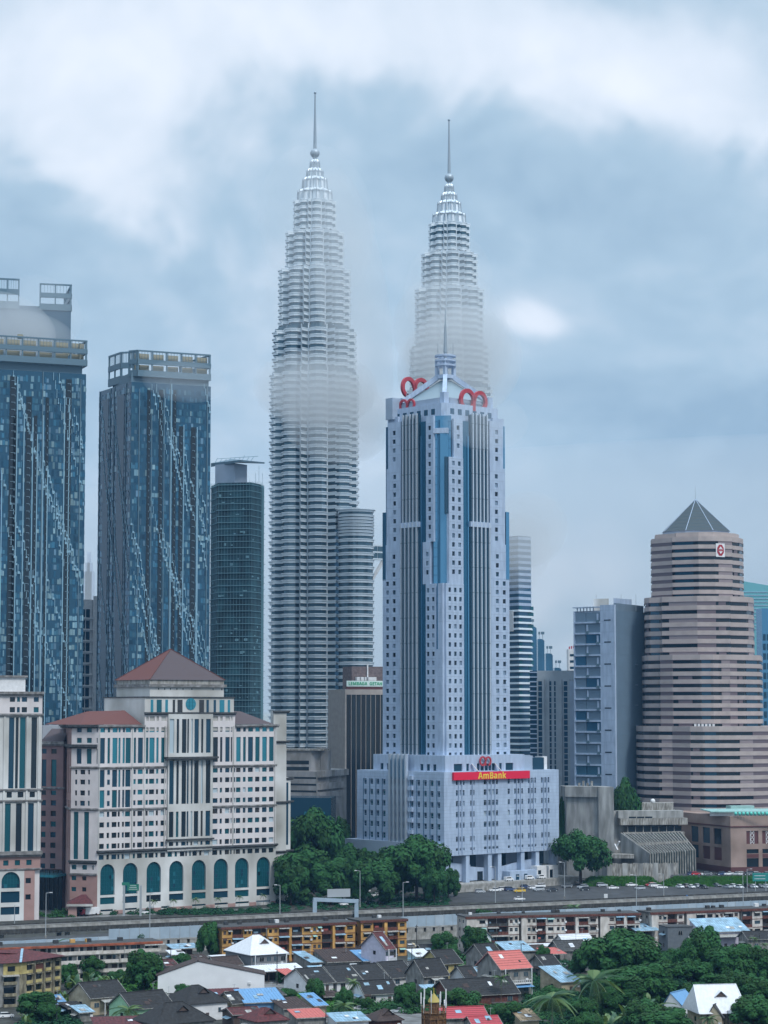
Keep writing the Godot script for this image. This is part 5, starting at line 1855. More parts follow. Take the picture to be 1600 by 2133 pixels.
func pink_tower() -> void:
	var t:=thing("pink_banded_tower","stepped pink granite tower with dark window bands and a glass pyramid top","skyscraper",Vector3(168.48,0,-1225))
	var tiers:=[
		[poly_of([Vector2(135.15,-1226.00),Vector2(137.65,-1214.00),Vector2(144.73,-1205.00),Vector2(151.31,-1201.00),Vector2(159.44,-1192.00),Vector2(165.78,-1189.00),Vector2(174.12,-1188.00),Vector2(183.41,-1190.00),Vector2(192.55,-1194.00),Vector2(202.08,-1200.00),Vector2(212.40,-1210.00),Vector2(221.53,-1262.00),Vector2(139.78,-1268.00)]),0.0,74.63],
		[poly_of([Vector2(139.40,-1234.00),Vector2(139.59,-1222.00),Vector2(141.29,-1219.00),Vector2(146.32,-1214.00),Vector2(146.47,-1211.00),Vector2(152.32,-1205.00),Vector2(166.02,-1198.00),Vector2(172.67,-1197.00),Vector2(176.38,-1200.00),Vector2(181.92,-1200.00),Vector2(186.17,-1203.00),Vector2(190.68,-1206.00),Vector2(200.69,-1216.00),Vector2(208.68,-1258.00),Vector2(142.57,-1262.00)]),74.63,112.19],
		[poly_of([Vector2(141.19,-1236.00),Vector2(140.56,-1226.00),Vector2(142.29,-1221.00),Vector2(148.21,-1217.00),Vector2(147.98,-1213.00),Vector2(165.45,-1203.00),Vector2(175.31,-1203.00),Vector2(182.88,-1203.00),Vector2(183.75,-1207.00),Vector2(193.57,-1213.00),Vector2(198.09,-1222.00),Vector2(203.80,-1254.00),Vector2(143.47,-1256.00)]),112.19,143.24],
		[poly_of([Vector2(145.55,-1240.00),Vector2(144.65,-1228.00),Vector2(154.09,-1217.00),Vector2(153.97,-1214.00),Vector2(167.02,-1207.00),Vector2(175.89,-1207.00),Vector2(185.78,-1212.00),Vector2(186.49,-1215.00),Vector2(190.85,-1220.00),Vector2(194.16,-1228.00),Vector2(197.64,-1250.00),Vector2(146.96,-1252.00)]),143.24,175.29],
	]
	var infill:=mat(Color(0.14,0.11,0.125),0.35,0.1)
	var infill2:=mat(Color(0.26,0.215,0.225),0.4,0.1)
	for k in 4:
		var p: PackedVector2Array=tiers[k][0]
		var y0: float=tiers[k][1]
		var y1: float=tiers[k][2]
		var m:=MB.new()
		m.prism(ring_poly(p,-0.5),y0,y1 - 0.5)
		obj("glass_core",m,M.glass_dark,t)
		var nf:=int(round((y1 - y0)/4.22))
		var step:=(y1 - y0)/nf
		for i in nf:
			var bm:=MB.new()
			var yb:=y0+(i+1)*step
			bm.prism(p,yb - step*0.52,yb - 0.002 if i < nf - 1 else yb+0.5)
			obj("granite_band",bm,M.pink,t)
			var lm:=MB.new()
			lm.prism(ring_poly(p,0.12),yb - step*0.56,yb - step*0.5)
			obj("band_lip",lm,infill2,t)
			for e in p.size() - 2:
				var a:=p[e]
				var b:=p[e+1]
				var L:=(b - a).length()
				if L < 4.0 or e == 0:
					continue
				var pick:=(e*7+k*3) % 5
				if pick == 1 or (pick == 4 and i % 4 != 1) or (pick == 3 and i % 3 == 0):
					wpiece("blank_panel",t,infill if pick != 4 else infill2,a,b,L*(0.0 if pick == 1 else 0.2),L*(1.0 if pick != 3 else 0.7),yb - step,yb - step*0.56,-0.5,-0.12)
				elif pick == 0:
					wpiece("glass_pane",t,M.glass_deep,a,b,L*0.1,L*0.8,yb - step,yb - step*0.56,-0.5,-0.3)

	var p3: PackedVector2Array=tiers[3][0]
	var c:=Vector2(169.05,-1231)
	var ys: float=175.54
	var collar:=PackedVector2Array()
	var eaves:=PackedVector2Array()
	for i in 8:
		var an:=deg_to_rad(-22.5 - 45.0*i)
		collar.append(c+Vector2(cos(an)*18.6,sin(an)*15.0))
		eaves.append(c+Vector2(cos(an)*19.2,sin(an)*15.6))
	var sm:=MB.new()
	sm.prism(ring_poly(p3,-2.2),ys,ys+2.6)
	obj("shoulder",sm,M.pink,t)
	var cm:=MB.new()
	cm.prism(collar,ys,179.38+0.3)
	obj("collar",cm,M.panel_dim,t)
	var yp: float=179.38+0.3
	var ap:=w3(c,197.66)
	for i in 8:
		var gm:=MB.new()
		gm.tri(w3(eaves[i],yp),w3(eaves[(i+1) % 8],yp),ap)
		obj("pyramid_face",gm,mat(Color(0.035,0.05,0.055),0.3,0.3) if i == 0 else t.get_node("pyramid_face").material_override,t)
		var hm:=MB.new()
		hm.bar(w3(eaves[i],yp),ap,0.28)
		obj("pyramid_rib",hm,M.panel,t)
		for j in range(1,9):
			var f:=j/9.0
			var lm:=MB.new()
			lm.bar(w3(eaves[i],yp).lerp(ap,f),w3(eaves[(i+1) % 8],yp).lerp(ap,f),0.12)
			obj("glazing_bar",lm,M.tower_frame,t)
	var em:=MB.new()
	em.cap(eaves,yp - 0.01)
	obj("pyramid_floor",em,M.panel_dim,t)
	var rod:=MB.new()
	rod.cyl(ap,ap+Vector3(0,7,0),0.12,0.06,6)
	obj("lightning_rod",rod,M.mast,t)

	var a:=p3[5]
	var b:=p3[6]
	var u:=(b - a).normalized()
	var u0: float=0.4
	wpiece("sign_board",t,M.white_flat,a,b,u0,u0+5.6,164.74,171.90,0.0,0.35)
	var mid: Vector2=a+u*(u0+2.8)+out_of(a,b)*0.36
	var yc: float=168.32
	var bas:=Basis(Vector3(u.x,0,u.y),UP,Vector3(out_of(a,b).x,0,out_of(a,b).y))
	for q in [[1.0,M.red_logo,0.10],[0.80,mat(Color(0.30,0.012,0.02),0.5),0.14],[0.72,M.red_logo,0.18]]:
		var om:=MB.new()
		var pts:=[]
		for i in 8:
			var an:=deg_to_rad(22.5+45*i)
			pts.append(w3(mid,yc)+bas*Vector3(cos(an)*2.3*q[0],sin(an)*3.2*q[0],q[2]))
		for i in range(1,7):
			om.tri(pts[0],pts[i],pts[i+1])
		obj("octagon_mark",om,q[1],t)
	for s in [-1.0,1.0]:
		var tm:=MB.new()
		var q:=w3(mid,yc)
		var v0:=q+bas*Vector3(-1.1,0.75*s,0.24)
		var v1:=q+bas*Vector3(1.1,0.75*s,0.24)
		var v2:=q+bas*Vector3(0,2.0*s,0.24)
		if s > 0:
			tm.tri(v0,v1,v2)
		else:
			tm.tri(v1,v0,v2)
		tm.box(q+bas*Vector3(0,0.55*s,0.22),Vector3(2.6,0.2,0.05),bas)
		obj("mark_triangle",tm,M.white_flat,t)

	for i in 6:
		wpiece("roof_unit",t,M.white,tiers[0][0][4],tiers[0][0][6],2.0+i*1.9,3.1+i*1.9,74.63+0.5,74.63+1.8,-2.4,-1.2)

func concrete_hall() -> void:
	var a:=Vector2(91.56,-1152.00)
	var b:=Vector2(107.38,-1146.00)
	var c:=Vector2(106.95,-1144.00)
	var d:=Vector2(114.41,-1142.00)
	var t:=thing("concrete_hall","stained raw concrete hall with a blank tower and sloping ribbed glazing","building",w3(b,0))
	var top: float=45.23
	var m:=MB.new()
	m.prism(poly_of([a,b,b+Vector2(-4,-16),a+Vector2(-2,-18)]),0,top)
	obj("tower_wall",m,M.concrete,t)
	wpiece("overhang",t,M.concrete,a,b,-0.4,(b - a).length()+0.1,40.22,top+0.2,-0.5,1.3)
	m=MB.new()
	m.prism(poly_of([c,d,d+Vector2(-3,-16),c+Vector2(-3,-17)]),0,top+0.1)
	obj("tower_pier",m,M.concrete,t)
	for i in 4:
		wpiece("roof_vent",t,M.concrete_light,a,b,5.0+i*2.2,5.9+i*2.2,top+0.2,top+1.8+(i % 2),-5,-4)

	var h0:=Vector2(113.58,-1146.00)
	var h1:=Vector2(151.18,-1152.00)
	var body:=MB.new()
	body.prism(poly_of([h0+Vector2(1,-3),h1+Vector2(-3,-3),h1+Vector2(-3,-32),h0+Vector2(1,-32)]),0,33.00)
	obj("hall_wall",body,M.concrete,t)
	var L:=(h1 - h0).length()
	wpiece("roof_slab",t,M.concrete,h0,h1,0.09*L,L*0.97,29.75,33.32,-8,0.6)
	wpiece("lower_slab",t,M.concrete_light,h0,h1,0.10*L,L+0.6,26.41,29.63,-8,2.4)
	for i in 3:
		wpiece("clerestory_pane",t,M.glass_dark,h0,h1,L*0.23+i*4.2,L*0.23+i*4.2+3.7,29.39,30.46,0.5,0.66)
	for i in 7:
		wpiece("window",t,M.glass_dark,h0,h1,L*0.22+i*4.0,L*0.22+i*4.0+3.5,22.84,25.70,-3.2,0.6)
		wpiece("window_post",t,M.concrete_light,h0,h1,L*0.22+i*4.0 - 0.4,L*0.22+i*4.0 - 0.05,22.84,25.94,-3.2,0.7)
	wpiece("window_sill",t,M.concrete_light,h0,h1,L*0.15,L*0.98,21.41,22.84,-3.2,1.2)

	var g0:=w3(Vector2(118.94,-1142.00),22.20)
	var g1:=w3(Vector2(147.75,-1146.00),22.94)
	var f0:=w3(Vector2(130.51,-1126.00),13.02)
	var f1:=w3(Vector2(153.04,-1130.00),14.64)
	var gm:=MB.new()
	gm.quad(f0,f1,g1,g0)
	gm.quad(Vector3(f0.x,0,f0.z),Vector3(f1.x,0,f1.z),f1,f0)
	gm.tri(Vector3(g0.x,0,g0.z),Vector3(f0.x,0,f0.z),f0)
	gm.tri(Vector3(g0.x,0,g0.z),f0,g0)
	obj("sloping_glass",gm,mat(Color(0.05,0.07,0.07),0.2,0.2),t)
	for i in 19:
		var f:=i/18.0
		var rm:=MB.new()
		rm.bar(g0.lerp(g1,f)+Vector3(0,0.2,0.1),f0.lerp(f1,f)+Vector3(0,0.2,0.1),0.5,0.6)
		var q:=f0.lerp(f1,f)
		rm.bar(q+Vector3(0,0.3,0.15),Vector3(q.x,0,q.z+0.15),0.4,0.5)
		obj("glazing_rib",rm,M.concrete_light,t)
	for f in [0.02,0.52,0.58]:
		var hb:=MB.new()
		hb.bar(g0.lerp(f0,f)+Vector3(0,0.35,0.2),g1.lerp(f1,f)+Vector3(0,0.35,0.2),1.0,0.5)
		obj("glazing_beam",hb,M.concrete_light,t)
	var side:=MB.new()
	side.hex([Vector3(g0.x - 1.4,0,g0.z),Vector3(f0.x - 0.6,0,f0.z),Vector3(f0.x - 0.2,0,f0.z - 0.5),Vector3(g0.x - 0.8,0,g0.z - 0.6),g0+Vector3(-1.4,0.6,0),f0+Vector3(-0.6,0.6,0),f0+Vector3(-0.2,0.6,-0.5),g0+Vector3(-0.8,0.6,-0.6)])
	obj("side_wall",side,M.concrete,t)
	var rb:=MB.new()
	rb.prism(poly_of([Vector2(129.86,-1156.00),Vector2(146.14,-1158.00),Vector2(147.65,-1170.00),Vector2(131.21,-1168.00)]),32.91,36.82)
	obj("roof_house",rb,M.concrete_light,t)
	var ds:=MB.new()
	ds.ball(w3(Vector2(135.80,-1159.00),37.67),Vector3(1.3,1.3,0.5),12,6)
	obj("satellite_dish",ds,M.white,t)
	var lk:=MB.new()
	lk.prism(poly_of([Vector2(87.84,-1162.00),Vector2(93.05,-1160.00),Vector2(94.17,-1174.00),Vector2(88.90,-1176.00)]),0,33.45)
	obj("link_wall",lk,M.concrete_light,t)
	for e in [[1162,1180,1706,1700],[1162,1180,1732,1721]]:
		wpiece("link_opening",t,M.glass_dark,Vector2(87.84,-1162.00),Vector2(93.05,-1160.00),0.6,4.8,lerpf(30.12,22.41,(e[2] - 1700)/32.0),lerpf(30.12,22.41,(e[3] - 1700)/32.0),-0.3,0.05)
	var st:=MB.new()
	st.prism(poly_of([Vector2(111.24,-1132.00),Vector2(122.91,-1130.00),Vector2(124.00,-1140.00),Vector2(112.22,-1142.00)]),10.84,12.71)
	obj("canopy_slab",st,M.concrete_light,t)
	var h:=MB.new()
	h.bar(w3(Vector2(114.70,-1138.00),15.11),w3(Vector2(116.40,-1136.00),18.88),0.9,0.5)
	h.bar(w3(Vector2(114.22,-1138.00),17.46),w3(Vector2(115.45,-1136.00),14.64),0.7,0.5)
	obj("white_sculpture",h,M.white,t)

	var w0:=Vector2(108.46,-1118.00)
	var w1:=Vector2(143.71,-1122.00)
	var cw:=thing("compound_wall","long stained grey compound wall before the concrete hall","wall",w3((w0+w1)/2,0))
	var LL:=(w1 - w0).length()
	for i in 14:
		wpiece("wall_panel",cw,M.concrete_light if i % 3 else M.concrete,w0,w1,LL*i/14.0,LL*(i+1)/14.0 - 0.05,0.0,8.98+0.3*(i % 2),-0.5,0.0)

func pink_lowblock() -> void:
	var a:=Vector2(151.64,-1180.00)
	var b:=Vector2(170.18,-1128.00)
	var c:=Vector2(199.39,-1136.00)
	var t:=thing("pink_lowrise","low pink granite building with maroon trim, patterned panels and a pale green roof","building",w3(b,0))
	var top: float=31.48
	var body:=MB.new()
	var lcols:=[Vector2(13.35,21.22),Vector2(25.64,33.62),Vector2(37.44,45.76)]
	var lr:=[Vector2(9.30,15.72),Vector2(17.14,24.99)]
	var rr:=[Vector2(5.26,10.87),Vector2(13.20,15.31),Vector2(17.88,24.21)]
	var rcols:=[Vector2(8.43,14.84),Vector2(16.89,23.32),Vector2(25.39,30.29)]
	var h1:=punched(body,a,b,0.0,top,lcols,lr,0.5)
	var h2:=punched(body,b,c,0.0,top,rcols,rr,0.5)
	body.cap(poly_of([a,b,c,c+Vector2(0,-30),a+Vector2(5,-20)]),top)
	obj("wall",body,M.pink_low,t)
	panes(h1,t,[M.glass_deep,M.glass_dark,M.maroon],a,b,0.5)
	for h in h2:
		wpiece("window_pane",t,M.glass_dark if h[2] < 17.0 else M.maroon,b,c,h[0],h[1],h[2],h[3],-0.56,-0.45)
		if h[2] > 17.0:
			var m:=MB.new()
			var u:=(c - b).normalized()
			var n:=out_of(b,c)
			var q: Vector2=b+u*(h[0]+h[1])/2.0 - n*0.35
			for k in 3:
				var y: float=h[2]+(h[3] - h[2])*(k+0.5)/3.0
				var e: float=(h[3] - h[2])/6.0
				for s in [-1,1]:
					m.bar(w3(q - u*0.9,y - e*s),w3(q+u*0.9,y+e*s),0.22)
			m.bar(w3(q - u*1.0,h[2]+0.2),w3(q - u*1.0,h[3] - 0.2),0.2)
			m.bar(w3(q+u*1.0,h[2]+0.2),w3(q+u*1.0,h[3] - 0.2),0.2)
			obj("ornament_lattice",m,M.white,t)
	for e in [[a,b],[b,c]]:
		var l: float=(e[1] - e[0]).length()
		wpiece("maroon_course",t,M.maroon,e[0],e[1],0.0,l,26.08,26.67,-0.2,0.35)
		wpiece("maroon_plinth",t,M.maroon,e[0],e[1],0.0,l,0.0,6.66,-0.2,0.12)
	for k in 3:
		wpiece("maroon_apron",t,M.maroon,b,c,rcols[k].x,rcols[k].y,11.10,12.97,0.0,0.1)
	var rm:=MB.new()
	var r0:=w3(Vector2(159.78,-1160.00),33.29)
	rm.hex([w3(Vector2(160.87,-1130.00),33.38),w3(Vector2(200.02,-1134.00),33.21),w3(Vector2(205.48,-1165.00),33.32),r0,
		w3(Vector2(160.87,-1130.00),33.85),w3(Vector2(200.02,-1134.00),33.68),w3(Vector2(205.48,-1165.00),33.81),r0+Vector3(0,0.6,0)])
	obj("green_roof",rm,M.roof_green,t)
	var wb:=MB.new()
	wb.prism(poly_of([Vector2(160.68,-1132.00),Vector2(200.37,-1136.00),Vector2(202.84,-1150.00),Vector2(162.95,-1148.00)]),top,33.29)
	obj("white_clerestory",wb,M.white,t)
	for i in 14:
		var gm:=MB.new()
		gm.ball(w3(Vector2(172.90,-1128.00),top+1.3)+Vector3(i*1.9,0,0),Vector3(0.8,1.0,0.4),8,5)
		obj("green_crest",gm,mat(Color(0.10,0.50,0.42),0.5) if i == 0 else t.get_node("green_crest").material_override,t)
	wpiece("roof_ridge",t,M.roof_green,Vector2(176.58,-1168.00),Vector2(190.72,-1172.00),0,13,33.20,34.90,-6,0)

# ------------------------------------------------------------------ ground,roads,expressway
func sheet(called: String,pts: Array,y: float,m: Material,label:="") -> MeshInstance3D:
	var mb:=MB.new()
	mb.cap(poly_of(pts),y)
	var o:=obj(called,mb,m,self,"structure")
	if label:
		o.set_meta("label",label)
	return o

func make_ground() -> void:
	sheet("ground",[Vector2(-3000,60),Vector2(3000,60),Vector2(3000,-4200),Vector2(-3000,-4200)],0.0,M.earth)
	sheet("car_park",[Vector2(27.30,-1000.00),Vector2(104.95,-1020.00),Vector2(190.87,-1010.00),Vector2(207.88,-1100.00),Vector2(157.06,-1100.00),Vector2(87.77,-1100.00),Vector2(68.35,-1085.00),Vector2(28.44,-1042.00)],0.004,M.asphalt)
	var tm:=MB.new()
	tm.prism(poly_of([Vector2(137.93,-1104.00),Vector2(213.66,-1106.00),Vector2(227.95,-1180.00),Vector2(147.42,-1180.00)]),0.0,3.6)
	obj("upper_car_park",tm,M.asphalt,self,"structure")
	sheet("car_park",[Vector2(-49.64,-985.00),Vector2(27.30,-1000.00),Vector2(28.39,-1040.00),Vector2(-51.40,-1020.00)],0.004,M.asphalt)
	sheet("street",[Vector2(-163.43,-905.00),Vector2(-40.65,-968.00),Vector2(-41.07,-978.00),Vector2(-165.23,-915.00)],0.004,M.lane)
	sheet("forecourt",[Vector2(-142.64,-918.00),Vector2(-126.66,-928.00),Vector2(-131.30,-962.00),Vector2(-149.48,-962.00)],0.008,M.asphalt)

	for e in [[1208,1300,1350,1052,2.2],[1330,1470,1640,1084,3.0]]:
		pass
	bank("grass_bank",Vector2(95.33,-1094.00),Vector2(131.64,-1096.00),14.0,3.4)
	bank("grass_bank",Vector2(132.87,-1091.00),Vector2(192.78,-1093.00),16.0,3.6)

	sheet("lane",[Vector2(-19.2,-617.4),Vector2(12.6,-606.2),Vector2(13.1,-633.0),Vector2(-14.6,-641.1)],0.01,M.lane)
	sheet("lane",[Vector2(-36.6,-653.6),Vector2(-13.2,-635.0),Vector2(-13.4,-647.3),Vector2(-22.6,-680.3),Vector2(-32.9,-719.4),Vector2(-40.1,-714.3)],0.016,M.lane)
	sheet("lane",[Vector2(47.5,-714.3),Vector2(71.5,-701.7),Vector2(75.5,-740.7),Vector2(53.9,-761.9)],0.01,M.lane)
	sheet("lane",[Vector2(9.8,-784.3),Vector2(25.9,-776.7),Vector2(26.9,-808.1),Vector2(10.2,-819.8)],0.01,M.lane)
	sheet("yard",[Vector2(-72.6,-727.2),Vector2(-41.9,-720.7),Vector2(-55.5,-784.3),Vector2(-75.9,-776.7)],0.01,M.lane)

func bank(called: String,a: Vector2,b: Vector2,w: float,h: float) -> void:
	var u:=(b - a).normalized()
	var n:=Vector2(u.y,-u.x)
	var L:=(b - a).length()
	var mb:=MB.new()
	var nx:=int(L/2.5)
	var f:=FastNoiseLite.new()
	f.frequency=0.12
	var hh:=func(i: int,j: int) -> Vector3:
		var s:=float(i)/nx
		var r:=float(j)/6.0
		var q: Vector2=a+u*L*s+n*w*r
		return w3(q,0.02+h*sin(PI*clampf(r,0.0,1.0)*0.62)*minf(1.0,minf(s,1.0 - s)*9.0)*(0.8+0.5*f.get_noise_2dv(q*3.0)))
	for i in nx:
		for j in 6:
			mb.quad(hh.call(i,j),hh.call(i+1,j),hh.call(i+1,j+1),hh.call(i,j+1))
	var o:=obj(called,mb,M.grass,self,"structure")
	o.set_meta("label","green grass bank behind the car park")

# lines of the expressway: x and z at its left and right ends
var ex_a:=Vector2(-146.43,-758)
var ex_b:=Vector2(178.11,-922)

func ex(u: float,back: float) -> Vector2:
	var d:=(ex_b - ex_a).normalized()
	return ex_a+d*u+Vector2(d.y,-d.x)*back

func make_expressway() -> void:
	var L:=(ex_b - ex_a).length()
	sheet("lower_road",[ex(-40,0.6),ex(L+40,0.6),ex(L+40,26),ex(-40,26)],4.7,M.asphalt)
	for k in 2:
		sheet("lane_line",[ex(-40,8.0+k*7),ex(L+40,8.0+k*7),ex(L+40,8.15+k*7),ex(-40,8.15+k*7)],4.704,M.paint)

	var w:=thing("retaining_wall","stained concrete river wall with a row of dark openings below the noise barrier","wall",w3(ex(L/2,0),0))
	var m:=MB.new()
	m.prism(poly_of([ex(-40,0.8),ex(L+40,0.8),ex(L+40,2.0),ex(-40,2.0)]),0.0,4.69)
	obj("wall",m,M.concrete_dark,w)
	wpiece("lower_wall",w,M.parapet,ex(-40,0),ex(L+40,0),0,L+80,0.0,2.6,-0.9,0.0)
	wpiece("edge_beam",w,M.concrete,ex(-40,0),ex(L+40,0),0,L+80,4.2,4.72,-0.9,0.1)
	var u:=0.0
	while u < L:
		wpiece("wall_pier",w,M.parapet,ex(0,0),ex(L,0),u,u+2.7,2.6,4.2,-0.8,0.0)
		u += 3.7

	var nb:=thing("noise_barrier","long blue grey noise barrier of upright panels along the expressway","barrier",w3(ex(L/2,0),0))
	u=0.0
	var i:=0
	while u < L:
		var tall: bool=u > 0.0+L*0.155
		var y1:=8.7 if tall else 6.3
		if u > L*0.34:
			y1=8.5
		wpiece("barrier_panel",nb,M.barrier if (i*7) % 5 else M.barrier_pale,ex(0,0),ex(L,0),u+0.06,u+3.64,4.73,y1+rng.randf_range(-0.06,0.06),-0.25,-0.05)
		wpiece("barrier_post",nb,M.pole,ex(0,0),ex(L,0),u - 0.06,u+0.06,4.72,y1+0.1,-0.3,0.04)
		u += 3.7
		i += 1

	var v:=thing("viaduct","elevated concrete expressway deck with pale parapets and a dark girder","viaduct",w3(ex(L/2,32),0))
	var far:=46.0
	var near:=31.0
	m=MB.new()
	m.prism(poly_of([ex(-60,near),ex(L+60,near),ex(L+60,far),ex(-60,far)]),5.8,7.15)
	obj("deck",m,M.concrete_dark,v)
	sheet("expressway",[ex(-60,near+0.4),ex(L+60,near+0.4),ex(L+60,far - 0.4),ex(-60,far - 0.4)],7.156,M.asphalt)
	for k in [4.0,7.5,11.0]:
		sheet("lane_line",[ex(-60,near+k),ex(L+60,near+k),ex(L+60,near+k+0.14),ex(-60,near+k+0.14)],7.16,M.paint)
	u=-60.0
	i=0
	while u < L+60:
		var du:=4.9
		wpiece("parapet_unit",v,M.parapet,ex(0,near),ex(L,near),u,u+du - 0.05,7.15,8.25,-0.35,0.0)
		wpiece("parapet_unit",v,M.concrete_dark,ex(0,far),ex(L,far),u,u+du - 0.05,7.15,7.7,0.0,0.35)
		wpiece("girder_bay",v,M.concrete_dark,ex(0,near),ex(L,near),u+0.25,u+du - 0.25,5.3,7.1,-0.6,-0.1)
		u += du
		i += 1
	wpiece("parapet_lip",v,M.parapet,ex(-60,near),ex(L+60,near),0,L+120,8.25,8.4,-0.45,0.1)
	u=8.0
	while u < L:
		var pm:=MB.new()
		for q in [near+3.0,far - 3.0]:
			pm.cyl(w3(ex(u,q),0),w3(ex(u,q),5.8),0.9,0.9,10)
			obj("pier",pm,M.concrete,v)
			pm=MB.new()
		u += 24.0

# ------------------------------------------------------------------ flats
# bays: [width share,kind]: w wall with window,n wall with two small windows,b balcony,s stair recess,p plain pier
func flats(called: String,label: String,a: Vector2,b: Vector2,h: float,floors: int,bays: Array,deep: float,wall: Material,trim: Material,rail: Material,group: String) -> Node3D:
	var u:=(b - a).normalized()
	var n:=out_of(a,b)
	var L:=(b - a).length()
	var t:=thing(called,label,"flats",w3((a+b)/2 - n*deep/2,0),group)
	var total:=0.0
	for k in bays:
		total += k[0]
	var fh:=(h - 0.7)/floors
	var core:=MB.new()
	core.prism(poly_of([a - n*1.5,b - n*1.5,b - n*deep,a - n*deep]),0.0,h - 0.3)
	obj("body",core,wall,t)
	var side:=MB.new()
	side.wall(a - n*deep,a,0.0,h - 0.3)
	side.wall(b,b - n*deep,0.0,h - 0.3)
	obj("end_wall",side,wall,t)
	for f in floors:
		for q in 2:
			wpiece("end_window",t,M.window,a - n*deep,a,deep*(0.22+0.4*q),deep*(0.22+0.4*q)+1.0,f*fh+1.3,f*fh+2.3,-0.1,0.05)
	var x:=0.0
	for k in bays:
		var w: float=k[0]/total*L
		var p:=a+u*x
		var q:=a+u*(x+w)
		if k[1] == "w" or k[1] == "n":
			var rows:=[]
			for f in floors:
				rows.append(Vector2(f*fh+1.05,f*fh+2.25))
			var cols:=[Vector2(w*0.22,w*0.78)] if k[1] == "w" else [Vector2(w*0.12,w*0.4),Vector2(w*0.6,w*0.88)]
			var mb:=MB.new()
			var hs:=punched(mb,p,q,0.0,h - 0.3,cols,rows,0.25)
			mb.wall(p - n*1.6,p,0.0,h - 0.3)
			mb.wall(q,q - n*1.6,0.0,h - 0.3)
			obj("wall_bay",mb,wall,t)
			for e in hs:
				wpiece("window",t,[M.window,M.window,M.window_blue,M.wood][rng.randi() % 4],p,q,e[0],e[1],e[2],e[3],-0.35,-0.2)
				if rng.randf() < 0.4:
					wpiece("window_bars",t,M.pole_dark if rng.randf() < 0.5 else M.awning,p,q,e[0]+0.1,e[1] - 0.1,e[2]+0.5,e[2]+0.58,-0.18,0.05)
				if rng.randf() < 0.45:
					awning(t,p,q,e[0] - 0.2,e[1]+0.2,e[3]+0.25,[M.awning,M.awning,M.roof_brown,M.roof_green][rng.randi() % 4])
				if rng.randf() < 0.25:
					wpiece("air_conditioner",t,M.white,p,q,e[1]+0.1,e[1]+0.8,e[2] - 0.2,e[2]+0.4,0.0,0.35)
			for f in range(1,floors+1):
				wpiece("storey_band",t,trim,p,q,0.0,w,f*fh - 0.12,f*fh+0.06,0.0,0.12)
		elif k[1] == "b":
			for f in floors:
				wpiece("balcony_slab",t,trim,p,q,0.0,w,f*fh - 0.1,f*fh+0.1,-1.5,0.1)
				wpiece("balcony_rail",t,rail if rng.randf() < 0.75 else M.roof_grey,p,q,0.08,w - 0.08,f*fh+0.1,f*fh+1.05,-0.1,0.04)
				wpiece("balcony_shade",t,M.wood if rng.randf() < 0.7 else M.window_blue,p,q,0.1,w - 0.1,f*fh+0.1,f*fh+fh - 0.15,-1.52,-1.46)
				if rng.randf() < 0.4:
					awning(t,p,q,-0.1,w+0.1,f*fh+fh - 0.15,M.awning if rng.randf() < 0.7 else M.roof_sky)
				if rng.randf() < 0.45:
					wpiece("washing",t,[M.white,M.roof_coral,M.roof_sky][rng.randi() % 3],p,q,w*0.2,w*(0.35+rng.randf()*0.4),f*fh+1.1,f*fh+1.7,-0.6,-0.55)
		elif k[1] == "s":
			wpiece("stair_recess",t,M.wood,p,q,0.0,w,0.0,h - 0.6,-2.6,-1.45)
			for f in floors:
				wpiece("stair_landing",t,wall,p,q,0.05,w - 0.05,f*fh+0.2,f*fh+1.2,-1.5,-1.2)
		else:
			wpiece("pier",t,wall,p,q,0.0,w,0.0,h - 0.3,-1.6,0.3)
		x += w

	wpiece("roof_edge",t,trim,a,b,-0.4,L+0.4,h - 0.75,h,-0.2,0.5)
	wpiece("roof_sheet",t,M.roof_grey,a,b,-0.4,L+0.4,h - 0.3,h+0.12,-deep - 0.4,-0.2)
	for i in int(L/7.0):
		var c:=MB.new()
		var uu:=rng.randf_range(1.0,L - 2.5)
		var s:=rng.randf_range(0.9,1.6)
		wbox(c,a,b,uu,uu+s,h+0.1,h+0.1+s*0.8,-deep*0.6 - s,-deep*0.6)
		obj("roof_tank",c,[M.pole_dark,M.pole_dark,M.white,M.roof_grey][rng.randi() % 4],t)
	return t

func awning(t: Node3D,a: Vector2,b: Vector2,u0: float,u1: float,y: float,m: Material) -> void:
	var u:=(b - a).normalized()
	var n:=out_of(a,b)
	var c:=w3(a+u*(u0+u1)/2.0+n*0.5,y - 0.16)
	var bas:=Basis(Vector3(u.x,0,u.y),UP,Vector3(n.x,0,n.y))*Basis(Vector3.RIGHT,0.42)
	piece("awning",unit_box,m,t,Transform3D(bas.scaled_local(Vector3(u1 - u0,0.06,1.1)),c - off_of(t)))

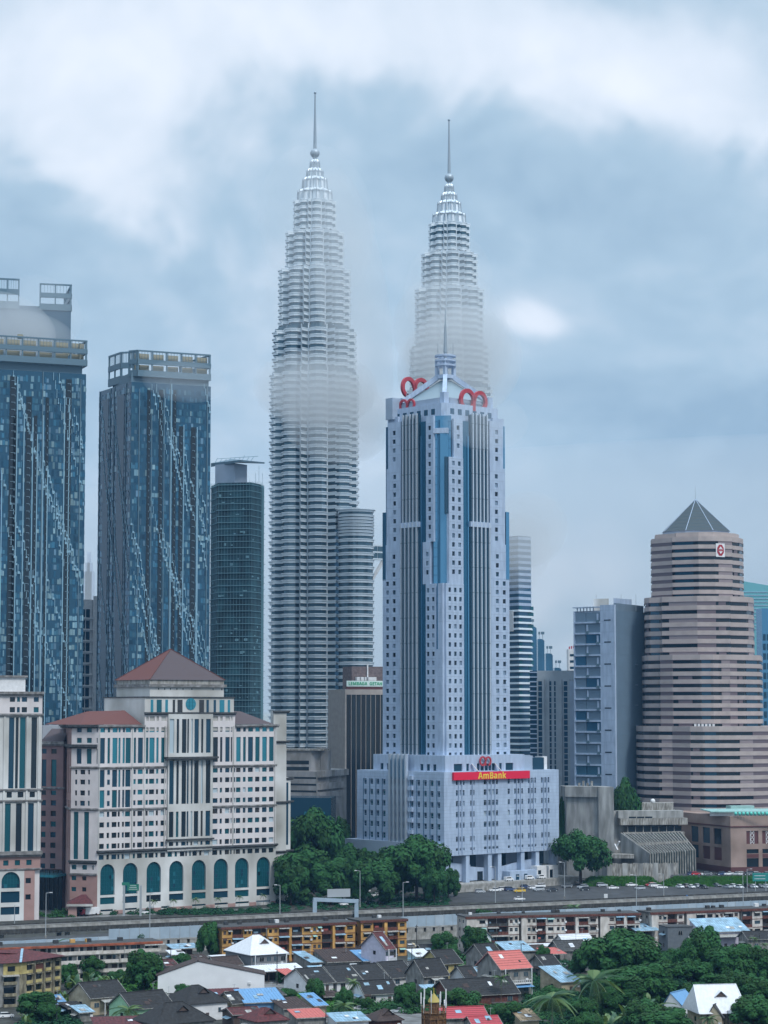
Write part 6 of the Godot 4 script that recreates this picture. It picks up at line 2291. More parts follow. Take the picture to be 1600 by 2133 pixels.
func make_lowrise() -> void:
	var rn:="walk-up flats along the expressway"
	flats("ochre_flats","long ochre block of walk-up flats with red brown roof edge",Vector2(-53.04,-755.72),Vector2(-9.69,-775.54),12.0,4,
		[[3,"n"],[3.2,"b"],[2.6,"n"],[3.2,"b"],[1.4,"s"],[3.4,"n"],[3,"b"],[0.8,"p"],[3.2,"b"],[3,"w"],[3,"n"],[3.2,"b"],[0.8,"p"],[3,"b"],[3.2,"w"]],11.0,M.ochre,M.brick_red,M.brick_red,rn)
	flats("ochre_flats","short ochre block of walk-up flats beside the maroon roofed lilac house",Vector2(-7.76,-776.43),Vector2(7.67,-783.58),12.3,4,[[3.4,"w"],[3,"b"],[0.8,"p"],[3,"b"],[2.4,"w"]],11.0,M.ochre,M.brick_red,M.brick_red,rn)

	var a:=Vector2(-119.93,-694.39)
	var b:=Vector2(-69.23,-716.84)
	var n:=out_of(a,b)
	var u:=(b - a).normalized()
	var L:=(b - a).length()
	var t:=thing("corridor_flats","long white corridor flats with an orange roof edge behind the old yellow block","flats",w3((a+b)/2 - n*5,0),rn)
	var m:=MB.new()
	m.prism(poly_of([a - n*1.6,b - n*1.6,b - n*10,a - n*10]),0.0,11.0)
	obj("body",m,M.flat_white,t)
	for f in 4:
		var y:=f*2.75
		wpiece("corridor_slab",t,M.concrete_light,a,b,0.0,L,y - 0.12,y+0.08,-1.7,0.2)
		var x:=0.4
		var i:=0
		while x < L - 4.0:
			var w:=rng.randf_range(6.0,8.0)
			if i % 3 != 2:
				wpiece("corridor_parapet",t,M.flat_white,a,b,x,minf(x+w,L),y+0.08,y+1.15,0.0,0.25)
			else:
				wpiece("corridor_parapet",t,M.flat_white,a,b,x,minf(x+w,L),y+0.08,y+1.0,-0.5,-0.3)
			for q in 3:
				var dx:=x+w*(0.1+0.3*q)
				if dx+1.6 < L:
					wpiece("window" if q % 2 else "door",t,[M.window,M.wood,M.window_blue][rng.randi() % 3],a,b,dx,dx+(1.7 if q % 2 else 1.0),y+(1.0 if q % 2 else 0.1),y+2.2,-1.7,-1.52)
			wpiece("corridor_post",t,M.flat_white,a,b,x - 0.12,x+0.12,y,y+2.7,-0.2,0.05)
			x += w
			i += 1
	wpiece("roof_edge",t,M.orange_trim,a,b,-0.4,L+0.4,10.75,11.4,-0.4,0.5)
	wpiece("roof_sheet",t,M.roof_grey,a,b,-0.4,L+0.4,11.0,11.46,-10.5,-0.4)
	awning(t,a,b,L - 5.5,L+1.0,10.7,M.awning)
	for i in 8:
		var c:=MB.new()
		var uu:=rng.randf_range(1.0,L - 2.5)
		wbox(c,a,b,uu,uu+1.5,11.4,12.5,-7,-5.6)
		obj("roof_tank",c,M.pole_dark if i % 3 else M.ochre,t)

	flats("white_flats","stained white walk-up flats, block nearest the small white porch house",Vector2(28.39,-792.30),Vector2(46.71,-797.90),12.2,4,[[3,"p"],[3,"w"],[3,"b"],[3,"b"],[3,"n"]],10.0,M.flat_white,M.brick_red,M.brick_red,rn)
	flats("white_flats","stained white walk-up flats, longest block with brick balconies",Vector2(47.55,-797.90),Vector2(74.68,-803.57),12.2,4,[[1.6,"p"],[3,"n"],[2.8,"b"],[3,"w"],[3,"n"],[3,"b"],[1,"p"],[3,"b"],[3,"w"]],10.0,M.flat_white,M.brick_red,M.brick_red,rn)
	flats("white_flats","stained white walk-up flats, short block before the gap with trees",Vector2(75.35,-803.57),Vector2(89.67,-807.40),12.2,4,[[3,"p"],[3,"w"],[3,"b"],[1.2,"p"],[3,"b"],[2,"w"]],10.0,M.flat_white,M.brick_red,M.brick_red,rn)
	flats("white_flats","stained white walk-up flats just right of the gap, plain end wall showing",Vector2(93.93,-809.33),Vector2(106.04,-814.19),12.2,4,[[2,"p"],[3,"n"],[3,"b"],[2.2,"w"]],10.0,M.flat_white,M.brick_red,M.brick_red,rn)
	flats("white_flats","stained white walk-up flats behind the powder blue sheet roof",Vector2(106.89,-814.19),Vector2(126.94,-823.09),12.2,4,[[3,"p"],[3,"b"],[3,"w"],[3,"n"],[3,"b"],[2,"w"]],10.0,M.flat_white,M.brick_red,M.brick_red,rn)
	flats("white_flats","stained white walk-up flats cut by the right frame edge",Vector2(127.96,-823.09),Vector2(147.25,-831.17),12.2,4,[[3,"b"],[3,"w"],[3,"b"],[3,"n"],[3,"b"]],10.0,M.flat_white,M.brick_red,M.brick_red,rn)
	old_block()

func old_block() -> void:
	var o:=Vector2(-112.34,-644.19)
	var a:=Vector2(-102.48,-649.41)
	var b:=Vector2(-92.88,-664.48)
	var t:=thing("old_yellow_block","old four storey block with stained yellow walls and maroon roof, bottom left","flats",w3(a,0))
	var n:=out_of(a,b)
	var h:=12.2
	var glass:=[M.window,M.window,M.wood]
	var mb:=MB.new()
	var L:=(b - a).length()
	var cols:=[Vector2(L*0.17,L*0.3),Vector2(L*0.39,L*0.52),Vector2(L*0.62,L*0.74),Vector2(L*0.85,L*0.96)]
	var rows:=[Vector2(0.8,2.4),Vector2(3.8,5.4),Vector2(6.8,8.3),Vector2(9.7,11.1)]
	var hs:=punched(mb,a,b,0.0,h,cols,rows,0.35)
	mb.wall(b,b - n*9,0.0,h)
	obj("stained_wall",mb,M.plaster_stained,t)
	panes(hs,t,glass,a,b,0.35,"window")
	for e in hs:
		wpiece("window_hood",t,M.plaster_stained,a,b,e[0] - 0.25,e[1]+0.25,e[3]+0.1,e[3]+0.4,0.0,0.5)
		wpiece("yellow_apron",t,M.plaster_yellow,a,b,e[0] - 0.1,e[1]+0.1,e[2] - 0.9,e[2] - 0.1,0.0,0.12)
	wpiece("brick_panel",t,M.brick_red,a,b,L*0.36,L*0.6,9.2,11.5,0.0,0.08)
	wpiece("yellow_panel",t,M.plaster_yellow,a,b,0.05,L*0.16,8.8,11.8,0.0,0.1)
	for x in [0.34,0.57,0.79]:
		wpiece("pilaster",t,M.plaster_stained,a,b,L*x - 0.2,L*x+0.2,0.0,h,0.0,0.4)
	mb=MB.new()
	var l2:=(a - o).length()
	hs=punched(mb,o,a,0.0,h,[Vector2(l2 - 4.6,l2 - 1.0)],[Vector2(0.2,2.2),Vector2(3.2,5.4),Vector2(6.4,8.4)],1.2)
	obj("front_wall",mb,M.plaster_grey,t)
	panes(hs,t,[M.glass_dark],o,a,1.2,"dark_balcony")
	for e in hs:
		wpiece("balcony_front",t,M.plaster_stained,o,a,e[0] - 0.1,e[1]+0.1,e[2] - 0.3,e[2]+0.5,0.0,0.7)
	wpiece("yellow_panel",t,M.plaster_yellow,o,a,l2 - 4.8,l2,8.8,12.0,0.0,0.12)
	wpiece("window",t,M.window,o,a,l2 - 3.6,l2 - 1.4,9.8,11.2,0.1,0.18)
	awning(t,o,a,l2 - 5.2,l2 - 0.2,8.8,M.awning)
	var rf:=MB.new()
	var e0:=-n*10.0
	var r:=[o+Vector2(0,1.0),a+Vector2(0.4,1.0),b+n*0.6+Vector2(1,0),b+e0,o+e0]
	var ridge0:=w3(o+e0*0.6,h+3.2)
	var ridge1:=w3((a+b)/2+e0*0.7,h+2.6)
	rf.quad(w3(r[0],h),w3(r[1],h),ridge1,ridge0)
	rf.tri(w3(r[1],h),w3(r[2],h+0.3),ridge1)
	rf.quad(w3(r[2],h+0.3),w3(r[3],h),ridge0,ridge1)
	rf.cap(poly_of(r),h - 0.01,false)
	obj("roof",rf,M.roof_maroon,t)
	var fm:=MB.new()
	fm.bar(w3(r[1],h+0.1),ridge1,0.7,0.15)
	obj("roof_flashing",fm,M.roof_sky,t)

# ------------------------------------------------------------------ houses
func slab(a: Vector3,b: Vector3,c: Vector3,d: Vector3,th: float) -> MB:
	var mb:=MB.new()
	var t:=Vector3(0,th,0)
	mb.quad(a+t,b+t,c+t,d+t)
	mb.quad(b,a,d,c)
	mb.quad(a,b,b+t,a+t)
	mb.quad(b,c,c+t,b+t)
	mb.quad(c,d,d+t,c+t)
	mb.quad(d,a,a+t,d+t)
	return mb

func house(called: String,label: String,at: Vector3,w: float,d: float,rot: float,he: float,hr: float,kind: String,wall: Material,roof: Material,nwin: int,extra: String) -> void:
	var t:=thing(called,label,"house",at)
	t.rotation.y=deg_to_rad(rot)
	var lo:=func(name_: String,mb: MB,m: Material) -> MeshInstance3D:
		var o:=MeshInstance3D.new()
		o.mesh=commit(mb)
		o.material_override=m
		o.name=part_name(t,name_)
		t.add_child(o)
		return o
	var bx:=func(name_: String,c: Vector3,s: Vector3,m: Material,b:=Basis.IDENTITY) -> MeshInstance3D:
		return piece(name_,unit_box,m,t,Transform3D(b.scaled_local(s),c))
	var x:=w/2.0
	var ov:=0.55
	var wm:=MB.new()
	var p:=[Vector2(-x,0),Vector2(x,0),Vector2(x,-d),Vector2(-x,-d)]
	if extra == "open":
		for q in [[-x+0.2,-0.2],[x - 0.2,-0.2],[0.0,-0.2],[-x+0.2,0.3 - d],[x - 0.2,0.3 - d]]:
			bx.call("post",Vector3(q[0],he/2,q[1]),Vector3(0.16,he,0.16),wall)
		bx.call("back_wall",Vector3(0,he/2,-d+0.1),Vector3(w,he,0.15),M.wood)
	else:
		for i in 4:
			wm.wall(p[i],p[(i+1) % 4],0.0,he)
		if kind == "gx":
			for s in [-1.0,1.0]:
				var q0:=Vector3(s*x,he,0)
				var q1:=Vector3(s*x,he,-d)
				var q2:=Vector3(s*x,hr,-d/2)
				if s < 0:
					wm.tri(q1,q0,q2)
				else:
					wm.tri(q0,q1,q2)
		elif kind == "gz":
			wm.tri(Vector3(-x,he,0),Vector3(x,he,0),Vector3(-x*0.25,hr,0))
			wm.tri(Vector3(x,he,-d),Vector3(-x,he,-d),Vector3(-x*0.25,hr,-d))
		elif kind == "shed":
			wm.quad(Vector3(x,he,0),Vector3(x,he,-d),Vector3(x,hr,-d),Vector3(x,he,0))
			wm.quad(Vector3(-x,he,-d),Vector3(-x,he,0),Vector3(-x,he,0),Vector3(-x,hr,-d))
			wm.quad(Vector3(x,he,-d),Vector3(-x,he,-d),Vector3(-x,hr,-d),Vector3(x,hr,-d))
		lo.call("wall",wm,wall)
	match kind:
		"gx":
			var s:=(hr - he)/(d/2.0)
			var y0:=he - ov*s
			lo.call("roof_slope",slab(Vector3(-x - ov,y0,ov),Vector3(x+ov,y0,ov),Vector3(x+ov,hr,-d/2),Vector3(-x - ov,hr,-d/2),0.16),roof)
			lo.call("roof_slope",slab(Vector3(x+ov,y0,-d - ov),Vector3(-x - ov,y0,-d - ov),Vector3(-x - ov,hr,-d/2),Vector3(x+ov,hr,-d/2),0.16),roof)
			bx.call("ridge_cap",Vector3(0,hr+0.2,-d/2),Vector3(w+2*ov,0.18,0.35),roof)
			for e in [-x - ov+0.06,x+ov - 0.06]:
				var bm:=MB.new()
				bm.bar(Vector3(e,y0+0.06,ov),Vector3(e,hr+0.06,-d/2),0.1,0.3)
				bm.bar(Vector3(e,y0+0.06,-d - ov),Vector3(e,hr+0.06,-d/2),0.1,0.3)
				lo.call("barge_board",bm,M.awning)
			bx.call("gutter",Vector3(0,y0+0.05,ov+0.06),Vector3(w+2*ov,0.16,0.12),M.awning)
		"gz":
			var rx:=-x*0.25
			lo.call("roof_slope",slab(Vector3(x+ov,he - 0.2,ov*0.3),Vector3(x+ov,he - 0.2,-d),Vector3(rx,hr,-d),Vector3(rx,hr,ov*0.3),0.16),roof)
			lo.call("roof_slope",slab(Vector3(-x - ov,he - 0.2,-d),Vector3(-x - ov,he - 0.2,ov*0.3),Vector3(rx,hr,ov*0.3),Vector3(rx,hr,-d),0.16),roof)
			bx.call("ridge_cap",Vector3(rx,hr+0.2,-d/2),Vector3(0.35,0.18,d),roof)
		"shed":
			lo.call("roof_sheet",slab(Vector3(-x - ov,he - 0.1,ov),Vector3(x+ov,he - 0.1,ov),Vector3(x+ov,hr,-d - ov*0.5),Vector3(-x - ov,hr,-d - ov*0.5),0.1),roof)
			var rm:=MB.new()
			var k:=-x - ov+0.3
			while k < x+ov:
				rm.bar(Vector3(k,he+0.02,ov),Vector3(k,hr+0.12,-d - ov*0.5),0.07,0.08)
				k += 0.9
			lo.call("roof_seams",rm,roof).set_meta("kind","stuff")
			bx.call("fascia",Vector3(0,he - 0.1,ov+0.04),Vector3(w+2*ov,0.25,0.08),M.awning)
		"flat":
			bx.call("roof",Vector3(0,he+0.1,-d/2),Vector3(w+0.3,0.2,d+0.3),roof)
			bx.call("parapet",Vector3(0,he+0.35,-0.1),Vector3(w+0.3,0.5,0.2),wall)
		"hip","flare":
			var r:=minf(d/2.0,w/2.2)
			var e:=ov+(0.6 if kind == "flare" else 0.0)
			var c:=[Vector3(-x - e,he - 0.25,e),Vector3(x+e,he - 0.25,e),Vector3(x+e,he - 0.25,-d - e),Vector3(-x - e,he - 0.25,-d - e)]
			var r0:=Vector3(-x+r*0.9,hr,-d/2)
			var r1:=Vector3(x - r*0.9,hr,-d/2)
			if kind == "flare":
				r0=Vector3(-x - 0.2,hr,-d/2)
				r1=Vector3(x+0.2,hr,-d/2)
			for k in [[c[0],c[1],r1,r0],[c[2],c[3],r0,r1]]:
				lo.call("roof_slope",slab(k[0],k[1],k[2],k[3],0.14),roof)
			for k in [[c[1],c[2],r1],[c[3],c[0],r0]]:
				var mb:=MB.new()
				mb.tri(k[0]+Vector3(0,0.14,0),k[1]+Vector3(0,0.14,0),k[2]+Vector3(0,0.14,0))
				mb.tri(k[1],k[0],k[2])
				lo.call("roof_hip_end",mb,roof)
			for k in [[c[0],r0],[c[1],r1],[r0,r1]]:
				var hm:=MB.new()
				hm.bar(k[0]+Vector3(0,0.16,0),k[1]+Vector3(0,0.16,0),0.26,0.14)
				lo.call("hip_cap",hm,roof)
			var gm:=MB.new()
			var g:=Vector3(x*0.1,lerpf(he,hr,0.62),-d*0.28)
			gm.tri(g+Vector3(-1.3,-0.2,0.75),g+Vector3(1.3,-0.2,0.75),g+Vector3(0,1.0,0.65))
			lo.call("gablet",gm,M.wood)
			lo.call("gablet_roof",slab(g+Vector3(1.7,-0.3,1.0),g+Vector3(1.7,-0.3,-1.2),g+Vector3(0,1.15,-2.2),g+Vector3(0,1.15,1.0),0.1),roof)
			lo.call("gablet_roof",slab(g+Vector3(-1.7,-0.3,-1.2),g+Vector3(-1.7,-0.3,1.0),g+Vector3(0,1.15,1.0),g+Vector3(0,1.15,-2.2),0.1),roof)
	roof_clutter(t,w,d,he,hr,kind,extra)
	var fl:=2 if he > 5.8 and extra != "open" else 1
	for f in fl:
		for i in nwin:
			var c:=Vector3(-x+w*(i+0.5)/nwin,he*(f+0.55)/fl,0)
			if f == 0 and i == nwin/2:
				bx.call("door",Vector3(c.x,1.05,0.02),Vector3(1.0,2.1,0.12),M.wood)
				continue
			var o: MeshInstance3D=bx.call("window",c,Vector3(1.5,1.25,0.16),[M.window,M.window_blue][rng.randi() % 2])
			for e in [-0.5,0.0,0.5]:
				piece("window_bar",unit_box,M.awning,o,Transform3D(Basis.IDENTITY.scaled(Vector3(0.05,1.04,1.5)),Vector3(e,0,0)))
		if nwin:
			bx.call("side_window",Vector3(-x,he*(f+0.55)/fl,-d*0.45),Vector3(0.16,1.2,1.3),M.window)
	match extra:
		"porch":
			lo.call("porch_roof",slab(Vector3(-x*0.5,he*0.72,2.6),Vector3(x*0.5,he*0.72,2.6),Vector3(x*0.5,he*0.84,0.1),Vector3(-x*0.5,he*0.84,0.1),0.1),M.awning)
			for s in [-x*0.45,x*0.45]:
				bx.call("porch_post",Vector3(s,he*0.36,2.4),Vector3(0.18,he*0.72,0.18),M.white)
		"balcony","veranda":
			var y:=he*0.48
			bx.call("balcony_floor",Vector3(0,y,0.8),Vector3(w*0.9,0.2,1.6),M.white)
			for k in 14:
				bx.call("baluster",Vector3(-w*0.43+w*0.86*k/13.0,y+0.5,1.5),Vector3(0.12,0.85,0.1),M.white)
			bx.call("balcony_rail",Vector3(0,y+0.98,1.5),Vector3(w*0.9,0.1,0.14),M.white)
			for s in [-w*0.44,w*0.44]:
				bx.call("balcony_post",Vector3(s,he/2,1.5),Vector3(0.22,he,0.22),M.white)
			if extra == "balcony":
				bx.call("lower_canopy",Vector3(0,y - 0.7,1.4),Vector3(w*0.95,0.1,2.2),M.roof_blue,Basis(Vector3.RIGHT,0.25))

func roof_clutter(t: Node3D,w: float,d: float,he: float,hr: float,kind: String,extra: String) -> void:
	if kind == "gx" or kind == "shed":
		var run:=d/2.0 if kind == "gx" else d
		var tilt:=atan2(hr - he,run)
		var b:=Basis(Vector3.RIGHT,tilt)
		var mb:=MB.new()
		var k:=1
		while kind == "gx" and k*0.9 < run:
			mb.bar(Vector3(-w/2 - 0.5,he+(hr - he)*k*0.9/run+0.17,-k*0.9),Vector3(w/2+0.5,he+(hr - he)*k*0.9/run+0.17,-k*0.9),0.1,0.05)
			k += 1
		if mb.v.size():
			var o:=MeshInstance3D.new()
			o.mesh=commit(mb)
			o.material_override=M.roof_grey
			o.name="roof_courses"
			o.set_meta("kind","stuff")
			t.add_child(o)
		for i in 1+rng.randi() % 3:
			var s:=rng.randf_range(0.2,0.75)
			var q:=Vector3(rng.randf_range(-0.42,0.42)*w,he+(hr - he)*s+0.2,-run*s)
			piece("patch_sheet",unit_box,[M.awning,M.roof_sky,M.roof_grey,M.roof_brown,M.roof_white][rng.randi() % 5],t,Transform3D(b.scaled_local(Vector3(rng.randf_range(0.6,1.8),0.05,rng.randf_range(0.8,2.4))),q))
	if rng.randf() < 0.4 and extra != "open":
		piece("aerial",unit_box,M.pole,t,Transform3D(Basis.from_scale(Vector3(0.07,2.6,0.07)),Vector3(w*0.3,hr+0.9,-d/2)))
		piece("aerial_bar",unit_box,M.pole,t,Transform3D(Basis.from_scale(Vector3(1.1,0.06,0.06)),Vector3(w*0.3,hr+2.0,-d/2)))
	if rng.randf() < 0.45:
		piece("air_conditioner",unit_box,M.white,t,Transform3D(Basis.from_scale(Vector3(0.8,0.6,0.35)),Vector3(w*0.36,he*0.6,0.2)))
	if rng.randf() < 0.5:
		piece("side_awning",unit_box,[M.awning,M.roof_sky,M.roof_brown][rng.randi() % 3],t,Transform3D(Basis(Vector3.BACK,0.3).scaled_local(Vector3(1.3,0.06,d*0.5)),Vector3(-w/2 - 0.6,he*0.7,-d*0.45)))

func make_houses() -> void:
	house("small_house","small white house with a dark gabled roof and porch before the white flats",Vector3(30.2,0,-784.3),4.1,9.5,-30,5.4,8.0,"gx",M.white,M.roof_black,2,"porch")
	house("gabled_house","pale teal gabled house with a long black roof below the white flats",Vector3(87.2,0,-816.4),26.7,11.7,22,6.2,9.5,"gx",M.plaster_teal,M.roof_black,3,"")
	house("pavilion","open pavilion with light blue sheet roof between the teal house and the slate block",Vector3(92.1,0,-804.9),8.6,8.5,20,6.4,8.0,"shed",M.wood,M.roof_sky,0,"open")
	house("block_house","plain slate grey block house with one window left of the blue roofed house",Vector3(101.8,0,-792.1),9.1,9.5,12,8.7,8.8,"flat",M.plaster_slate,M.roof_grey,1,"")
	house("blue_roof_house","house with big powder blue sheet roof and pink porch right of the dense tree",Vector3(119.0,0,-803.3),17.6,10.6,16,6.2,9.9,"shed",M.plaster_lilac,M.roof_sky,3,"porch")
	house("terrace_house","dark roofed terrace house under the right-hand end of the white flats",Vector3(130.5,0,-792.1),11.4,9.5,12,4.8,6.9,"gx",M.plaster_grey,M.roof_black,2,"")
	house("white_hall","white gabled hall with a white sheet roof before the white flats",Vector3(66.9,0,-792.1),10.9,8.5,20,3.7,5.9,"gx",M.white,M.roof_white,0,"")
	house("carport","carport with a red sheet roof and dark posts beside the silver hatchback",Vector3(56.7,0,-757.6),6.0,8.5,20,3.3,4.4,"shed",M.wood,M.roof_coral,0,"open")
	house("low_house","low house with a long grey tiled roof behind the red carport",Vector3(63.0,0,-766.3),10.0,9.5,20,3.7,6.3,"gx",M.plaster_grey,M.roof_grey,1,"")
	house("low_house","low house with a sky blue sheet roof behind the coral roofed house",Vector3(45.3,0,-764.8),9.2,9.5,20,3.5,5.7,"shed",M.plaster_grey,M.roof_sky,1,"")
	house("gabled_house","dark roofed house with a stained gable end right of the yellow house",Vector3(34.4,0,-729.9),6.8,10.6,30,5.4,8.8,"gx",M.plaster_grey,M.roof_black,1,"")
	house("gabled_house","yellow walled house with a grey stained gable and dark roof",Vector3(20.4,0,-701.7),7.2,11.7,30,6.4,9.7,"gx",M.plaster_yellow,M.roof_black,2,"")
	house("low_shed","low shed with white sheet roof behind the grey gabled house",Vector3(13.1,0,-751.9),5.1,8.5,20,3.1,4.6,"shed",M.plaster_teal,M.roof_white,0,"")
	house("low_shop","low shop row with dark roof just right of the lilac house",Vector3(16.8,0,-769.2),7.9,8.5,15,2.9,4.6,"gx",M.plaster_grey,M.roof_black,0,"")
	house("lilac_house","lilac gabled terrace house with maroon roof and round balcony",Vector3(1.8,0,-735.3),3.4,12.7,38,7.3,11.8,"gx",M.plaster_lilac,M.roof_maroon,2,"balcony")
	house("low_shed","low blue sheet roof beside the grey villa",Vector3(-21.5,0,-738.0),3.4,15.9,24,2.7,4.6,"shed",M.plaster_grey,M.roof_sky,0,"")
	house("low_house","wide low house with a worn dark roof between the blue sheds",Vector3(-12.9,0,-738.0),10.5,13.8,20,2.9,5.5,"shed",M.plaster_grey,M.roof_brown,0,"")
	house("low_shed","low shed with a dull blue roof against the lilac house",Vector3(-4.6,0,-740.7),3.7,12.7,20,2.8,5.0,"shed",M.plaster_grey,M.roof_blue,0,"")
	house("low_shed","long narrow shed with a rusty dark roof under the ochre flats",Vector3(-14.1,0,-769.2),15.6,8.5,20,2.9,4.0,"shed",M.wood,M.roof_brown,0,"")
	house("villa","grey walled villa with a broad white hipped roof and gablets",Vector3(-35.9,0,-719.4),12.4,18.0,30,7.3,12.2,"hip",M.plaster_villa,M.roof_white,5,"veranda")
	house("lean_to","white lean-to roof along the front of the grey villa",Vector3(-35.2,0,-706.7),23.4,5.3,30,3.3,4.6,"shed",M.wood,M.roof_white,0,"open")
	house("lean_to","cluttered white sheet roof left of the grey villa",Vector3(-47.6,0,-738.0),7.8,10.6,30,3.1,4.0,"shed",M.wood,M.roof_white,0,"open")
	house("white_gable_hall","big blank white gable wall of a hall with a brown roof edge",Vector3(-50.2,0,-671.2),30.9,10.6,6,6.2,10.1,"gz",M.white_flat,M.roof_brown,0,"")
	house("low_shed","teal gabled shed roof behind the blank white gable",Vector3(-47.8,0,-714.3),8.6,8.5,30,4.4,6.5,"gx",M.plaster_teal,M.roof_brown,0,"")
	house("low_shed","shed with a sky blue roof below the river wall",Vector3(-67.0,0,-781.3),9.2,6.4,25,2.7,3.6,"shed",M.plaster_grey,M.roof_sky,0,"open")
	house("low_shed","shed with maroon and red roof left of the blank white gable",Vector3(-66.8,0,-727.2),3.6,8.5,30,2.9,4.2,"gx",M.plaster_grey,M.roof_maroon,0,"")
	house("lean_to","small blue awning roof behind the first terrace unit",Vector3(-19.6,0,-714.3),3.9,5.3,24,2.7,3.6,"shed",M.wood,M.roof_sky,0,"open")
	house("low_shed","white sheet shed between the terrace row and the worn brown roof",Vector3(-9.7,0,-719.4),5.3,5.3,20,2.6,3.5,"shed",M.white,M.roof_white,0,"")
	house("lean_to","rust brown lean-to under the lilac house",Vector3(5.7,0,-722.0),4.6,5.3,20,2.5,3.4,"shed",M.wood,M.roof_brown,0,"open")
	house("low_shed","low white walled shed right of the lilac house's balcony",Vector3(10.9,0,-727.2),5.4,5.3,20,2.7,3.8,"gx",M.white,M.roof_grey,1,"")
	house("lean_to","pale blue lean-to before the dark stained gable house",Vector3(29.5,0,-709.2),4.2,5.3,24,2.7,3.7,"shed",M.wood,M.roof_sky,0,"open")
	house("low_shed","small grey roofed kitchen block left of the coral roofed house",Vector3(29.3,0,-678.0),3.4,6.4,24,2.9,4.2,"gx",M.plaster_cream,M.roof_grey,1,"")
	house("lean_to","blue tarpaulin lean-to beside the leafy trees by the rust tower",Vector3(14.4,0,-660.1),3.6,6.4,20,2.5,4.0,"shed",M.wood,M.roof_sky,0,"open")
	house("lean_to","brown sheet lean-to before the short black roofed house",Vector3(-14.9,0,-651.5),3.7,5.3,18,2.5,3.4,"shed",M.wood,M.roof_brown,0,"open")
	house("low_shed","grey sheet shed behind the blue walled house",Vector3(-30.5,0,-653.6),4.9,6.4,24,2.7,3.8,"shed",M.plaster_grey,M.roof_grey,0,"")
	house("low_shed","white walled yard shed left of the blue walled house",Vector3(-37.9,0,-651.5),3.4,6.4,24,2.7,3.8,"gx",M.white,M.roof_brown,1,"")
	house("lean_to","maroon lean-to between the blank white gable and the black hipped roof",Vector3(-44.6,0,-651.5),9.6,5.3,20,2.9,4.0,"shed",M.wood,M.roof_maroon,0,"open")
	house("lean_to","dusty grey lean-to in the clutter left of the villa",Vector3(-52.6,0,-757.6),4.9,6.4,24,2.7,3.6,"shed",M.wood,M.roof_grey,0,"open")
	house("low_shed","rust red low roof in the clutter by the tall dark tree",Vector3(-59.0,0,-746.2),4.8,6.4,24,2.6,3.6,"shed",M.wood,M.roof_brown,0,"")
	house("low_shed","small pale shed by the yard of the corridor flats",Vector3(-68.0,0,-763.4),4.3,5.3,24,2.5,3.4,"shed",M.plaster_grey,M.roof_white,0,"")
	house("low_shed","low blue roofed shed below the cream bungalow",Vector3(-79.4,0,-617.4),3.6,6.4,30,2.5,3.6,"shed",M.plaster_grey,M.roof_sky,0,"")
	house("carport","dark grey carport roof before the cream bungalow",Vector3(-83.0,0,-625.1),4.8,7.4,30,2.7,3.4,"shed",M.wood,M.roof_black,0,"open")
	house("low_shed","small white annex behind the mint green bungalow",Vector3(-58.7,0,-637.0),3.4,6.4,34,3.1,4.4,"gx",M.white,M.roof_black,1,"")
	house("lean_to","red brown lean-to right of the second crimson roof",Vector3(33.6,0,-623.2),4.3,6.4,16,2.7,3.6,"shed",M.brick_red,M.roof_brown,0,"")
	house("low_shed","low grey roof behind the weathered blue roof",Vector3(62.1,0,-714.3),4.7,7.4,24,2.9,4.2,"gx",M.plaster_grey,M.roof_grey,0,"")
	house("lean_to","white sheet lean-to under the white flats' middle",Vector3(55.3,0,-781.3),9.5,6.4,20,2.7,3.6,"shed",M.wood,M.roof_white,0,"open")
	house("low_shop","rust brown shop roof under the white flats, left of the red carport",Vector3(51.1,0,-772.2),7.0,7.4,20,2.9,4.2,"gx",M.plaster_grey,M.roof_brown,1,"")
	house("lean_to","green sheet lean-to at the foot of the nearest white flats",Vector3(41.0,0,-787.4),8.1,5.3,18,2.7,3.4,"shed",M.wood,M.roof_green,0,"open")
	house("low_shop","grey roofed shop under the ochre flats' right end",Vector3(7.3,0,-784.3),5.7,6.4,18,2.9,4.2,"shed",M.plaster_grey,M.roof_grey,0,"")
	house("low_shed","powder blue sheet roof right of the pavilion",Vector3(110.6,0,-830.0),10.2,7.4,16,5.6,6.9,"shed",M.plaster_grey,M.roof_sky,0,"")
	house("gable_end_house","house with a blank stained grey gable end and an open dark porch",Vector3(15.4,0,-684.9),8.2,10.6,30,4.6,8.8,"gx",M.plaster_grey,M.roof_black,2,"porch")
	house("canopy","low red tile canopy left of the long black roofed row",Vector3(-27.3,0,-699.3),3.4,8.5,28,2.7,4.0,"shed",M.wood,M.roof_coral,0,"open")
	house("low_house","short black roofed house below the terrace row",Vector3(-0.7,0,-653.6),10.0,10.6,22,3.1,6.1,"gx",M.white,M.roof_black,2,"")
	house("low_house","black roofed low house left of the grey wall with the coral roof",Vector3(26.4,0,-687.3),4.4,10.6,26,3.3,6.3,"gx",M.white,M.roof_black,1,"")
	house("coral_roof_house","tall bare grey party wall house with coral roof and white balcony",Vector3(38.2,0,-668.9),10.3,12.7,30,8.5,12.6,"gx",M.plaster_grey,M.roof_coral,3,"balcony")
	house("long_terrace","long black roofed terrace before the coral roofed house",Vector3(28.3,0,-649.4),20.9,13.8,22,3.3,6.9,"gx",M.brick_red,M.roof_black,4,"")
	house("low_house","cream house with a weathered sky blue sheet roof beside the coconut palm",Vector3(54.9,0,-678.0),6.6,11.7,28,3.5,6.9,"shed",M.plaster_cream,M.roof_sky,1,"")
	house("low_house","house with a slate dark roof behind the weathered blue roof",Vector3(52.7,0,-724.6),5.6,9.5,28,3.3,5.9,"gx",M.plaster_grey,M.roof_black,1,"")
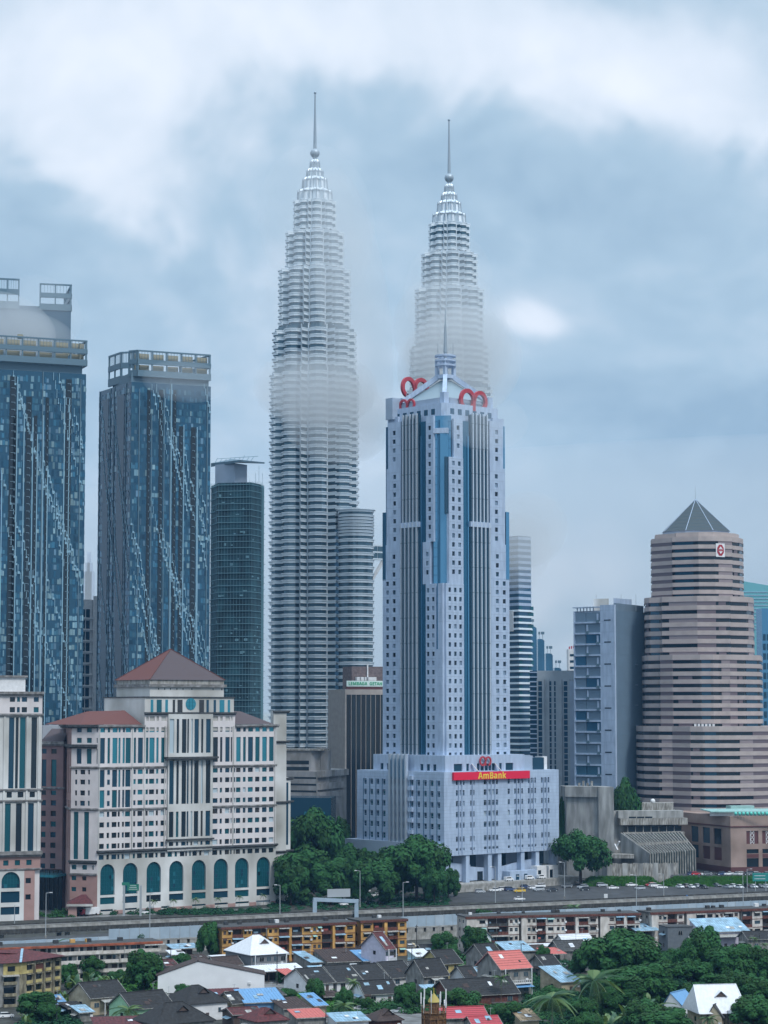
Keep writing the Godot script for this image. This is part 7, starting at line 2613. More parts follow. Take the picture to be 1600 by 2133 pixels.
	house("small_house","small house with a brown roof and white eave amid the trees",Vector3(88.2,0,-754.7),4.3,7.4,25,3.5,5.9,"gx",M.white,M.roof_brown,1,"")
	house("bungalow","cream bungalow with black gabled roof left of the mint green house",Vector3(-75.4,0,-633.0),11.4,11.7,38,4.8,8.2,"gx",M.plaster_cream,M.roof_black,3,"porch")
	house("bungalow","mint green bungalow with black gabled roof",Vector3(-61.0,0,-609.9),12.5,11.7,38,4.8,8.2,"gx",M.plaster_green,M.roof_black,3,"")
	house("hip_house","black hipped roof house with a small gablet behind the front black roof",Vector3(-47.3,0,-619.3),12.3,13.8,34,4.8,8.6,"hip",M.white,M.roof_black,3,"")
	house("hip_house","nearest black hipped roof with a curved gablet, cut by the lower frame edge",Vector3(-50.5,0,-588.5),16.4,12.7,34,3.7,8.0,"hip",M.plaster_grey,M.roof_black,2,"")
	house("small_house","cream sided house with black roof beside the blue walled house",Vector3(-39.2,0,-623.2),3.4,9.5,30,4.2,6.5,"gx",M.plaster_cream,M.roof_black,1,"")
	house("blue_house","blue walled house with a bright blue sheet roof",Vector3(-32.2,0,-625.1),11.0,9.5,20,4.2,6.7,"shed",M.roof_blue,M.roof_blue,1,"")
	house("low_shed","dark low roof between two blue sheet roofs",Vector3(-23.5,0,-621.2),7.3,9.5,26,3.1,4.8,"shed",M.plaster_grey,M.roof_brown,0,"")
	house("low_shed","small tilted bright blue sheet roof near the two white cars",Vector3(-17.1,0,-625.1),3.4,9.5,26,3.3,5.5,"shed",M.plaster_cream,M.roof_blue,0,"")
	house("rusty_shed","rusty maroon roof at the lower edge beside the nearest black roof",Vector3(-35.7,0,-604.4),7.7,8.5,24,3.7,4.8,"gx",M.wood,M.roof_maroon,0,"")
	house("rusty_shed","long maroon tiled roof at the lower edge left of the pink sheet roof",Vector3(-28.6,0,-590.2),8.8,9.5,30,4.0,6.5,"hip",M.plaster_grey,M.roof_maroon,0,"")
	house("low_shed","pinkish red sheet roof at the lower edge",Vector3(-18.7,0,-600.8),7.7,8.5,18,3.3,4.4,"shed",M.plaster_grey,M.roof_coral,0,"")
	house("low_shed","pale blue sheet roof at the lower edge before the white cars",Vector3(-8.0,0,-595.5),8.5,8.5,18,3.1,4.2,"shed",M.white,M.roof_sky,0,"")
	house("hip_house","dark maroon hipped roof at the lower edge near the rust tower",Vector3(1.5,0,-597.2),6.8,8.5,25,3.1,5.2,"hip",M.brick_red,M.roof_brown,0,"")
	house("crimson_shed","crimson sheet roof at the lower edge right of the rust tower",Vector3(20.5,0,-599.0),12.9,9.5,14,3.5,5.5,"gx",M.plaster_grey,M.roof_crimson,0,"")
	house("crimson_shed","second crimson roof at the lower edge, further right and lower",Vector3(26.2,0,-588.5),7.3,8.5,14,3.1,4.6,"gx",M.plaster_grey,M.roof_crimson,0,"")
	house("low_shed","tan sheet roof at the lower edge below the bright shrub",Vector3(37.8,0,-597.2),4.7,8.5,15,3.1,4.8,"shed",M.plaster_cream,M.roof_tan,0,"")
	house("blue_gable_house","white walled house with a bright blue gabled roof amid palms",Vector3(77.6,0,-621.2),5.2,9.5,-32,3.7,6.9,"gz",M.white,M.roof_blue,1,"")
	house("white_roof_house","house with a big flared white roof in the right foreground",Vector3(87.7,0,-599.0),11.0,12.7,10,4.8,11.1,"flare",M.plaster_cream,M.roof_white,1,"")
	house("grey_porch","small grey gabled porch before the flared white roof",Vector3(85.5,0,-597.2),3.6,6.4,-20,3.7,6.7,"gz",M.plaster_cream,M.roof_grey,1,"")
	house("rusty_shed","maroon sheet roof at the lower edge right of the old yellow block",Vector3(-67.1,0,-588.5),12.5,8.5,12,3.1,4.0,"shed",M.wood,M.roof_maroon,0,"")
	house("lean_to","blue sheet lean-to behind the round tree by the old yellow block",Vector3(-88.7,0,-633.0),3.4,6.4,40,2.9,4.6,"gx",M.plaster_grey,M.roof_blue,0,"")
	house("terrace_unit","leftmost black roofed unit of the long terrace row",Vector3(-18.5,0,-680.5),8.3,15.0,32,2.9,6.4,"gx",M.white,M.roof_black,2,"")
	house("terrace_unit","second black roofed unit of the long terrace row",Vector3(-10.4,0,-685.5),8.3,15.0,32,2.9,6.7,"gx",M.white,M.roof_black,2,"")
	house("terrace_unit","third black roofed unit of the long terrace row",Vector3(-2.3,0,-690.5),8.3,15.0,32,2.9,6.4,"gx",M.white,M.roof_black,2,"")
	house("terrace_unit","rightmost black roofed unit of the long terrace row, by the grey gable",Vector3(5.8,0,-695.6),8.3,15.0,32,2.9,6.7,"gx",M.white,M.roof_black,2,"")
	rust_tower()

func rust_tower() -> void:
	var at:=Vector3(12.69,0.00,-588.48)
	var t:=thing("rust_tower","rust stained round tower with a yellow dome cap and phone antennas, lower edge","tower",at)
	var y1: float=6.17
	var m:=MB.new()
	m.prism(shift2(circle_poly(2.9,10),at),0.0,y1)
	obj("tower_wall",m,M.rust,t)
	for i in 10:
		var a:=TAU*i/10.0
		var d:=Vector3(cos(a),0,sin(a))
		var pm:=MB.new()
		pm.bar(at+d*3.0,at+d*3.0+Vector3(0,y1+1.6,0),0.34)
		obj("rust_pier",pm,M.rust,t)
	for y in [y1 - 3.2,y1 - 1.4,y1,y1+1.5]:
		var rm:=MB.new()
		for i in 10:
			var a:=TAU*i/10.0
			var b:=TAU*(i+1)/10.0
			rm.bar(at+Vector3(cos(a)*3.1,y,sin(a)*3.1),at+Vector3(cos(b)*3.1,y,sin(b)*3.1),0.22)
		obj("platform_ring",rm,M.rust,t)
	var cm:=MB.new()
	cm.prism(shift2(circle_poly(1.25,8),at),y1,y1+2.6)
	obj("lantern",cm,M.roof_coral if false else M.rust,t)
	var dm:=MB.new()
	var prof:=[[1.5,2.6],[1.35,3.2],[0.9,3.9],[0.35,4.5],[0.05,4.9]]
	for k in 4:
		dm.cyl(at+Vector3(0,y1+prof[k][1],0),at+Vector3(0,y1+prof[k+1][1],0),prof[k][0],prof[k+1][0],12,k == 0)
	obj("dome_cap",dm,mat(Color(0.62,0.50,0.16),0.5),t)
	var fm:=MB.new()
	fm.cyl(at+Vector3(0,y1+4.8,0),at+Vector3(0,y1+6.2,0),0.07,0.03,6)
	obj("finial",fm,M.yellow,t)
	for i in 9:
		var a:=TAU*i/9.0+0.4
		var q:=at+Vector3(cos(a)*3.25,y1,sin(a)*3.25)
		var am:=MB.new()
		am.cyl(q,q+Vector3(0,4.2+(i % 3)*0.8,0),0.05,0.05,5)
		am.box(q+Vector3(0,2.6+(i % 3)*0.9,0),Vector3(0.3,2.7,0.2),Basis(UP,-a))
		obj("panel_antenna",am,M.white,t)
	for i in 3:
		var q:=at+Vector3(2.9,y1+1.9+0.4*i,0.9 - 0.8*i)
		var dm2:=MB.new()
		dm2.ball(q,Vector3(0.42,0.42,0.3),10,6)
		obj("dish_antenna",dm2,M.white,t)

func shift2(p: PackedVector2Array,at: Vector3) -> PackedVector2Array:
	var r:=PackedVector2Array()
	for q in p:
		r.append(q+Vector2(at.x,at.z))
	return r

# ------------------------------------------------------------------ trees
var crowns:=[]
var limbs:=[]
var leaf_mats:=[]
var frond_mesh: ArrayMesh
var banana_leaf: ArrayMesh
var plant_meshes:={}

func leaf(mb: MB,c: Vector3,nrm: Vector3,s: float) -> void:
	var a:=nrm.cross(Vector3(rng.randf() - 0.5,rng.randf() - 0.5,rng.randf() - 0.5)).normalized()*s
	var b:=nrm.cross(a).normalized()*s*rng.randf_range(0.45,0.8)
	mb.tri(c - a,c - b*0.9,c+a)
	mb.tri(c - a,c+a,c+b)

# a crown about 10 wide and 7 tall with its foot at height 0
func make_crown(lobes: int,leaves: int,size: float,spread: Vector3,ragged: float,hollow: float) -> ArrayMesh:
	var mb:=MB.new()
	mb.tinted=true
	for i in lobes:
		var d:=Vector3(rng.randfn(),rng.randfn()*0.8+0.25,rng.randfn()).normalized()
		var c:=Vector3(0,3.3,0)+d*spread*rng.randf_range(hollow,1.0)
		var r:=rng.randf_range(0.9,2.1)*ragged
		var tone:=rng.randf_range(0.6,1.35)
		var warm:=rng.randf_range(0.85,1.35)
		for k in leaves:
			var q:=Vector3(rng.randfn(),rng.randfn(),rng.randfn()).normalized()
			var pos:=c+q*r*Vector3(1.0,0.72,1.0)*pow(rng.randf(),0.28)
			var t:=tone*rng.randf_range(0.7,1.35)
			mb.tint=Color(t*warm,t,t*0.9)
			leaf(mb,pos,(q+Vector3(rng.randf() - 0.5,rng.randf()+0.2,rng.randf() - 0.5)).normalized(),size*rng.randf_range(0.6,1.3))
	return commit(mb)

func make_limbs(spread: float) -> ArrayMesh:
	var mb:=MB.new()
	mb.cyl(Vector3.ZERO,Vector3(0.1,3.2,0.05),0.34,0.24,8)
	for i in 6:
		var a:=TAU*i/6.0+rng.randf()
		var m:=Vector3(cos(a)*spread*0.4,4.6+rng.randf(),sin(a)*spread*0.4)
		mb.cyl(Vector3(0.1,2.7+0.15*i,0.05),m,0.18,0.12,6)
		mb.cyl(m,m+Vector3(cos(a+0.5)*spread*0.4,2.0,sin(a+0.5)*spread*0.4),0.12,0.04,5)
	return commit(mb)

func make_plants() -> void:
	rng.seed=77
	for c in [Color(0.013,0.062,0.026),Color(0.026,0.092,0.028),Color(0.050,0.160,0.024),Color(0.135,0.235,0.018),Color(0.010,0.050,0.025),Color(0.055,0.090,0.045)]:
		var m:=vmat(0.75)
		m.metallic_specular=0.25
		m.albedo_color=c.linear_to_srgb()
		m.backlight_enabled=true
		m.backlight=Color(0.14,0.17,0.06)
		m.rim_enabled=false
		leaf_mats.append(m)
	crowns=[
		make_crown(44,330,0.30,Vector3(3.9,2.6,3.9),0.86,0.55),
		make_crown(38,330,0.36,Vector3(4.0,2.8,4.0),0.84,0.5),
		make_crown(36,330,0.30,Vector3(3.7,2.4,3.7),0.95,0.35),
		make_crown(54,230,0.34,Vector3(3.7,2.4,3.7),0.9,0.4),
		make_crown(46,160,0.32,Vector3(3.4,3.2,3.4),0.9,0.2),
		make_crown(36,120,0.34,Vector3(3.9,3.0,3.9),0.72,0.45),
		make_crown(48,320,0.28,Vector3(4.0,2.0,4.0),0.86,0.5),
	]
	limbs=[make_limbs(3.4),make_limbs(4.0)]
	make_frond()
	make_banana_leaf()
	tree("broad_tree","big dark tree at the right corner of the arcaded building",1,Vector3(-34.7,0,-991.0),24.8,24.4)
	tree("broad_tree","dark tree just left of the overhead gantry, beside the big corner tree",1,Vector3(-22.7,0,-991.0),20.5,20.8)
	tree("broad_tree","low bright edged tree right of the gantry",1,Vector3(-13.7,0,-1011.2),13.6,15.2)
	tree("broad_tree","round dark tree between two lamp posts before the podium plinth",1,Vector3(-1.7,0,-991.0),20.0,20.8)
	tree("broad_tree","tallest leafy tree before the podium's near corner",1,Vector3(14.2,0,-1001.0),26.9,30.5)
	tree("broad_tree","dark tree filling in behind the tallest leafy tree",1,Vector3(5.6,0,-1037.6),18.9,22.7)
	tree("broad_tree","yellow topped tree right of the tallest leafy tree",1,Vector3(17.9,0,-1021.6),14.2,21.9)
	tree("sparse_tree","thin reddish half bare tree at the edge of the car park",1,Vector3(28.5,0,-1021.6),9.5,14.2)
	tree("sparse_tree","second thin half bare tree, close by the first",1,Vector3(31.4,0,-1032.2),6.5,9.6)
	tree("broad_tree","dark tree standing high behind the corner tree, under the grey car park block",1,Vector3(-32.0,0,-1059.7),25.5,40.5)
	tree("broad_tree","dark tree in shade against the podium plinth, left end",1,Vector3(-18.7,0,-1094.7),16.3,20.9)
	tree("broad_tree","dark tree in shade against the podium plinth, middle",1,Vector3(-8.0,0,-1094.7),16.3,18.4)
	tree("broad_tree","small tree at the foot of the black glass tower",1,Vector3(-20.4,0,-1113.1),9.1,32.9)
	tree("broad_tree","tree in shade against the podium plinth, right end",1,Vector3(18.1,0,-1082.8),15.6,21.2)
	tree("dome_tree","very large dark dome tree beside the stained concrete tower",1,Vector3(94.1,0,-1100.8),26.0,28.3)
	tree("broad_tree","dark tree rising behind the concrete hall, left of the pink tower",1,Vector3(122.0,0,-1160.0),16.1,51.9)
	tree("broad_tree","dark tree seen in the gap right of the podium",1,Vector3(91.3,0,-1160.0),7.3,42.2)
	tree("small_tree","little tree before the compound wall",1,Vector3(135.0,0,-1172.3),6.4,6.9)
	tree("small_tree","bushy little tree at the path up the grass bank",1,Vector3(140.4,0,-1125.8),7.1,8.1)
	tree("creeper_tree","ivy clad stump tree against the stained concrete pier",1,Vector3(116.0,0,-1158.6),5.4,9.8)
	tree("shrub","shrub at the left end of the car park wall",1,Vector3(67.2,0,-1088.7),4.6,3.2)
	tree("shrub","shrub beside the red car in the car park",1,Vector3(79.0,0,-1106.9),3.7,3.3)
	tree("shrub","shrub behind the white cars, second from the left",1,Vector3(49.2,0,-1082.8),5.5,3.7)
	tree("broad_tree","dark tree at the foot of the great flecked tree, left",1,Vector3(63.5,0,-664.5),10.4,8.9)
	tree("broad_tree","dark tree at the foot of the great flecked tree, right",1,Vector3(77.2,0,-673.4),10.5,9.6)
	tree("broad_tree","mid green tree between the great flecked tree and the fresh green dome",1,Vector3(83.1,0,-694.4),9.3,9.6)
	tree("broad_tree","dark tree between the two dome trees and the bright lime tree",1,Vector3(94.0,0,-655.8),11.1,8.8)
	tree("broad_tree","dark tree behind the flared white roof",1,Vector3(94.9,0,-639.1),10.0,6.6)
	tree("broad_tree","shadowed tree left of the blue gable house",1,Vector3(67.3,0,-600.8),10.7,8.1)
	tree("broad_tree","dark tree under the tallest coconut palm",1,Vector3(52.4,0,-615.5),8.8,6.9)
	tree("broad_tree","dark tree at the left edge of the tree group before the podium",1,Vector3(-39.9,0,-986.1),14.2,20.2)
	tree("broad_tree","dark tree between the gantry and the lamp post trees",1,Vector3(-9.9,0,-991.0),15.2,19.4)
	tree("broad_tree","dark tree at the right end of the group before the podium",1,Vector3(21.7,0,-991.0),11.7,16.7)
	tree("broad_tree","bushy tree rising behind the orange edged corridor flats",1,Vector3(-87.0,0,-792.1),11.4,7.7)
	tree("tall_tree","tall dark tree at the left end of the ochre flats",1,Vector3(-57.4,0,-760.4),8.3,13.8)
	tree("broad_tree","round yellow green tree in the yard by the river wall",1,Vector3(-64.7,0,-735.3),6.2,6.2)
	tree("broad_tree","dark round tree right of the ochre flats, before the river wall",1,Vector3(20.1,0,-772.2),9.1,9.8)
	tree("broad_tree","bright green tree left of the stained white flats",1,Vector3(30.1,0,-781.3),9.6,10.5)
	tree("small_tree","tree beside the small white porch house",1,Vector3(34.9,0,-769.2),5.5,6.5)
	tree("small_tree","low tree in the yards behind the shops",1,Vector3(22.4,0,-769.2),7.1,5.5)
	tree("broad_tree","tree behind the white flats' roof line, left",1,Vector3(37.5,0,-879.4),8.2,7.8)
	tree("small_tree","tree showing above the white flats by the noise barrier, first",1,Vector3(81.5,0,-889.2),3.7,6.4)
	tree("small_tree","tree showing above the white flats by the noise barrier, second",1,Vector3(94.4,0,-889.2),3.7,7.5)
	tree("broad_tree","tree in the gap between two blocks of white flats",1,Vector3(93.7,0,-833.5),4.6,9.8)
	tree("broad_tree","big round dark tree left of the blank white gable",1,Vector3(-70.4,0,-678.0),10.6,13.1)
	tree("conifer","narrow conifer, left of the two by the corridor flats",1,Vector3(-71.9,0,-714.3),2.4,7.5)
	tree("conifer","narrow conifer, right of the two by the corridor flats",1,Vector3(-69.0,0,-706.7),2.7,7.7)
	tree("broad_tree","dark tree standing before the corridor flats' middle",1,Vector3(-89.5,0,-707.9),7.2,8.4)
	tree("broad_tree","dark tree against the right end of the old yellow block",1,Vector3(-94.0,0,-687.3),5.8,8.1)
	tree("broad_tree","small dark tree before the corridor flats, right of the middle one",1,Vector3(-79.7,0,-692.0),6.4,5.8)
	tree("broad_tree","large round dark tree at the lower left before the old yellow block",1,Vector3(-92.8,0,-619.3),11.2,8.1)
	tree("broad_tree","second round tree at the lower left, right of the large one",1,Vector3(-88.6,0,-613.7),5.2,5.4)
	tree("small_tree","loose leafy tree in front of the blank white gable",1,Vector3(-57.2,0,-662.3),6.4,5.0)
	tree("broad_tree","round dark tree in front of the black roofed terrace row",1,Vector3(-19.5,0,-653.6),6.1,7.4)
	tree("small_tree","bushy shrub row by the white fence",1,Vector3(-28.5,0,-660.1),7.0,3.9)
	tree("small_tree","round shrub beside the lilac house",1,Vector3(-0.5,0,-735.3),3.7,3.1)
	tree("small_tree","round shrub under the lilac house balcony",1,Vector3(9.5,0,-738.0),3.1,3.1)
	tree("small_tree","light green street tree right of the villa",1,Vector3(-31.5,0,-704.2),3.0,3.6)
	tree("broad_tree","bright leafy tree behind the parked silver sedan",1,Vector3(6.6,0,-637.0),7.0,8.3)
	tree("small_tree","dark tree behind the silver sedan, nearer the rust tower",1,Vector3(12.0,0,-641.1),5.4,6.5)
	tree("broad_tree","wide dark green tree right of the rust tower",1,Vector3(20.2,0,-615.5),10.9,9.6)
	tree("small_tree","olive hedge tree left of the white sedan",1,Vector3(-10.8,0,-633.0),4.8,7.7)
	tree("shrub","yellow green shrub by the signboard",1,Vector3(-4.8,0,-639.1),4.0,4.0)
	tree("shrub","yellow green shrub behind the white sedan",1,Vector3(-7.8,0,-645.2),3.5,3.0)
	tree("broad_tree","bright yellow green bush right of the wide dark tree",1,Vector3(33.5,0,-606.2),8.4,7.2)
	tree("broad_tree","dark bush between the crimson roof and the bright bush",1,Vector3(28.9,0,-606.2),5.6,6.4)
	tree("small_tree","leafy tree left of the red carport",1,Vector3(51.9,0,-751.9),4.8,7.0)
	tree("broad_tree","great dark tree with pale flecked leaves, left part of the right-hand wood",1,Vector3(69.2,0,-680.3),22.8,19.5)
	tree("broad_tree","dark tree low on the left of the right-hand wood",1,Vector3(63.6,0,-701.7),12.5,12.5)
	tree("broad_tree","tall loose tree with glossy dull leaves before the powder blue roof",1,Vector3(98.1,0,-704.2),12.3,17.6)
	tree("broad_tree","tall dull tree beside the loose glossy one",1,Vector3(93.3,0,-701.7),9.4,14.4)
	tree("dome_tree","fresh green dome tree before the slate block house",1,Vector3(90.0,0,-716.8),10.3,9.9)
	tree("dome_tree","olive green dome tree in the middle of the right-hand wood",1,Vector3(90.2,0,-682.6),14.0,10.4)
	tree("broad_tree","very dark round tree below the powder blue roof house",1,Vector3(104.5,0,-687.3),14.1,14.1)
	tree("broad_tree","dark tree at the right edge behind the bright tree",1,Vector3(113.2,0,-689.6),10.8,12.9)
	tree("broad_tree","bright lime green tree at the right edge",1,Vector3(102.1,0,-637.0),11.1,10.5)
	tree("broad_tree","mid green tree left of the bright lime tree",1,Vector3(101.9,0,-666.7),8.0,8.3)
	tree("small_tree","yellow leaved shrub in the right-hand wood",1,Vector3(97.4,0,-664.5),5.3,4.2)
	tree("broad_tree","dark tree between the blue gable house and the flared white roof",1,Vector3(86.3,0,-645.2),8.7,7.2)
	tree("broad_tree","dark green tree at the lower right corner",1,Vector3(95.4,0,-597.2),12.0,9.6)
	tree("broad_tree","dark tree in the hollow of the right-hand wood",1,Vector3(73.7,0,-645.2),15.9,13.0)
	tree("broad_tree","green tree in front of the weathered blue roof",1,Vector3(46.0,0,-633.0),9.6,8.0)
	tree("broad_tree","dark tree below the great flecked tree",1,Vector3(65.9,0,-635.0),14.2,10.8)
	tree("broad_tree","mid green tree at the lower edge, right of the coconut palms",1,Vector3(59.9,0,-625.1),8.4,7.3)
	tree("broad_tree","low green tree at the lower edge before the blue gable house",1,Vector3(72.3,0,-588.5),14.5,7.4)
	tree("small_tree","dark low tree at the lower edge between the palms",1,Vector3(51.5,0,-588.5),7.9,6.6)
	tree("broad_tree","leafy tree filling the gap at the white cars' yard",1,Vector3(66.5,0,-727.2),7.1,8.1)
	palm("coconut palm with a dense pale crown before the corridor flats",Vector3(-103.6,0,-727.2),6.7,11.3)
	palm("coconut palm, tallest, right of the weathered blue roof",Vector3(56.8,0,-625.1),12.1,13.4)
	palm("coconut palm, leaning fronds, lower edge below the weathered blue roof",Vector3(43.4,0,-597.2),11.1,11.8)
	palm("dark palm inside the left of the right-hand wood",Vector3(63.0,0,-701.7),8.3,13.6)
	palm("slim palm before the long black terrace",Vector3(32.9,0,-649.4),4.1,8.9)
	palm("small slim palm beside the yellow walled house",Vector3(23.5,0,-699.3),3.2,6.6)
	palm("feathery palm by the signboard lane",Vector3(-8.5,0,-637.0),4.0,9.3)
	palm("bushy palm at the lower edge by the pale blue roof",Vector3(-10.8,0,-617.4),6.0,5.8)
	palm("palm before the noise barrier, above the white flats",Vector3(73.7,0,-885.3),6.7,9.5)
	palm("palm over the mint green bungalow's corner",Vector3(-67.0,0,-604.4),7.6,6.8)
	palm("slender palm at the right, by the dark terrace roofs",Vector3(124.5,0,-775.2),2.9,7.3)
	palm("second slender palm at the right, nearer the edge",Vector3(125.7,0,-763.4),2.9,6.6)
	palm("small palm beside the flared white roof",Vector3(83.0,0,-590.2),4.7,5.6)
	palm("palm in the lower right wood left of the blue gable house",Vector3(71.2,0,-606.2),7.7,7.3)
	palm("street palm before the arcade, second arch",Vector3(-107.5,0,-948.5),3.0,5.3)
	palm("street palm before the arcade, third arch",Vector3(-95.3,0,-953.1),3.0,5.3)
	palm("street palm before the arcade, fourth arch",Vector3(-87.4,0,-957.6),3.0,5.4)
	palm("street palm before the arcade, fifth arch",Vector3(-78.8,0,-962.3),3.0,5.4)
	palm("street palm before the arcade, sixth arch",Vector3(-69.9,0,-969.3),2.9,5.0)
	palm("street palm before the arcade, seventh arch",Vector3(-61.3,0,-974.1),2.9,5.4)
	palm("street palm before the arcade, last arch",Vector3(-51.5,0,-983.7),3.1,5.5)
	banana("banana clump under the corridor flats, left",Vector3(-91.9,0,-680.3),5.7)
	banana("banana clump under the corridor flats, middle",Vector3(-87.7,0,-687.3),6.1)
	banana("banana clump under the corridor flats, right",Vector3(-82.8,0,-689.6),4.9)
	banana("banana clump behind the cream bungalow's ridge",Vector3(-78.5,0,-687.3),4.6)
	banana("banana clump left of the cream bungalow",Vector3(-89.0,0,-647.3),5.5)
	banana("banana clump lower edge before the large round tree",Vector3(-93.9,0,-608.1),3.8)
	banana("banana clump in the right-hand wood, by the dark hollow",Vector3(71.0,0,-633.0),6.1)
	banana("banana clump at the lower edge, left of the small palm",Vector3(62.9,0,-606.2),6.4)
	banana("banana clump lower edge under the bright green tree",Vector3(57.6,0,-600.8),5.6)
	banana("banana clump right of the tallest coconut palm",Vector3(65.4,0,-606.2),5.6)
	banana("banana clump at the lower right of the wide dark tree",Vector3(34.4,0,-609.9),3.3)
	banana("banana clump by the signboard hedge",Vector3(-11.4,0,-655.8),4.7)
	undergrowth()

func tree(called: String,label: String,kind: int,at: Vector3,w: float,h: float) -> void:
	var t:=thing(called,label,"shrub" if called == "shrub" else "tree",at)
	var turn:=rng.randf()*TAU
	var ci:=kind
	if called == "dome_tree":
		ci=6
	elif kind < 2 and rng.randf() < 0.4:
		ci=1 - kind
	var low:=called in ["shrub","small_tree","conifer","creeper_tree"]
	var foot:=h*(0.0 if low else 0.10)
	piece("trunk",limbs[rng.randi() % 2],M.trunk_pale if kind == 5 else M.trunk,t,Transform3D(Basis(UP,turn).scaled_local(Vector3(w/10.5,h/9.6,w/10.5)),Vector3.ZERO))
	piece("crown",crowns[ci],leaf_mats[kind],t,Transform3D(Basis(UP,turn).scaled_local(Vector3(w/8.8,(h - foot)/6.5,w/8.8)),Vector3(0,foot,0)))

func make_frond() -> void:
	var mb:=MB.new()
	var n:=16
	var pts:=[]
	for i in n+1:
		var s:=float(i)/n
		pts.append(Vector3(s*3.3,0.95*s - 2.5*s*s,0))
	for i in n:
		mb.bar(pts[i],pts[i+1],0.07*(1.1 - float(i)/n),0.05)
		if i < 1:
			continue
		var l:=0.95*sin(PI*(0.16+0.8*i/n))
		for z in [-1.0,1.0]:
			for e in [0.0,0.5]:
				var p: Vector3=pts[i].lerp(pts[i+1],e)
				var q: Vector3=p+Vector3(0.32,-0.42*l,z*l*0.85)
				var w:=Vector3(0.06,0.02,0)
				if z > 0:
					mb.tri(p - w,q,p+w)
				else:
					mb.tri(p+w,q,p - w)
	frond_mesh=commit(mb)

func palm(label: String,at: Vector3,w: float,h: float) -> void:
	var t:=thing("palm_tree",label,"palm tree",at,"")
	var r:=w/2.0
	var top:=maxf(h - r*0.55,h*0.45)
	var key:="palm_trunk"
	if not plant_meshes.has(key):
		var mb:=MB.new()
		mb.cyl(Vector3.ZERO,Vector3(0.15,0.5,0),0.5,0.36,8)
		mb.cyl(Vector3(0.15,0.5,0),Vector3(0,1.0,0),0.36,0.3,8)
		plant_meshes[key]=commit(mb)
	var th:=clampf(w*0.045,0.16,0.5)
	piece("trunk",plant_meshes[key],M.trunk_pale,t,Transform3D(Basis.IDENTITY.scaled(Vector3(th,top,th)),Vector3.ZERO))
	var k:=17
	for i in k:
		var b:=Basis(UP,TAU*i*0.382+rng.randf()*0.3)*Basis(Vector3.BACK,rng.randf_range(-0.55,0.85) - 0.1)
		piece("frond",frond_mesh,leaf_mats_plain(i % 3),t,Transform3D(b.scaled_local(Vector3.ONE*(r/2.6)*rng.randf_range(0.85,1.1)),Vector3(0,top,0)))

func leaf_mats_plain(i: int) -> Material:
	var key:="frond%d" % i
	if not plant_meshes.has(key):
		var c: Color=[Color(0.045,0.115,0.04),Color(0.03,0.085,0.04),Color(0.085,0.15,0.045)][i]
		var m:=mat(c,0.55)
		m.backlight_enabled=true
		m.backlight=Color(0.3,0.35,0.1)
		plant_meshes[key]=m
	return plant_meshes[key]

func make_banana_leaf() -> void:
	var mb:=MB.new()
	var n:=8
	for i in n:
		var p:=[]
		for e in [i,i+1]:
			var s:=float(e)/n
			var w:=0.34*sin(PI*clampf(s*0.92+0.06,0.0,1.0))
			var c:=Vector3(s*1.3,1.9*s - 1.15*s*s,0)
			p.append(c+Vector3(0,-w*0.25,-w))
			p.append(c)
			p.append(c+Vector3(0,-w*0.25,w))
		mb.quad(p[1],p[0],p[3],p[4])
		mb.quad(p[2],p[1],p[4],p[5])
	banana_leaf=commit(mb)

func banana(label: String,at: Vector3,h: float) -> void:
	var t:=thing("banana_clump",label,"banana plant",at,"")
	var sm:=MB.new()
	sm.cyl(at,at+Vector3(0,h*0.4,0),0.3,0.2,7)
	obj("stem",sm,leaf_mats_plain(2),t)
	for i in 13:
		var b:=Basis(UP,TAU*i*0.382)*Basis(Vector3.BACK,rng.randf_range(-0.1,0.75))
		var off:=Vector3(rng.randf_range(-1,1),0,rng.randf_range(-1,1))*h*0.3
		piece("broad_leaf",banana_leaf,leaf_mats_plain([2,0,2,1][i % 4]),t,Transform3D(b.scaled_local(Vector3.ONE*h*rng.randf_range(0.28,0.46)),Vector3(0,h*rng.randf_range(0.1,0.45),0)+off))

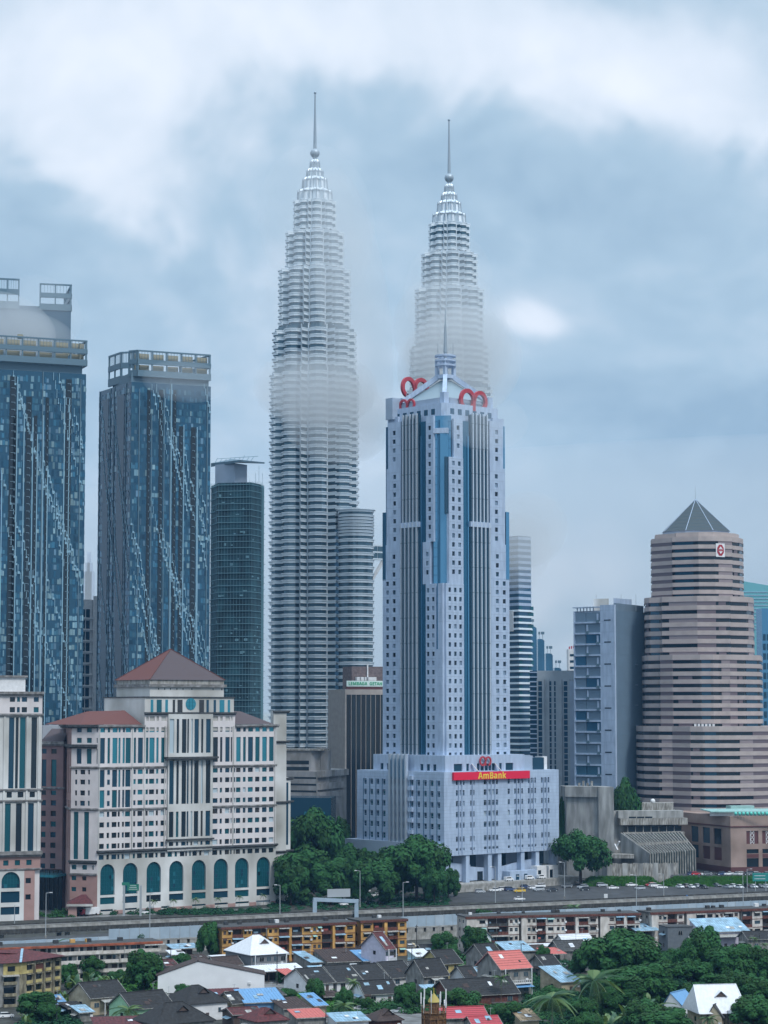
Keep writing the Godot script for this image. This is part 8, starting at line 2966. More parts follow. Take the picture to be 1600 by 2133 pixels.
func undergrowth() -> void:
	var mb:=MB.new()
	mb.tinted=true
	for k in 60:
		var q:=Vector3(rng.randfn(),absf(rng.randfn()),rng.randfn()).normalized()
		var t:=rng.randf_range(0.6,1.4)
		mb.tint=Color(t,t,t)
		leaf(mb,q*pow(rng.randf(),0.4)*Vector3(1.1,0.8,1.1),(q+Vector3.UP*0.5).normalized(),0.26)
	var clump:=commit(mb)
	var areas:=[[39.7,101.0,-580.0,-754.7,1700,0],[39.7,101.0,-580.0,-754.7,600,1],[54.4,120.4,-689.6,-784.3,900,0],[-88.3,-62.0,-635.0,-714.3,420,2],[-27.7,-13.2,-635.0,-678.0,120,2],[-14.5,13.1,-633.0,-661.2,150,1],[15.6,38.5,-580.0,-645.2,500,1],[-95.2,-80.5,-588.5,-645.2,160,0],[12.6,40.8,-754.7,-792.1,90,1],[-48.1,28.1,-962.3,-1054.1,420,0],[-154.4,-123.5,-926.5,-948.5,60,1],[-125.3,-39.2,-939.6,-962.3,260,0],[-72.9,-55.4,-701.7,-769.2,80,1]]
	for m in 3:
		var tf:=[]
		for a in areas:
			if a[5] != m:
				continue
			for i in a[4]:
				var s:=rng.randf_range(0.7,2.1)
				tf.append(Transform3D(Basis(UP,rng.randf()*TAU).scaled_local(Vector3(s,s*rng.randf_range(0.7,1.5),s)),Vector3(rng.randf_range(a[0],a[1]),0.1,rng.randf_range(a[2],a[3]))))
		var mm:=MultiMesh.new()
		mm.transform_format=MultiMesh.TRANSFORM_3D
		mm.mesh=clump
		mm.instance_count=tf.size()
		for i in tf.size():
			mm.set_instance_transform(i,tf[i])
		var o:=MultiMeshInstance3D.new()
		o.multimesh=mm
		o.material_override=leaf_mats[m]
		o.name=numbered("undergrowth")
		o.set_meta("kind","stuff")
		o.set_meta("label",["dark low undergrowth beneath the trees","mid green undergrowth between houses and trees","bright green weeds in the yards"][m])
		add_child(o)

	var gm:=MB.new()
	gm.tinted=true
	for k in 40:
		var t:=rng.randf_range(0.6,1.5)
		gm.tint=Color(t,t,t)
		var p:=Vector3(rng.randf_range(-0.6,0.6),0,rng.randf_range(-0.6,0.6))
		gm.tri(p - Vector3(0.06,0,0),p+Vector3(0.06,0,0),p+Vector3(rng.randf_range(-0.25,0.25),rng.randf_range(0.4,0.9),rng.randf_range(-0.2,0.3)))
	var tuft:=commit(gm)
	var places:=[]
	for e in [[Vector2(95.33,-1094.00),Vector2(131.64,-1096.00),14.0,3.4,900],[Vector2(132.87,-1091.00),Vector2(192.78,-1093.00),16.0,3.6,1400]]:
		for i in e[4]:
			var s:=rng.randf()
			var r:=rng.randf()
			var q: Vector2=e[0]+(e[1] - e[0])*s+Vector2(0,-e[2]*r)
			var y: float=e[3]*sin(PI*r*0.62)*minf(1.0,minf(s,1.0 - s)*9.0)*0.9 - 0.1
			places.append(Transform3D(Basis(UP,rng.randf()*TAU).scaled_local(Vector3.ONE*rng.randf_range(0.8,1.8)),w3(q,y)))
	var mm2:=MultiMesh.new()
	mm2.transform_format=MultiMesh.TRANSFORM_3D
	mm2.mesh=tuft
	mm2.instance_count=places.size()
	for i in places.size():
		mm2.set_instance_transform(i,places[i])
	var go:=MultiMeshInstance3D.new()
	go.multimesh=mm2
	go.material_override=leaf_mats[2]
	go.name="grass"
	go.set_meta("kind","stuff")
	go.set_meta("label","rough green grass on the bank behind the car park")
	add_child(go)

# ------------------------------------------------------------------ vehicles
var car_mesh:={}
var paint_mats:={}

func loft_car(prof: Array,half: float,tuck: float) -> MB:
	var mb:=MB.new()
	var pl:=[]
	var top:=0.0
	for p in prof:
		top=maxf(top,p.y)
	for s in [-1.0,1.0]:
		var row:=[]
		for p in prof:
			var z: float=half - tuck*pow(clampf(p.y/top,0.0,1.0),2.0)
			row.append(Vector3(p.x,p.y,s*z))
		pl.append(row)
	var n:=prof.size()
	for i in n:
		var j:=(i+1) % n
		mb.quad(pl[1][i],pl[1][j],pl[0][j],pl[0][i])
	var ix:=Geometry2D.triangulate_polygon(PackedVector2Array(prof))
	for i in range(0,ix.size(),3):
		mb.tri(pl[1][ix[i]],pl[1][ix[i+1]],pl[1][ix[i+2]])
		mb.tri(pl[0][ix[i+2]],pl[0][ix[i+1]],pl[0][ix[i]])
	return mb

func car_proto(kind: String) -> Node3D:
	var L:=2.25
	var body: Array
	var glass: Array
	var roof: Array
	match kind:
		"sedan":
			body=[Vector2(-L,0.32),Vector2(-L+0.1,0.25),Vector2(L - 0.1,0.25),Vector2(L,0.4),Vector2(L - 0.04,0.66),Vector2(L - 0.35,0.78),Vector2(0.95,0.92),Vector2(-1.25,0.97),Vector2(-L+0.1,0.95),Vector2(-L,0.7)]
			glass=[Vector2(1.0,0.90),Vector2(0.25,1.36),Vector2(-0.75,1.38),Vector2(-1.55,0.95)]
			roof=[Vector2(0.28,1.35),Vector2(0.12,1.43),Vector2(-0.62,1.45),Vector2(-0.85,1.36)]
		"hatchback":
			L=1.95
			body=[Vector2(-L,0.35),Vector2(-L+0.1,0.26),Vector2(L - 0.1,0.26),Vector2(L,0.4),Vector2(L - 0.04,0.7),Vector2(L - 0.3,0.83),Vector2(1.0,0.97),Vector2(-1.75,1.02),Vector2(-L,0.85)]
			glass=[Vector2(1.1,0.95),Vector2(0.45,1.42),Vector2(-1.35,1.45),Vector2(-1.86,1.0)]
			roof=[Vector2(0.48,1.41),Vector2(0.3,1.5),Vector2(-1.35,1.52),Vector2(-1.55,1.42)]
		_:
			L=2.2
			body=[Vector2(-L,0.42),Vector2(-L+0.1,0.33),Vector2(L - 0.1,0.33),Vector2(L,0.5),Vector2(L - 0.05,0.85),Vector2(L - 0.3,1.0),Vector2(1.05,1.1),Vector2(-2.1,1.16),Vector2(-L,0.95)]
			glass=[Vector2(1.1,1.08),Vector2(0.5,1.62),Vector2(-1.75,1.65),Vector2(-2.12,1.14)]
			roof=[Vector2(0.52,1.61),Vector2(0.35,1.71),Vector2(-1.75,1.73),Vector2(-1.92,1.62)]
	body.reverse(); glass.reverse(); roof.reverse()
	var t:=thing(kind,"parked car","car",Vector3.ZERO,"parked cars")
	var paint: Material=paint_of("white")
	obj("body",loft_car(body,0.86,0.08),paint,t)
	obj("windows",loft_car(glass,0.80,0.2),M.window,t)
	obj("roof",loft_car(roof,0.72,0.14),paint,t)
	for x in [-L+0.78,L - 0.82]:
		for z in [-0.78,0.78]:
			var w:=obj("wheel",MB.new() if false else wheel_mb(Vector3(x,0.32,z)),M.tyre,t)
			var hb:=MB.new()
			hb.cyl(Vector3(x,0.32,z+0.11*signf(z)),Vector3(x,0.32,z+0.13*signf(z)),0.19,0.17,8)
			obj("hub",hb,M.steel,w)
	for z in [-0.6,0.6]:
		piece("headlight",unit_box,M.white,t,Transform3D(Basis.from_scale(Vector3(0.12,0.14,0.36)),Vector3(L - 0.06,0.68 if kind != "family_car" else 0.85,z)))
		piece("tail_light",unit_box,M.red_logo,t,Transform3D(Basis.from_scale(Vector3(0.1,0.2,0.3)),Vector3(-L+0.03,0.78,z)))
	piece("number_plate",unit_box,M.tyre,t,Transform3D(Basis.from_scale(Vector3(0.06,0.14,0.5)),Vector3(L,0.45,0)))
	return t

func wheel_mb(c: Vector3) -> MB:
	var mb:=MB.new()
	mb.cyl(c - Vector3(0,0,0.11),c+Vector3(0,0,0.11),0.32,0.32,12)
	return mb

func paint_of(c: String) -> Material:
	if not paint_mats.has(c):
		var col:={"white": Color(0.72,0.73,0.74),"silver": Color(0.42,0.45,0.48),"black": Color(0.02,0.022,0.026),"grey": Color(0.13,0.14,0.15),"red": Color(0.42,0.02,0.03),"yellow": Color(0.65,0.42,0.03),"dark_blue": Color(0.025,0.05,0.13),"maroon": Color(0.14,0.02,0.025)}
		var m:=mat(col[c],0.3,0.2 if c == "silver" else 0.0)
		m.clearcoat_enabled=true
		m.clearcoat=0.6
		m.clearcoat_roughness=0.1
		paint_mats[c]=m
	return paint_mats[c]

func put_car(kind: String,label: String,at: Vector3,rot: float,color: String) -> void:
	var t: Node3D
	if not car_mesh.has(kind):
		t=car_proto(kind)
		car_mesh[kind]=t
		t.transform=Transform3D(Basis(UP,deg_to_rad(rot)),at)
		t.set_meta("label",label)
	else:
		t=dup(car_mesh[kind],at,deg_to_rad(rot),label)
	if at.z < -1000.0:
		t.scale=Vector3.ONE*1.22
	for q in ["body","roof"]:
		t.get_node(q).material_override=paint_of(color)

func put_van(label: String,at: Vector3,rot: float) -> void:
	var t: Node3D
	if not car_mesh.has("van"):
		t=thing("van",label,"van",Vector3.ZERO,"white vans on the podium terrace")
		var prof:=[Vector2(-2.4,0.4),Vector2(-2.4,1.9),Vector2(-2.2,2.05),Vector2(0.9,2.05),Vector2(1.7,1.25),Vector2(2.3,1.05),Vector2(2.4,0.45)]
		obj("body",loft_car(prof,0.92,0.08),paint_of("white"),t)
		for z in [-1.0,1.0]:
			var gm:=MB.new()
			gm.box(Vector3(-0.7,1.55,0.88*z),Vector3(3.0,0.5,0.06))
			obj("side_windows",gm,M.window,t)
		for x in [-1.6,1.55]:
			for z in [-0.84,0.84]:
				obj("wheel",wheel_mb(Vector3(x,0.33,z)),M.tyre,t)
		var wm:=MB.new()
		wm.quad(Vector3(1.66,1.3,0.78),Vector3(1.66,1.3,-0.78),Vector3(1.0,1.98,-0.74),Vector3(1.0,1.98,0.74))
		obj("windscreen",shift(wm,Vector3(0.06,0.05,0)),M.window,t)
		car_mesh["van"]=t
		t.transform=Transform3D(Basis(UP,deg_to_rad(rot)),at)
	else:
		t=dup(car_mesh["van"],at,deg_to_rad(rot),label)

func make_vehicles() -> void:
	rng.seed=31
	put_car("hatchback","white car, first white from left, front row, right-hand lot",Vector3(139.3,0,-1082.8),-66,"white")
	put_car("family_car","grey car, first grey from left, front row, right-hand lot",Vector3(142.0,0,-1085.8),109,"grey")
	put_car("sedan","white car, second white from left, front row, right-hand lot",Vector3(144.5,0,-1082.8),-71,"white")
	put_car("hatchback","silver car, first silver from left, front row, right-hand lot",Vector3(147.9,0,-1085.8),-73,"silver")
	put_car("hatchback","black car, first black from left, front row, right-hand lot",Vector3(150.0,0,-1079.9),-59,"black")
	put_car("sedan","grey car, second grey from left, front row, right-hand lot",Vector3(157.8,0,-1091.7),-65,"grey")
	put_car("sedan","silver car, second silver from left, front row, right-hand lot",Vector3(161.5,0,-1082.8),-59,"silver")
	put_car("hatchback","white car, third white from left, front row, right-hand lot",Vector3(164.9,0,-1085.8),-68,"white")
	put_car("hatchback","white car, fourth white from left, front row, right-hand lot",Vector3(166.9,0,-1079.9),-67,"white")
	put_car("hatchback","black car, second black from left, front row, right-hand lot",Vector3(171.2,0,-1085.8),112,"black")
	put_car("hatchback","white car, fifth white from left, front row, right-hand lot",Vector3(173.9,0,-1082.8),-66,"white")
	put_car("sedan","grey car, third grey from left, front row, right-hand lot",Vector3(177.3,0,-1085.8),-67,"grey")
	put_car("hatchback","white car, sixth white from left, front row, right-hand lot",Vector3(179.8,0,-1082.8),-59,"white")
	put_car("hatchback","black car, first black from left, back row, right-hand lot by the grass",Vector3(135.1,0,-1106.9),111,"black")
	put_car("hatchback","grey car, first grey from left, back row, right-hand lot by the grass",Vector3(138.7,0,-1110.0),112,"grey")
	put_car("hatchback","white car, first white from left, back row, right-hand lot by the grass",Vector3(142.6,0,-1113.1),-64,"white")
	put_car("sedan","silver car, first silver from left, back row, right-hand lot by the grass",Vector3(145.7,0,-1110.0),-75,"silver")
	put_car("hatchback","white car, second white from left, back row, right-hand lot by the grass",Vector3(148.9,0,-1110.0),114,"white")
	put_car("hatchback","white car, third white from left, back row, right-hand lot by the grass",Vector3(154.7,0,-1113.1),-70,"white")
	put_car("hatchback","white car, fourth white from left, back row, right-hand lot by the grass",Vector3(159.5,0,-1113.1),110,"white")
	put_car("hatchback","grey car, second grey from left, back row, right-hand lot by the grass",Vector3(164.6,0,-1110.0),114,"grey")
	put_car("hatchback","white car, fifth white from left, back row, right-hand lot by the grass",Vector3(168.4,0,-1113.1),-62,"white")
	put_car("sedan","black car, second black from left, back row, right-hand lot by the grass",Vector3(171.6,0,-1110.0),-68,"black")
	put_car("hatchback","white car, sixth white from left, back row, right-hand lot by the grass",Vector3(174.9,0,-1113.1),-70,"white")
	put_car("hatchback","silver car, second silver from left, back row, right-hand lot by the grass",Vector3(177.8,0,-1110.0),-62,"silver")
	put_car("sedan","white car, seventh white from left, back row, right-hand lot by the grass",Vector3(181.6,0,-1113.1),-60,"white")
	put_car("hatchback","black car, third black from left, back row, right-hand lot by the grass",Vector3(184.6,0,-1110.0),-67,"black")
	put_car("hatchback","white car, first white from left, middle lot by the compound wall",Vector3(87.1,0,-1106.9),33,"white")
	put_car("family_car","grey car, first grey from left, middle lot by the compound wall",Vector3(86.3,0,-1085.8),207,"grey")
	put_car("sedan","white car, second white from left, middle lot by the compound wall",Vector3(92.6,0,-1110.0),29,"white")
	put_car("family_car","white car, third white from left, middle lot by the compound wall",Vector3(95.4,0,-1106.9),24,"white")
	put_car("family_car","silver car, first silver from left, middle lot by the compound wall",Vector3(93.2,0,-1079.9),210,"silver")
	put_car("hatchback","black car, first black from left, middle lot by the compound wall",Vector3(93.1,0,-1068.3),200,"black")
	put_car("sedan","black car, second black from left, middle lot by the compound wall",Vector3(97.9,0,-1103.9),197,"black")
	put_car("hatchback","grey car, second grey from left, middle lot by the compound wall",Vector3(100.3,0,-1097.8),29,"grey")
	put_car("family_car","silver car, second silver from left, middle lot by the compound wall",Vector3(103.4,0,-1091.7),23,"silver")
	put_car("hatchback","white car, fourth white from left, middle lot by the compound wall",Vector3(108.8,0,-1119.4),16,"white")
	put_car("sedan","white car, fifth white from left, middle lot by the compound wall",Vector3(107.1,0,-1076.9),25,"white")
	put_car("hatchback","the only dark blue car in the middle lot by the compound wall",Vector3(113.6,0,-1106.9),200,"dark_blue")
	put_car("family_car","white car, sixth white from left, middle lot by the compound wall",Vector3(115.7,0,-1100.8),202,"white")
	put_car("sedan","white car, seventh white from left, middle lot by the compound wall",Vector3(117.8,0,-1094.7),23,"white")
	put_car("hatchback","the only maroon car in the middle lot by the compound wall",Vector3(122.6,0,-1113.1),202,"maroon")
	put_car("hatchback","silver car, third silver from left, middle lot by the compound wall",Vector3(119.4,0,-1074.0),197,"silver")
	put_car("family_car","white car, eighth white from left, middle lot by the compound wall",Vector3(124.5,0,-1100.8),200,"white")
	put_car("hatchback","the only red car in the middle lot by the compound wall",Vector3(126.7,0,-1094.7),199,"red")
	put_car("family_car","white car, ninth white from left, middle lot by the compound wall",Vector3(128.1,0,-1088.7),24,"white")
	put_car("sedan","white car, tenth white from left, middle lot by the compound wall",Vector3(130.2,0,-1079.9),18,"white")
	put_car("hatchback","white car, first white from left, lot before the pale podium",Vector3(34.1,0,-1068.3),202,"white")
	put_car("hatchback","black car, first black from left, lot before the pale podium",Vector3(43.3,0,-1076.9),204,"black")
	put_car("hatchback","silver car, first silver from left, lot before the pale podium",Vector3(44.0,0,-1054.1),24,"silver")
	put_car("hatchback","white car, second white from left, lot before the pale podium",Vector3(45.0,0,-1074.0),201,"white")
	put_car("family_car","white car, third white from left, lot before the pale podium",Vector3(48.7,0,-1071.1),20,"white")
	put_car("sedan","white car, fourth white from left, lot before the pale podium",Vector3(51.2,0,-1062.5),197,"white")
	put_car("hatchback","white car, fifth white from left, lot before the pale podium",Vector3(55.3,0,-1068.3),26,"white")
	put_car("family_car","dark blue car, first dark blue from left, lot before the pale podium",Vector3(58.2,0,-1065.4),31,"dark_blue")
	put_car("hatchback","black car, second black from left, lot before the pale podium",Vector3(63.4,0,-1085.8),26,"black")
	put_car("family_car","the only yellow car in the lot before the pale podium",Vector3(62.2,0,-1056.9),196,"yellow")
	put_car("hatchback","dark blue car, second dark blue from left, lot before the pale podium",Vector3(66.4,0,-1082.8),19,"dark_blue")
	put_car("hatchback","white car, sixth white from left, lot before the pale podium",Vector3(69.6,0,-1076.9),30,"white")
	put_car("sedan","white car, seventh white from left, lot before the pale podium",Vector3(71.2,0,-1094.7),26,"white")
	put_car("family_car","silver car, second silver from left, lot before the pale podium",Vector3(71.5,0,-1065.4),205,"silver")
	put_car("family_car","white car, eighth white from left, lot before the pale podium",Vector3(73.4,0,-1085.8),197,"white")
	put_car("sedan","the only red car in the lot before the pale podium",Vector3(78.1,0,-1097.8),28,"red")
	put_car("sedan","black car, third black from left, lot before the pale podium",Vector3(77.6,0,-1062.5),209,"black")
	put_car("sedan","the only maroon car in the under the trees by the gantry",Vector3(-28.5,0,-991.0),203,"maroon")
	put_car("family_car","white car, first white from left, under the trees by the gantry",Vector3(-23.2,0,-1011.2),25,"white")
	put_car("hatchback","white car, second white from left, under the trees by the gantry",Vector3(-17.3,0,-986.1),26,"white")
	put_car("hatchback","white car, third white from left, under the trees by the gantry",Vector3(-15.7,0,-1048.5),208,"white")
	put_car("family_car","white car, fourth white from left, under the trees by the gantry",Vector3(-14.6,0,-1076.9),204,"white")
	put_car("sedan","white car, fifth white from left, under the trees by the gantry",Vector3(-12.5,0,-1001.0),22,"white")
	put_car("sedan","the only dark blue car in the under the trees by the gantry",Vector3(-12.0,0,-1082.8),201,"dark_blue")
	put_car("hatchback","white car, sixth white from left, under the trees by the gantry",Vector3(-8.8,0,-1059.7),208,"white")
	put_car("sedan","the only silver car in the under the trees by the gantry",Vector3(-5.8,0,-996.0),24,"silver")
	put_car("sedan","white car, seventh white from left, under the trees by the gantry",Vector3(-3.0,0,-1032.2),31,"white")
	put_car("sedan","white car, eighth white from left, under the trees by the gantry",Vector3(0.4,0,-1016.4),25,"white")
	put_car("hatchback","the only red car on the raised lot before the pink lowrise",Vector3(151.4,3.6,-1118.0),16,"red")
	put_car("hatchback","dark blue car, first from left, raised lot by the pink lowrise",Vector3(149.6,3.6,-1118.0),17,"dark_blue")
	put_car("hatchback","grey car, first from left, raised lot by the pink lowrise",Vector3(157.2,3.6,-1118.0),15,"grey")
	put_car("sedan","white car, first from left, raised lot by the pink lowrise",Vector3(156.5,3.6,-1118.0),194,"white")
	put_car("hatchback","black car, first from left, raised lot by the pink lowrise",Vector3(163.4,3.6,-1118.0),196,"black")
	put_car("hatchback","dark blue car, second from left, raised lot by the pink lowrise",Vector3(163.8,3.6,-1118.0),193,"dark_blue")
	put_car("sedan","white car, second from left, raised lot by the pink lowrise",Vector3(167.6,3.6,-1118.0),195,"white")
	put_car("sedan","silver car, first from left, raised lot by the pink lowrise",Vector3(171.1,3.6,-1118.0),188,"silver")
	put_car("hatchback","white car, third from left, raised lot by the pink lowrise",Vector3(174.1,3.6,-1118.0),15,"white")
	put_car("family_car","grey car, second from left, raised lot by the pink lowrise",Vector3(178.7,3.6,-1118.0),13,"grey")
	put_car("sedan","black car, second from left, raised lot by the pink lowrise",Vector3(176.8,3.6,-1118.0),17,"black")
	put_car("hatchback","white car, fourth from left, raised lot by the pink lowrise",Vector3(181.2,3.6,-1118.0),24,"white")
	put_car("hatchback","silver car, second from left, raised lot by the pink lowrise",Vector3(185.8,3.6,-1118.0),196,"silver")
	put_car("sedan","white car, fifth from left, raised lot by the pink lowrise",Vector3(188.0,3.6,-1118.0),186,"white")
	put_car("sedan","white sedan parked nose right on the lane by the signboard",Vector3(-6.4,0.0,-639.1),-12,"white")
	put_car("sedan","pale silver sedan parked on the lane left of the rust tower",Vector3(4.0,0.0,-635.0),172,"silver")
	put_car("hatchback","white car parked beside the red tile canopy",Vector3(-30.2,0.0,-711.7),30,"white")
	put_car("hatchback","silver hatchback under the red carport",Vector3(58.3,0.0,-746.2),-8,"silver")
	put_car("hatchback","white car right of the silver hatchback by the red carport",Vector3(62.3,0.0,-749.0),160,"white")
	put_car("hatchback","white car half hidden before the bright blue sheet roof",Vector3(-21.4,0.0,-653.6),-10,"white")
	put_car("hatchback","white car at the foot of the old yellow block",Vector3(-102.0,0.0,-625.1),20,"white")
	put_car("hatchback","white car by the yard of the ochre flats",Vector3(11.4,0.0,-803.3),70,"white")
	put_car("family_car","white people carrier on the street before the arcade",Vector3(-98.5,0.0,-944.0),35,"white")
	put_car("sedan","white car driving on the elevated expressway",Vector3(54.4,7.16,-925.3),25,"white")
	put_van("white van parked on the podium terrace, first of three from the left",w3(bp(36.5,-5.4),3.5),42.0)
	put_van("white van parked on the podium terrace, second of three from the left",w3(bp(50.5,-5.4),3.5),42.0)
	put_van("white van parked on the podium terrace, third of three from the left",w3(bp(58.5,-5.4),3.5),42.0)

	var at:=Vector3(-119.91,0.00,-937.36)
	var t:=thing("box_lorry","white box lorry with a red cab parked at the corner of the long arcade","lorry",at)
	var m:=MB.new()
	m.box(Vector3(0.9,1.9,0),Vector3(6.4,2.7,2.3))
	piece("cargo_box",commit(m),M.white,t,Transform3D(Basis(UP,deg_to_rad(36)),Vector3.ZERO))
	m=MB.new()
	m.hex([Vector3(-3.9,0.5,1.1),Vector3(-2.5,0.5,1.1),Vector3(-2.5,0.5,-1.1),Vector3(-3.9,0.5,-1.1),Vector3(-3.6,2.6,1.05),Vector3(-2.5,2.7,1.05),Vector3(-2.5,2.7,-1.05),Vector3(-3.6,2.6,-1.05)])
	piece("cab",commit(m),M.red_logo,t,Transform3D(Basis(UP,deg_to_rad(36)),Vector3.ZERO))
	piece("windscreen",unit_box,M.window,t,Transform3D(Basis(UP,deg_to_rad(36)),Vector3.ZERO)*Transform3D(Basis.from_scale(Vector3(0.1,0.8,1.9)),Vector3(-3.72,2.0,0)))
	for x in [-3.1,2.6]:
		for z in [-1.0,1.0]:
			piece("wheel",commit(wheel_mb(Vector3.ZERO)),M.tyre,t,Transform3D(Basis(UP,deg_to_rad(36)),Vector3.ZERO)*Transform3D(Basis.IDENTITY.scaled(Vector3(1.5,1.5,1.5)),Vector3(x,0.48,z)))

# ------------------------------------------------------------------ street furniture
var lamp0: Node3D
var pole0: Node3D

func lamp(label: String,at: Vector3,h: float) -> void:
	if lamp0 == null:
		lamp0=thing("street_lamp",label,"street lamp",Vector3.ZERO,"street lamps along the expressway")
		var m:=MB.new()
		m.cyl(Vector3.ZERO,Vector3(0,1,0),0.17,0.10,8)
		obj("post",m,M.pole,lamp0)
		m=MB.new()
		m.bar(Vector3(0,0.995,0),Vector3(1.6,1.01,0),0.14,0.012)
		obj("arm",m,M.pole,lamp0)
		m=MB.new()
		m.box(Vector3(1.7,1.008,0),Vector3(1.0,0.016,0.36))
		obj("lamp_head",m,M.white,lamp0)
		m=MB.new()
		m.box(Vector3(0,0.03,0),Vector3(0.6,0.06,0.6))
		obj("foot",m,M.concrete_light,lamp0)
		lamp0.transform=Transform3D(Basis.IDENTITY.scaled(Vector3(1,h,1)),at)
	else:
		dup(lamp0,at,PI if rng.randf() < 0.4 else 0.0,label,Vector3(1,h,1))

func pole(label: String,at: Vector3,h: float) -> void:
	if pole0 == null:
		pole0=thing("utility_pole",label,"utility pole",Vector3.ZERO,"dark utility poles among the houses")
		var m:=MB.new()
		m.cyl(Vector3.ZERO,Vector3(0,1,0),0.15,0.11,7)
		obj("post",m,M.pole_dark,pole0)
		m=MB.new()
		m.box(Vector3(0,0.94,0),Vector3(1.1,0.015,0.12))
		obj("crossarm",m,M.pole_dark,pole0)
		pole0.transform=Transform3D(Basis.IDENTITY.scaled(Vector3(1,h,1)),at)
	else:
		dup(pole0,at,rng.randf()*1.2,label,Vector3(1,h,1))

func make_street() -> void:
	rng.seed=12
	lamp("grey street lamp in front of the single arch at the frame's left edge",Vector3(-135.4,4.7,-844.4),7.1)
	lamp("grey street lamp with its foot on the lower road, second from the left",Vector3(-116.8,4.7,-795.9),15.4)
	lamp("grey street lamp before the third arch of the long arcade",Vector3(-82.1,4.7,-808.0),14.3)
	lamp("grey street lamp at the right corner of the arcaded building",Vector3(-38.4,4.7,-850.2),14.0)
	lamp("grey street lamp among the trees, nearer the gantry",Vector3(-9.6,4.7,-921.4),14.4)
	lamp("grey street lamp right of the gantry, before the tallest leafy tree",Vector3(7.2,4.7,-870.0),13.6)
	lamp("grey street lamp at the edge of the lot by the half bare trees",Vector3(45.0,4.7,-930.6),15.3)
	lamp("grey street lamp before the yellow car",Vector3(55.7,4.7,-928.3),11.7)
	lamp("grey street lamp before the large dome tree",Vector3(75.6,4.7,-964.2),15.0)
	lamp("grey street lamp in front of the compound wall",Vector3(97.4,4.7,-888.6),15.0)
	lamp("grey street lamp at the foot of the grass path",Vector3(118.4,4.7,-974.3),9.4)
	lamp("grey street lamp on the expressway below the pink lowrise, taller one",Vector3(145.5,4.7,-932.9),12.6)
	lamp("grey street lamp on the expressway below the pink lowrise, shorter one",Vector3(155.4,4.7,-984.6),10.8)
	pole("dark utility pole at the lower edge by the old yellow block",Vector3(-86.7,0,-612.7),6.7)
	pole("dark utility pole before the villa's balcony",Vector3(-32.4,0,-699.3),10.3)
	pole("dark utility pole left of the round dark tree",Vector3(-26.8,0,-694.4),6.4)
	pole("black pole in front of the pinkish red roof",Vector3(-15.0,0,-597.2),6.0)
	pole("dark pole on the black roofs before the white gable",Vector3(-45.6,0,-647.3),3.8)
	pole("dark pole beside the blue sheet roof, right of the small white house",Vector3(44.7,0,-751.9),7.3)
	pole("dark pole right of the red carport",Vector3(60.2,0,-727.2),8.0)
	pole("tall dark pole in the lane by the river wall",Vector3(11.1,0,-784.3),10.3)
	pole("dark pole beside the lilac house",Vector3(9.0,0,-746.2),6.9)
	pole("dark lamp pole on the long black terrace",Vector3(27.2,0,-661.2),4.7)
	pole("short dark pole by the terrace row",Vector3(1.7,0,-692.0),4.1)
	pole("black pole before the flared white roof",Vector3(88.8,0,-597.2),5.5)
	pole("dark pole at the right before the white flats",Vector3(129.0,0,-792.1),6.7)
	pole("pole by the yard of the corridor flats",Vector3(-70.4,0,-761.9),4.8)
	pole("pole behind the white lean-to",Vector3(-47.0,0,-760.4),5.5)
	pole("dark pole in the villa yard",Vector3(-29.6,0,-719.4),5.5)

	var g:=thing("overhead_gantry","grey steel gantry frame with two signs standing on the lower road","gantry",Vector3(-17.86,3.80,-857.59))
	var o:=g.position
	for x in [-7.8,7.6]:
		var m:=MB.new()
		m.box(o+Vector3(x,4.4,-x*0.35),Vector3(1.5,9.0,1.2))
		obj("gantry_leg",m,M.barrier,g)
	var bm:=MB.new()
	bm.bar(o+Vector3(-8.4,9.3,2.9),o+Vector3(8.2,8.2,-2.9),1.2,1.3)
	obj("gantry_beam",bm,M.barrier,g)
	for x in [5.4,9.9]:
		var m:=MB.new()
		m.box(o+Vector3(x,1.2,-1.2),Vector3(3.6,1.6,0.2))
		obj("white_sign",m,M.white,g)
	var sb:=MB.new()
	sb.box(o+Vector3(1.0,11.4,-0.8),Vector3(9.0,3.0,0.25),Basis(UP,0.35))
	obj("sign_back",sb,M.pole,g)

	var s:=thing("direction_sign","green direction sign on two grey posts before the second arch","sign",Vector3(-99.61,2.00,-912.35))
	o=s.position
	for x in [-3.4,3.2]:
		var m:=MB.new()
		m.box(o+Vector3(x,6.0,0),Vector3(0.8,12.0,0.6))
		obj("sign_post",m,M.pole,s)
	var pm:=MB.new()
	pm.box(o+Vector3(0.2,11.2,0.3),Vector3(4.6,2.6,0.2))
	pm.box(o+Vector3(-2.8,12.6,0.2),Vector3(3.0,1.2,0.2))
	obj("sign_panel",pm,M.green_sign,s)
	for i in 3:
		var lm:=MB.new()
		lm.box(o+Vector3(0.2,10.5+i*0.7,0.42),Vector3(3.4 - i*0.5,0.16,0.02))
		obj("sign_line",lm,M.white,s)

	s=thing("roadside_sign","large teal direction sign at the right frame edge by the raised lot","sign",Vector3(174.41,0.00,-1065.39))
	o=s.position
	pm=MB.new()
	pm.box(o+Vector3(0,6.4,0),Vector3(7.5,3.8,0.3))
	obj("sign_panel",pm,mat(Color(0.015,0.22,0.20),0.5),s)
	for x in [-2.4,2.4]:
		var m:=MB.new()
		m.box(o+Vector3(x,3.0,-0.3),Vector3(0.3,6.0,0.3))
		obj("sign_post",m,M.pole,s)
	for i in 2:
		var lm:=MB.new()
		lm.box(o+Vector3(-0.4,5.6+i*1.4,0.2),Vector3(5.0,0.25,0.04))
		obj("sign_line",lm,M.white,s)
	s=thing("parapet_sign","small blue sign fixed to the expressway parapet","sign",Vector3(122.80,6.90,-945.34))
	pm=MB.new()
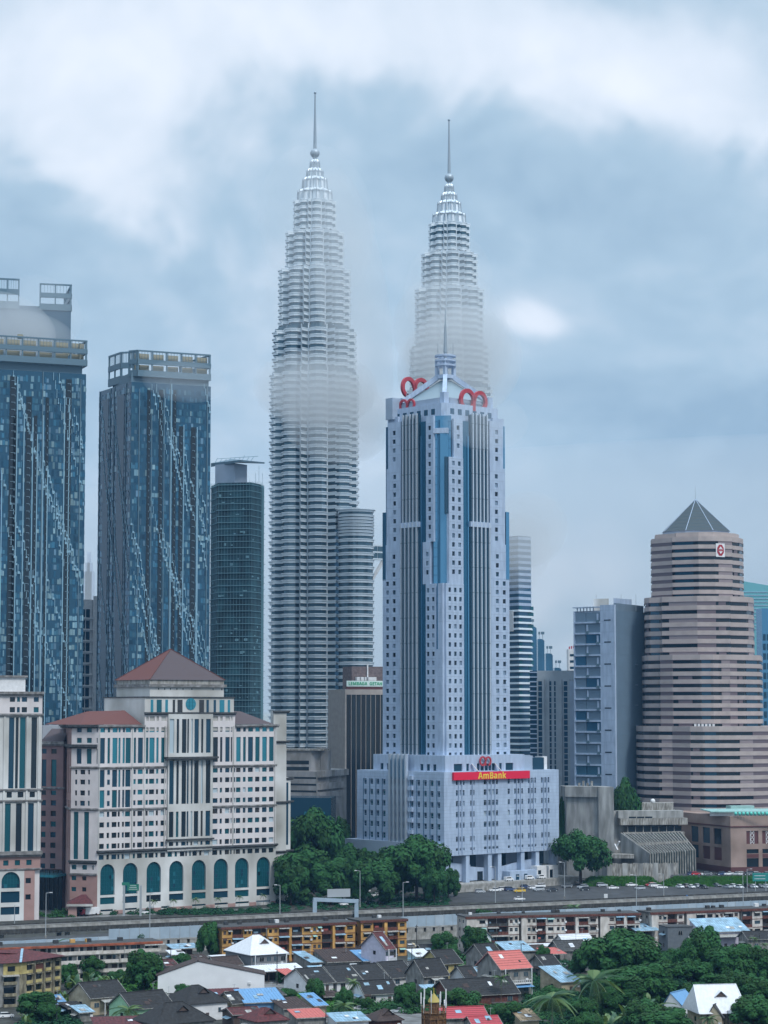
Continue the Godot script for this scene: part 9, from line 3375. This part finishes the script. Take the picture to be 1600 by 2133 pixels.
	pm.box(s.position,Vector3(4.6,1.3,0.15),Basis(UP,0.43))
	obj("sign_panel",pm,mat(Color(0.03,0.14,0.36),0.5),s)
	s=thing("white_cabinet","white box cabinet standing on the expressway edge below the car park","cabinet",Vector3(89.64,7.30,-930.64))
	pm=MB.new()
	pm.box(s.position+Vector3(0,0.9,0),Vector3(1.4,1.9,0.8))
	obj("cabinet_body",pm,M.white,s)
	pm=MB.new()
	pm.box(s.position+Vector3(0,-0.1,0),Vector3(1.6,0.2,1.0))
	obj("cabinet_foot",pm,M.concrete_light,s)

	s=thing("tan_signboard","small tan signboard on posts behind the white sedan","sign",Vector3(-4.55,0.00,-645.23))
	o=s.position
	pm=MB.new()
	pm.box(o+Vector3(0,2.5,0),Vector3(1.7,1.9,0.15))
	obj("sign_panel",pm,M.roof_tan,s)
	pm=MB.new()
	pm.hex([o+Vector3(-1.1,3.4,0.4),o+Vector3(1.1,3.4,0.4),o+Vector3(1.1,3.4,-0.4),o+Vector3(-1.1,3.4,-0.4),o+Vector3(-0.8,3.8,0.1),o+Vector3(0.8,3.8,0.1),o+Vector3(0.8,3.8,-0.1),o+Vector3(-0.8,3.8,-0.1)])
	obj("sign_cap",pm,M.roof_brown,s)
	for x in [-0.7,0.7]:
		var m:=MB.new()
		m.box(o+Vector3(x,0.8,-0.02),Vector3(0.14,1.6,0.14))
		obj("sign_post",m,M.wood,s)
	s=thing("stacked_sacks","pile of pale yellow sacks in the yard right of the lilac house","sacks",Vector3(12.27,0.00,-796.85))
	for i in 9:
		var m:=MB.new()
		m.ball(s.position+Vector3((i % 4)*1.5 - 2.4,0.6+(i/4)*0.9,(i % 3)*0.6),Vector3(1.0,0.7,0.8),10,6)
		obj("sack",m,M.plaster_cream,s)
	s=thing("white_fence","low white boundary wall by the round dark tree","wall",Vector3(-24.73,0.00,-647.31))
	for i in 6:
		var m:=MB.new()
		m.box(s.position+Vector3(-5.0+i*1.8,0.9,-1.0 - i*0.9),Vector3(1.75,1.8,0.2),Basis(UP,0.46))
		obj("wall_panel",m,M.flat_white,s)

	s=thing("dark_canopy","sloping dark canopy among the cars before the pale podium","canopy",Vector3(55.86,0.00,-1088.74))
	o=s.position
	pm=slab(o+Vector3(-5,1.2,1.5),o+Vector3(3.5,1.2,1.5),o+Vector3(6.0,4.4,-2.0),o+Vector3(-1.5,4.4,-2.0),0.15)
	obj("canopy_roof",pm,M.plaster_slate,s)
	for x in [-4.0,3.0]:
		var m:=MB.new()
		m.box(o+Vector3(x,0.6,1.4),Vector3(0.15,1.2,0.15))
		obj("canopy_post",m,M.pole_dark,s)

func make_clouds() -> void:
	rng.seed=5
	for k in [[-37,257,-1230,34,17,98,1.10],
		[-37,255,-1230,25,11,95,0.90],
		[-25,240,-1232,31,21,95,0.80],
		[-17,304,-1235,20,76,95,0.60],
		[-37,349,-1235,32,40,95,0.40],
		[-38,305,-1240,32,16,90,0.25],
		[36,320,-1280,25,19,135,0.60],
		[37,298,-1280,33,22,135,1.00],
		[42,275,-1272,35,24,150,1.30],
		[41,280,-1272,30,17,150,1.10],
		[73,177,-1195,23,20,84,0.70],
		[72,166,-1195,15,20,84,0.45],
		[-195,285,-1182,21,13,68,1.10],
		[-188,279,-1182,25,8,68,0.80],
		[-178,292,-1182,18,15,68,0.30],
		[-97,243,-1100,21,10,24,0.25],
		[47,216,-1046,20,13,24,0.25],
		[0,184,-2150,1179,136,280,0.80]]:
		var f:=FogVolume.new()
		f.shape=RenderingServer.FOG_VOLUME_SHAPE_ELLIPSOID
		f.size=Vector3(k[3],k[4],k[5])*2.0
		f.position=Vector3(k[0],k[1],k[2])
		f.rotation=Vector3(0,0,rng.randf_range(-0.15,0.15))
		var m:=FogMaterial.new()
		m.density=k[6]/f.size.z
		m.albedo=Color(0.96,0.985,1.0)
		f.material=m
		f.name=numbered("cloud_bank")
		f.set_meta("kind","stuff")
		f.set_meta("label","thin low white cloud drifting round the tower tops")
		add_child(f)
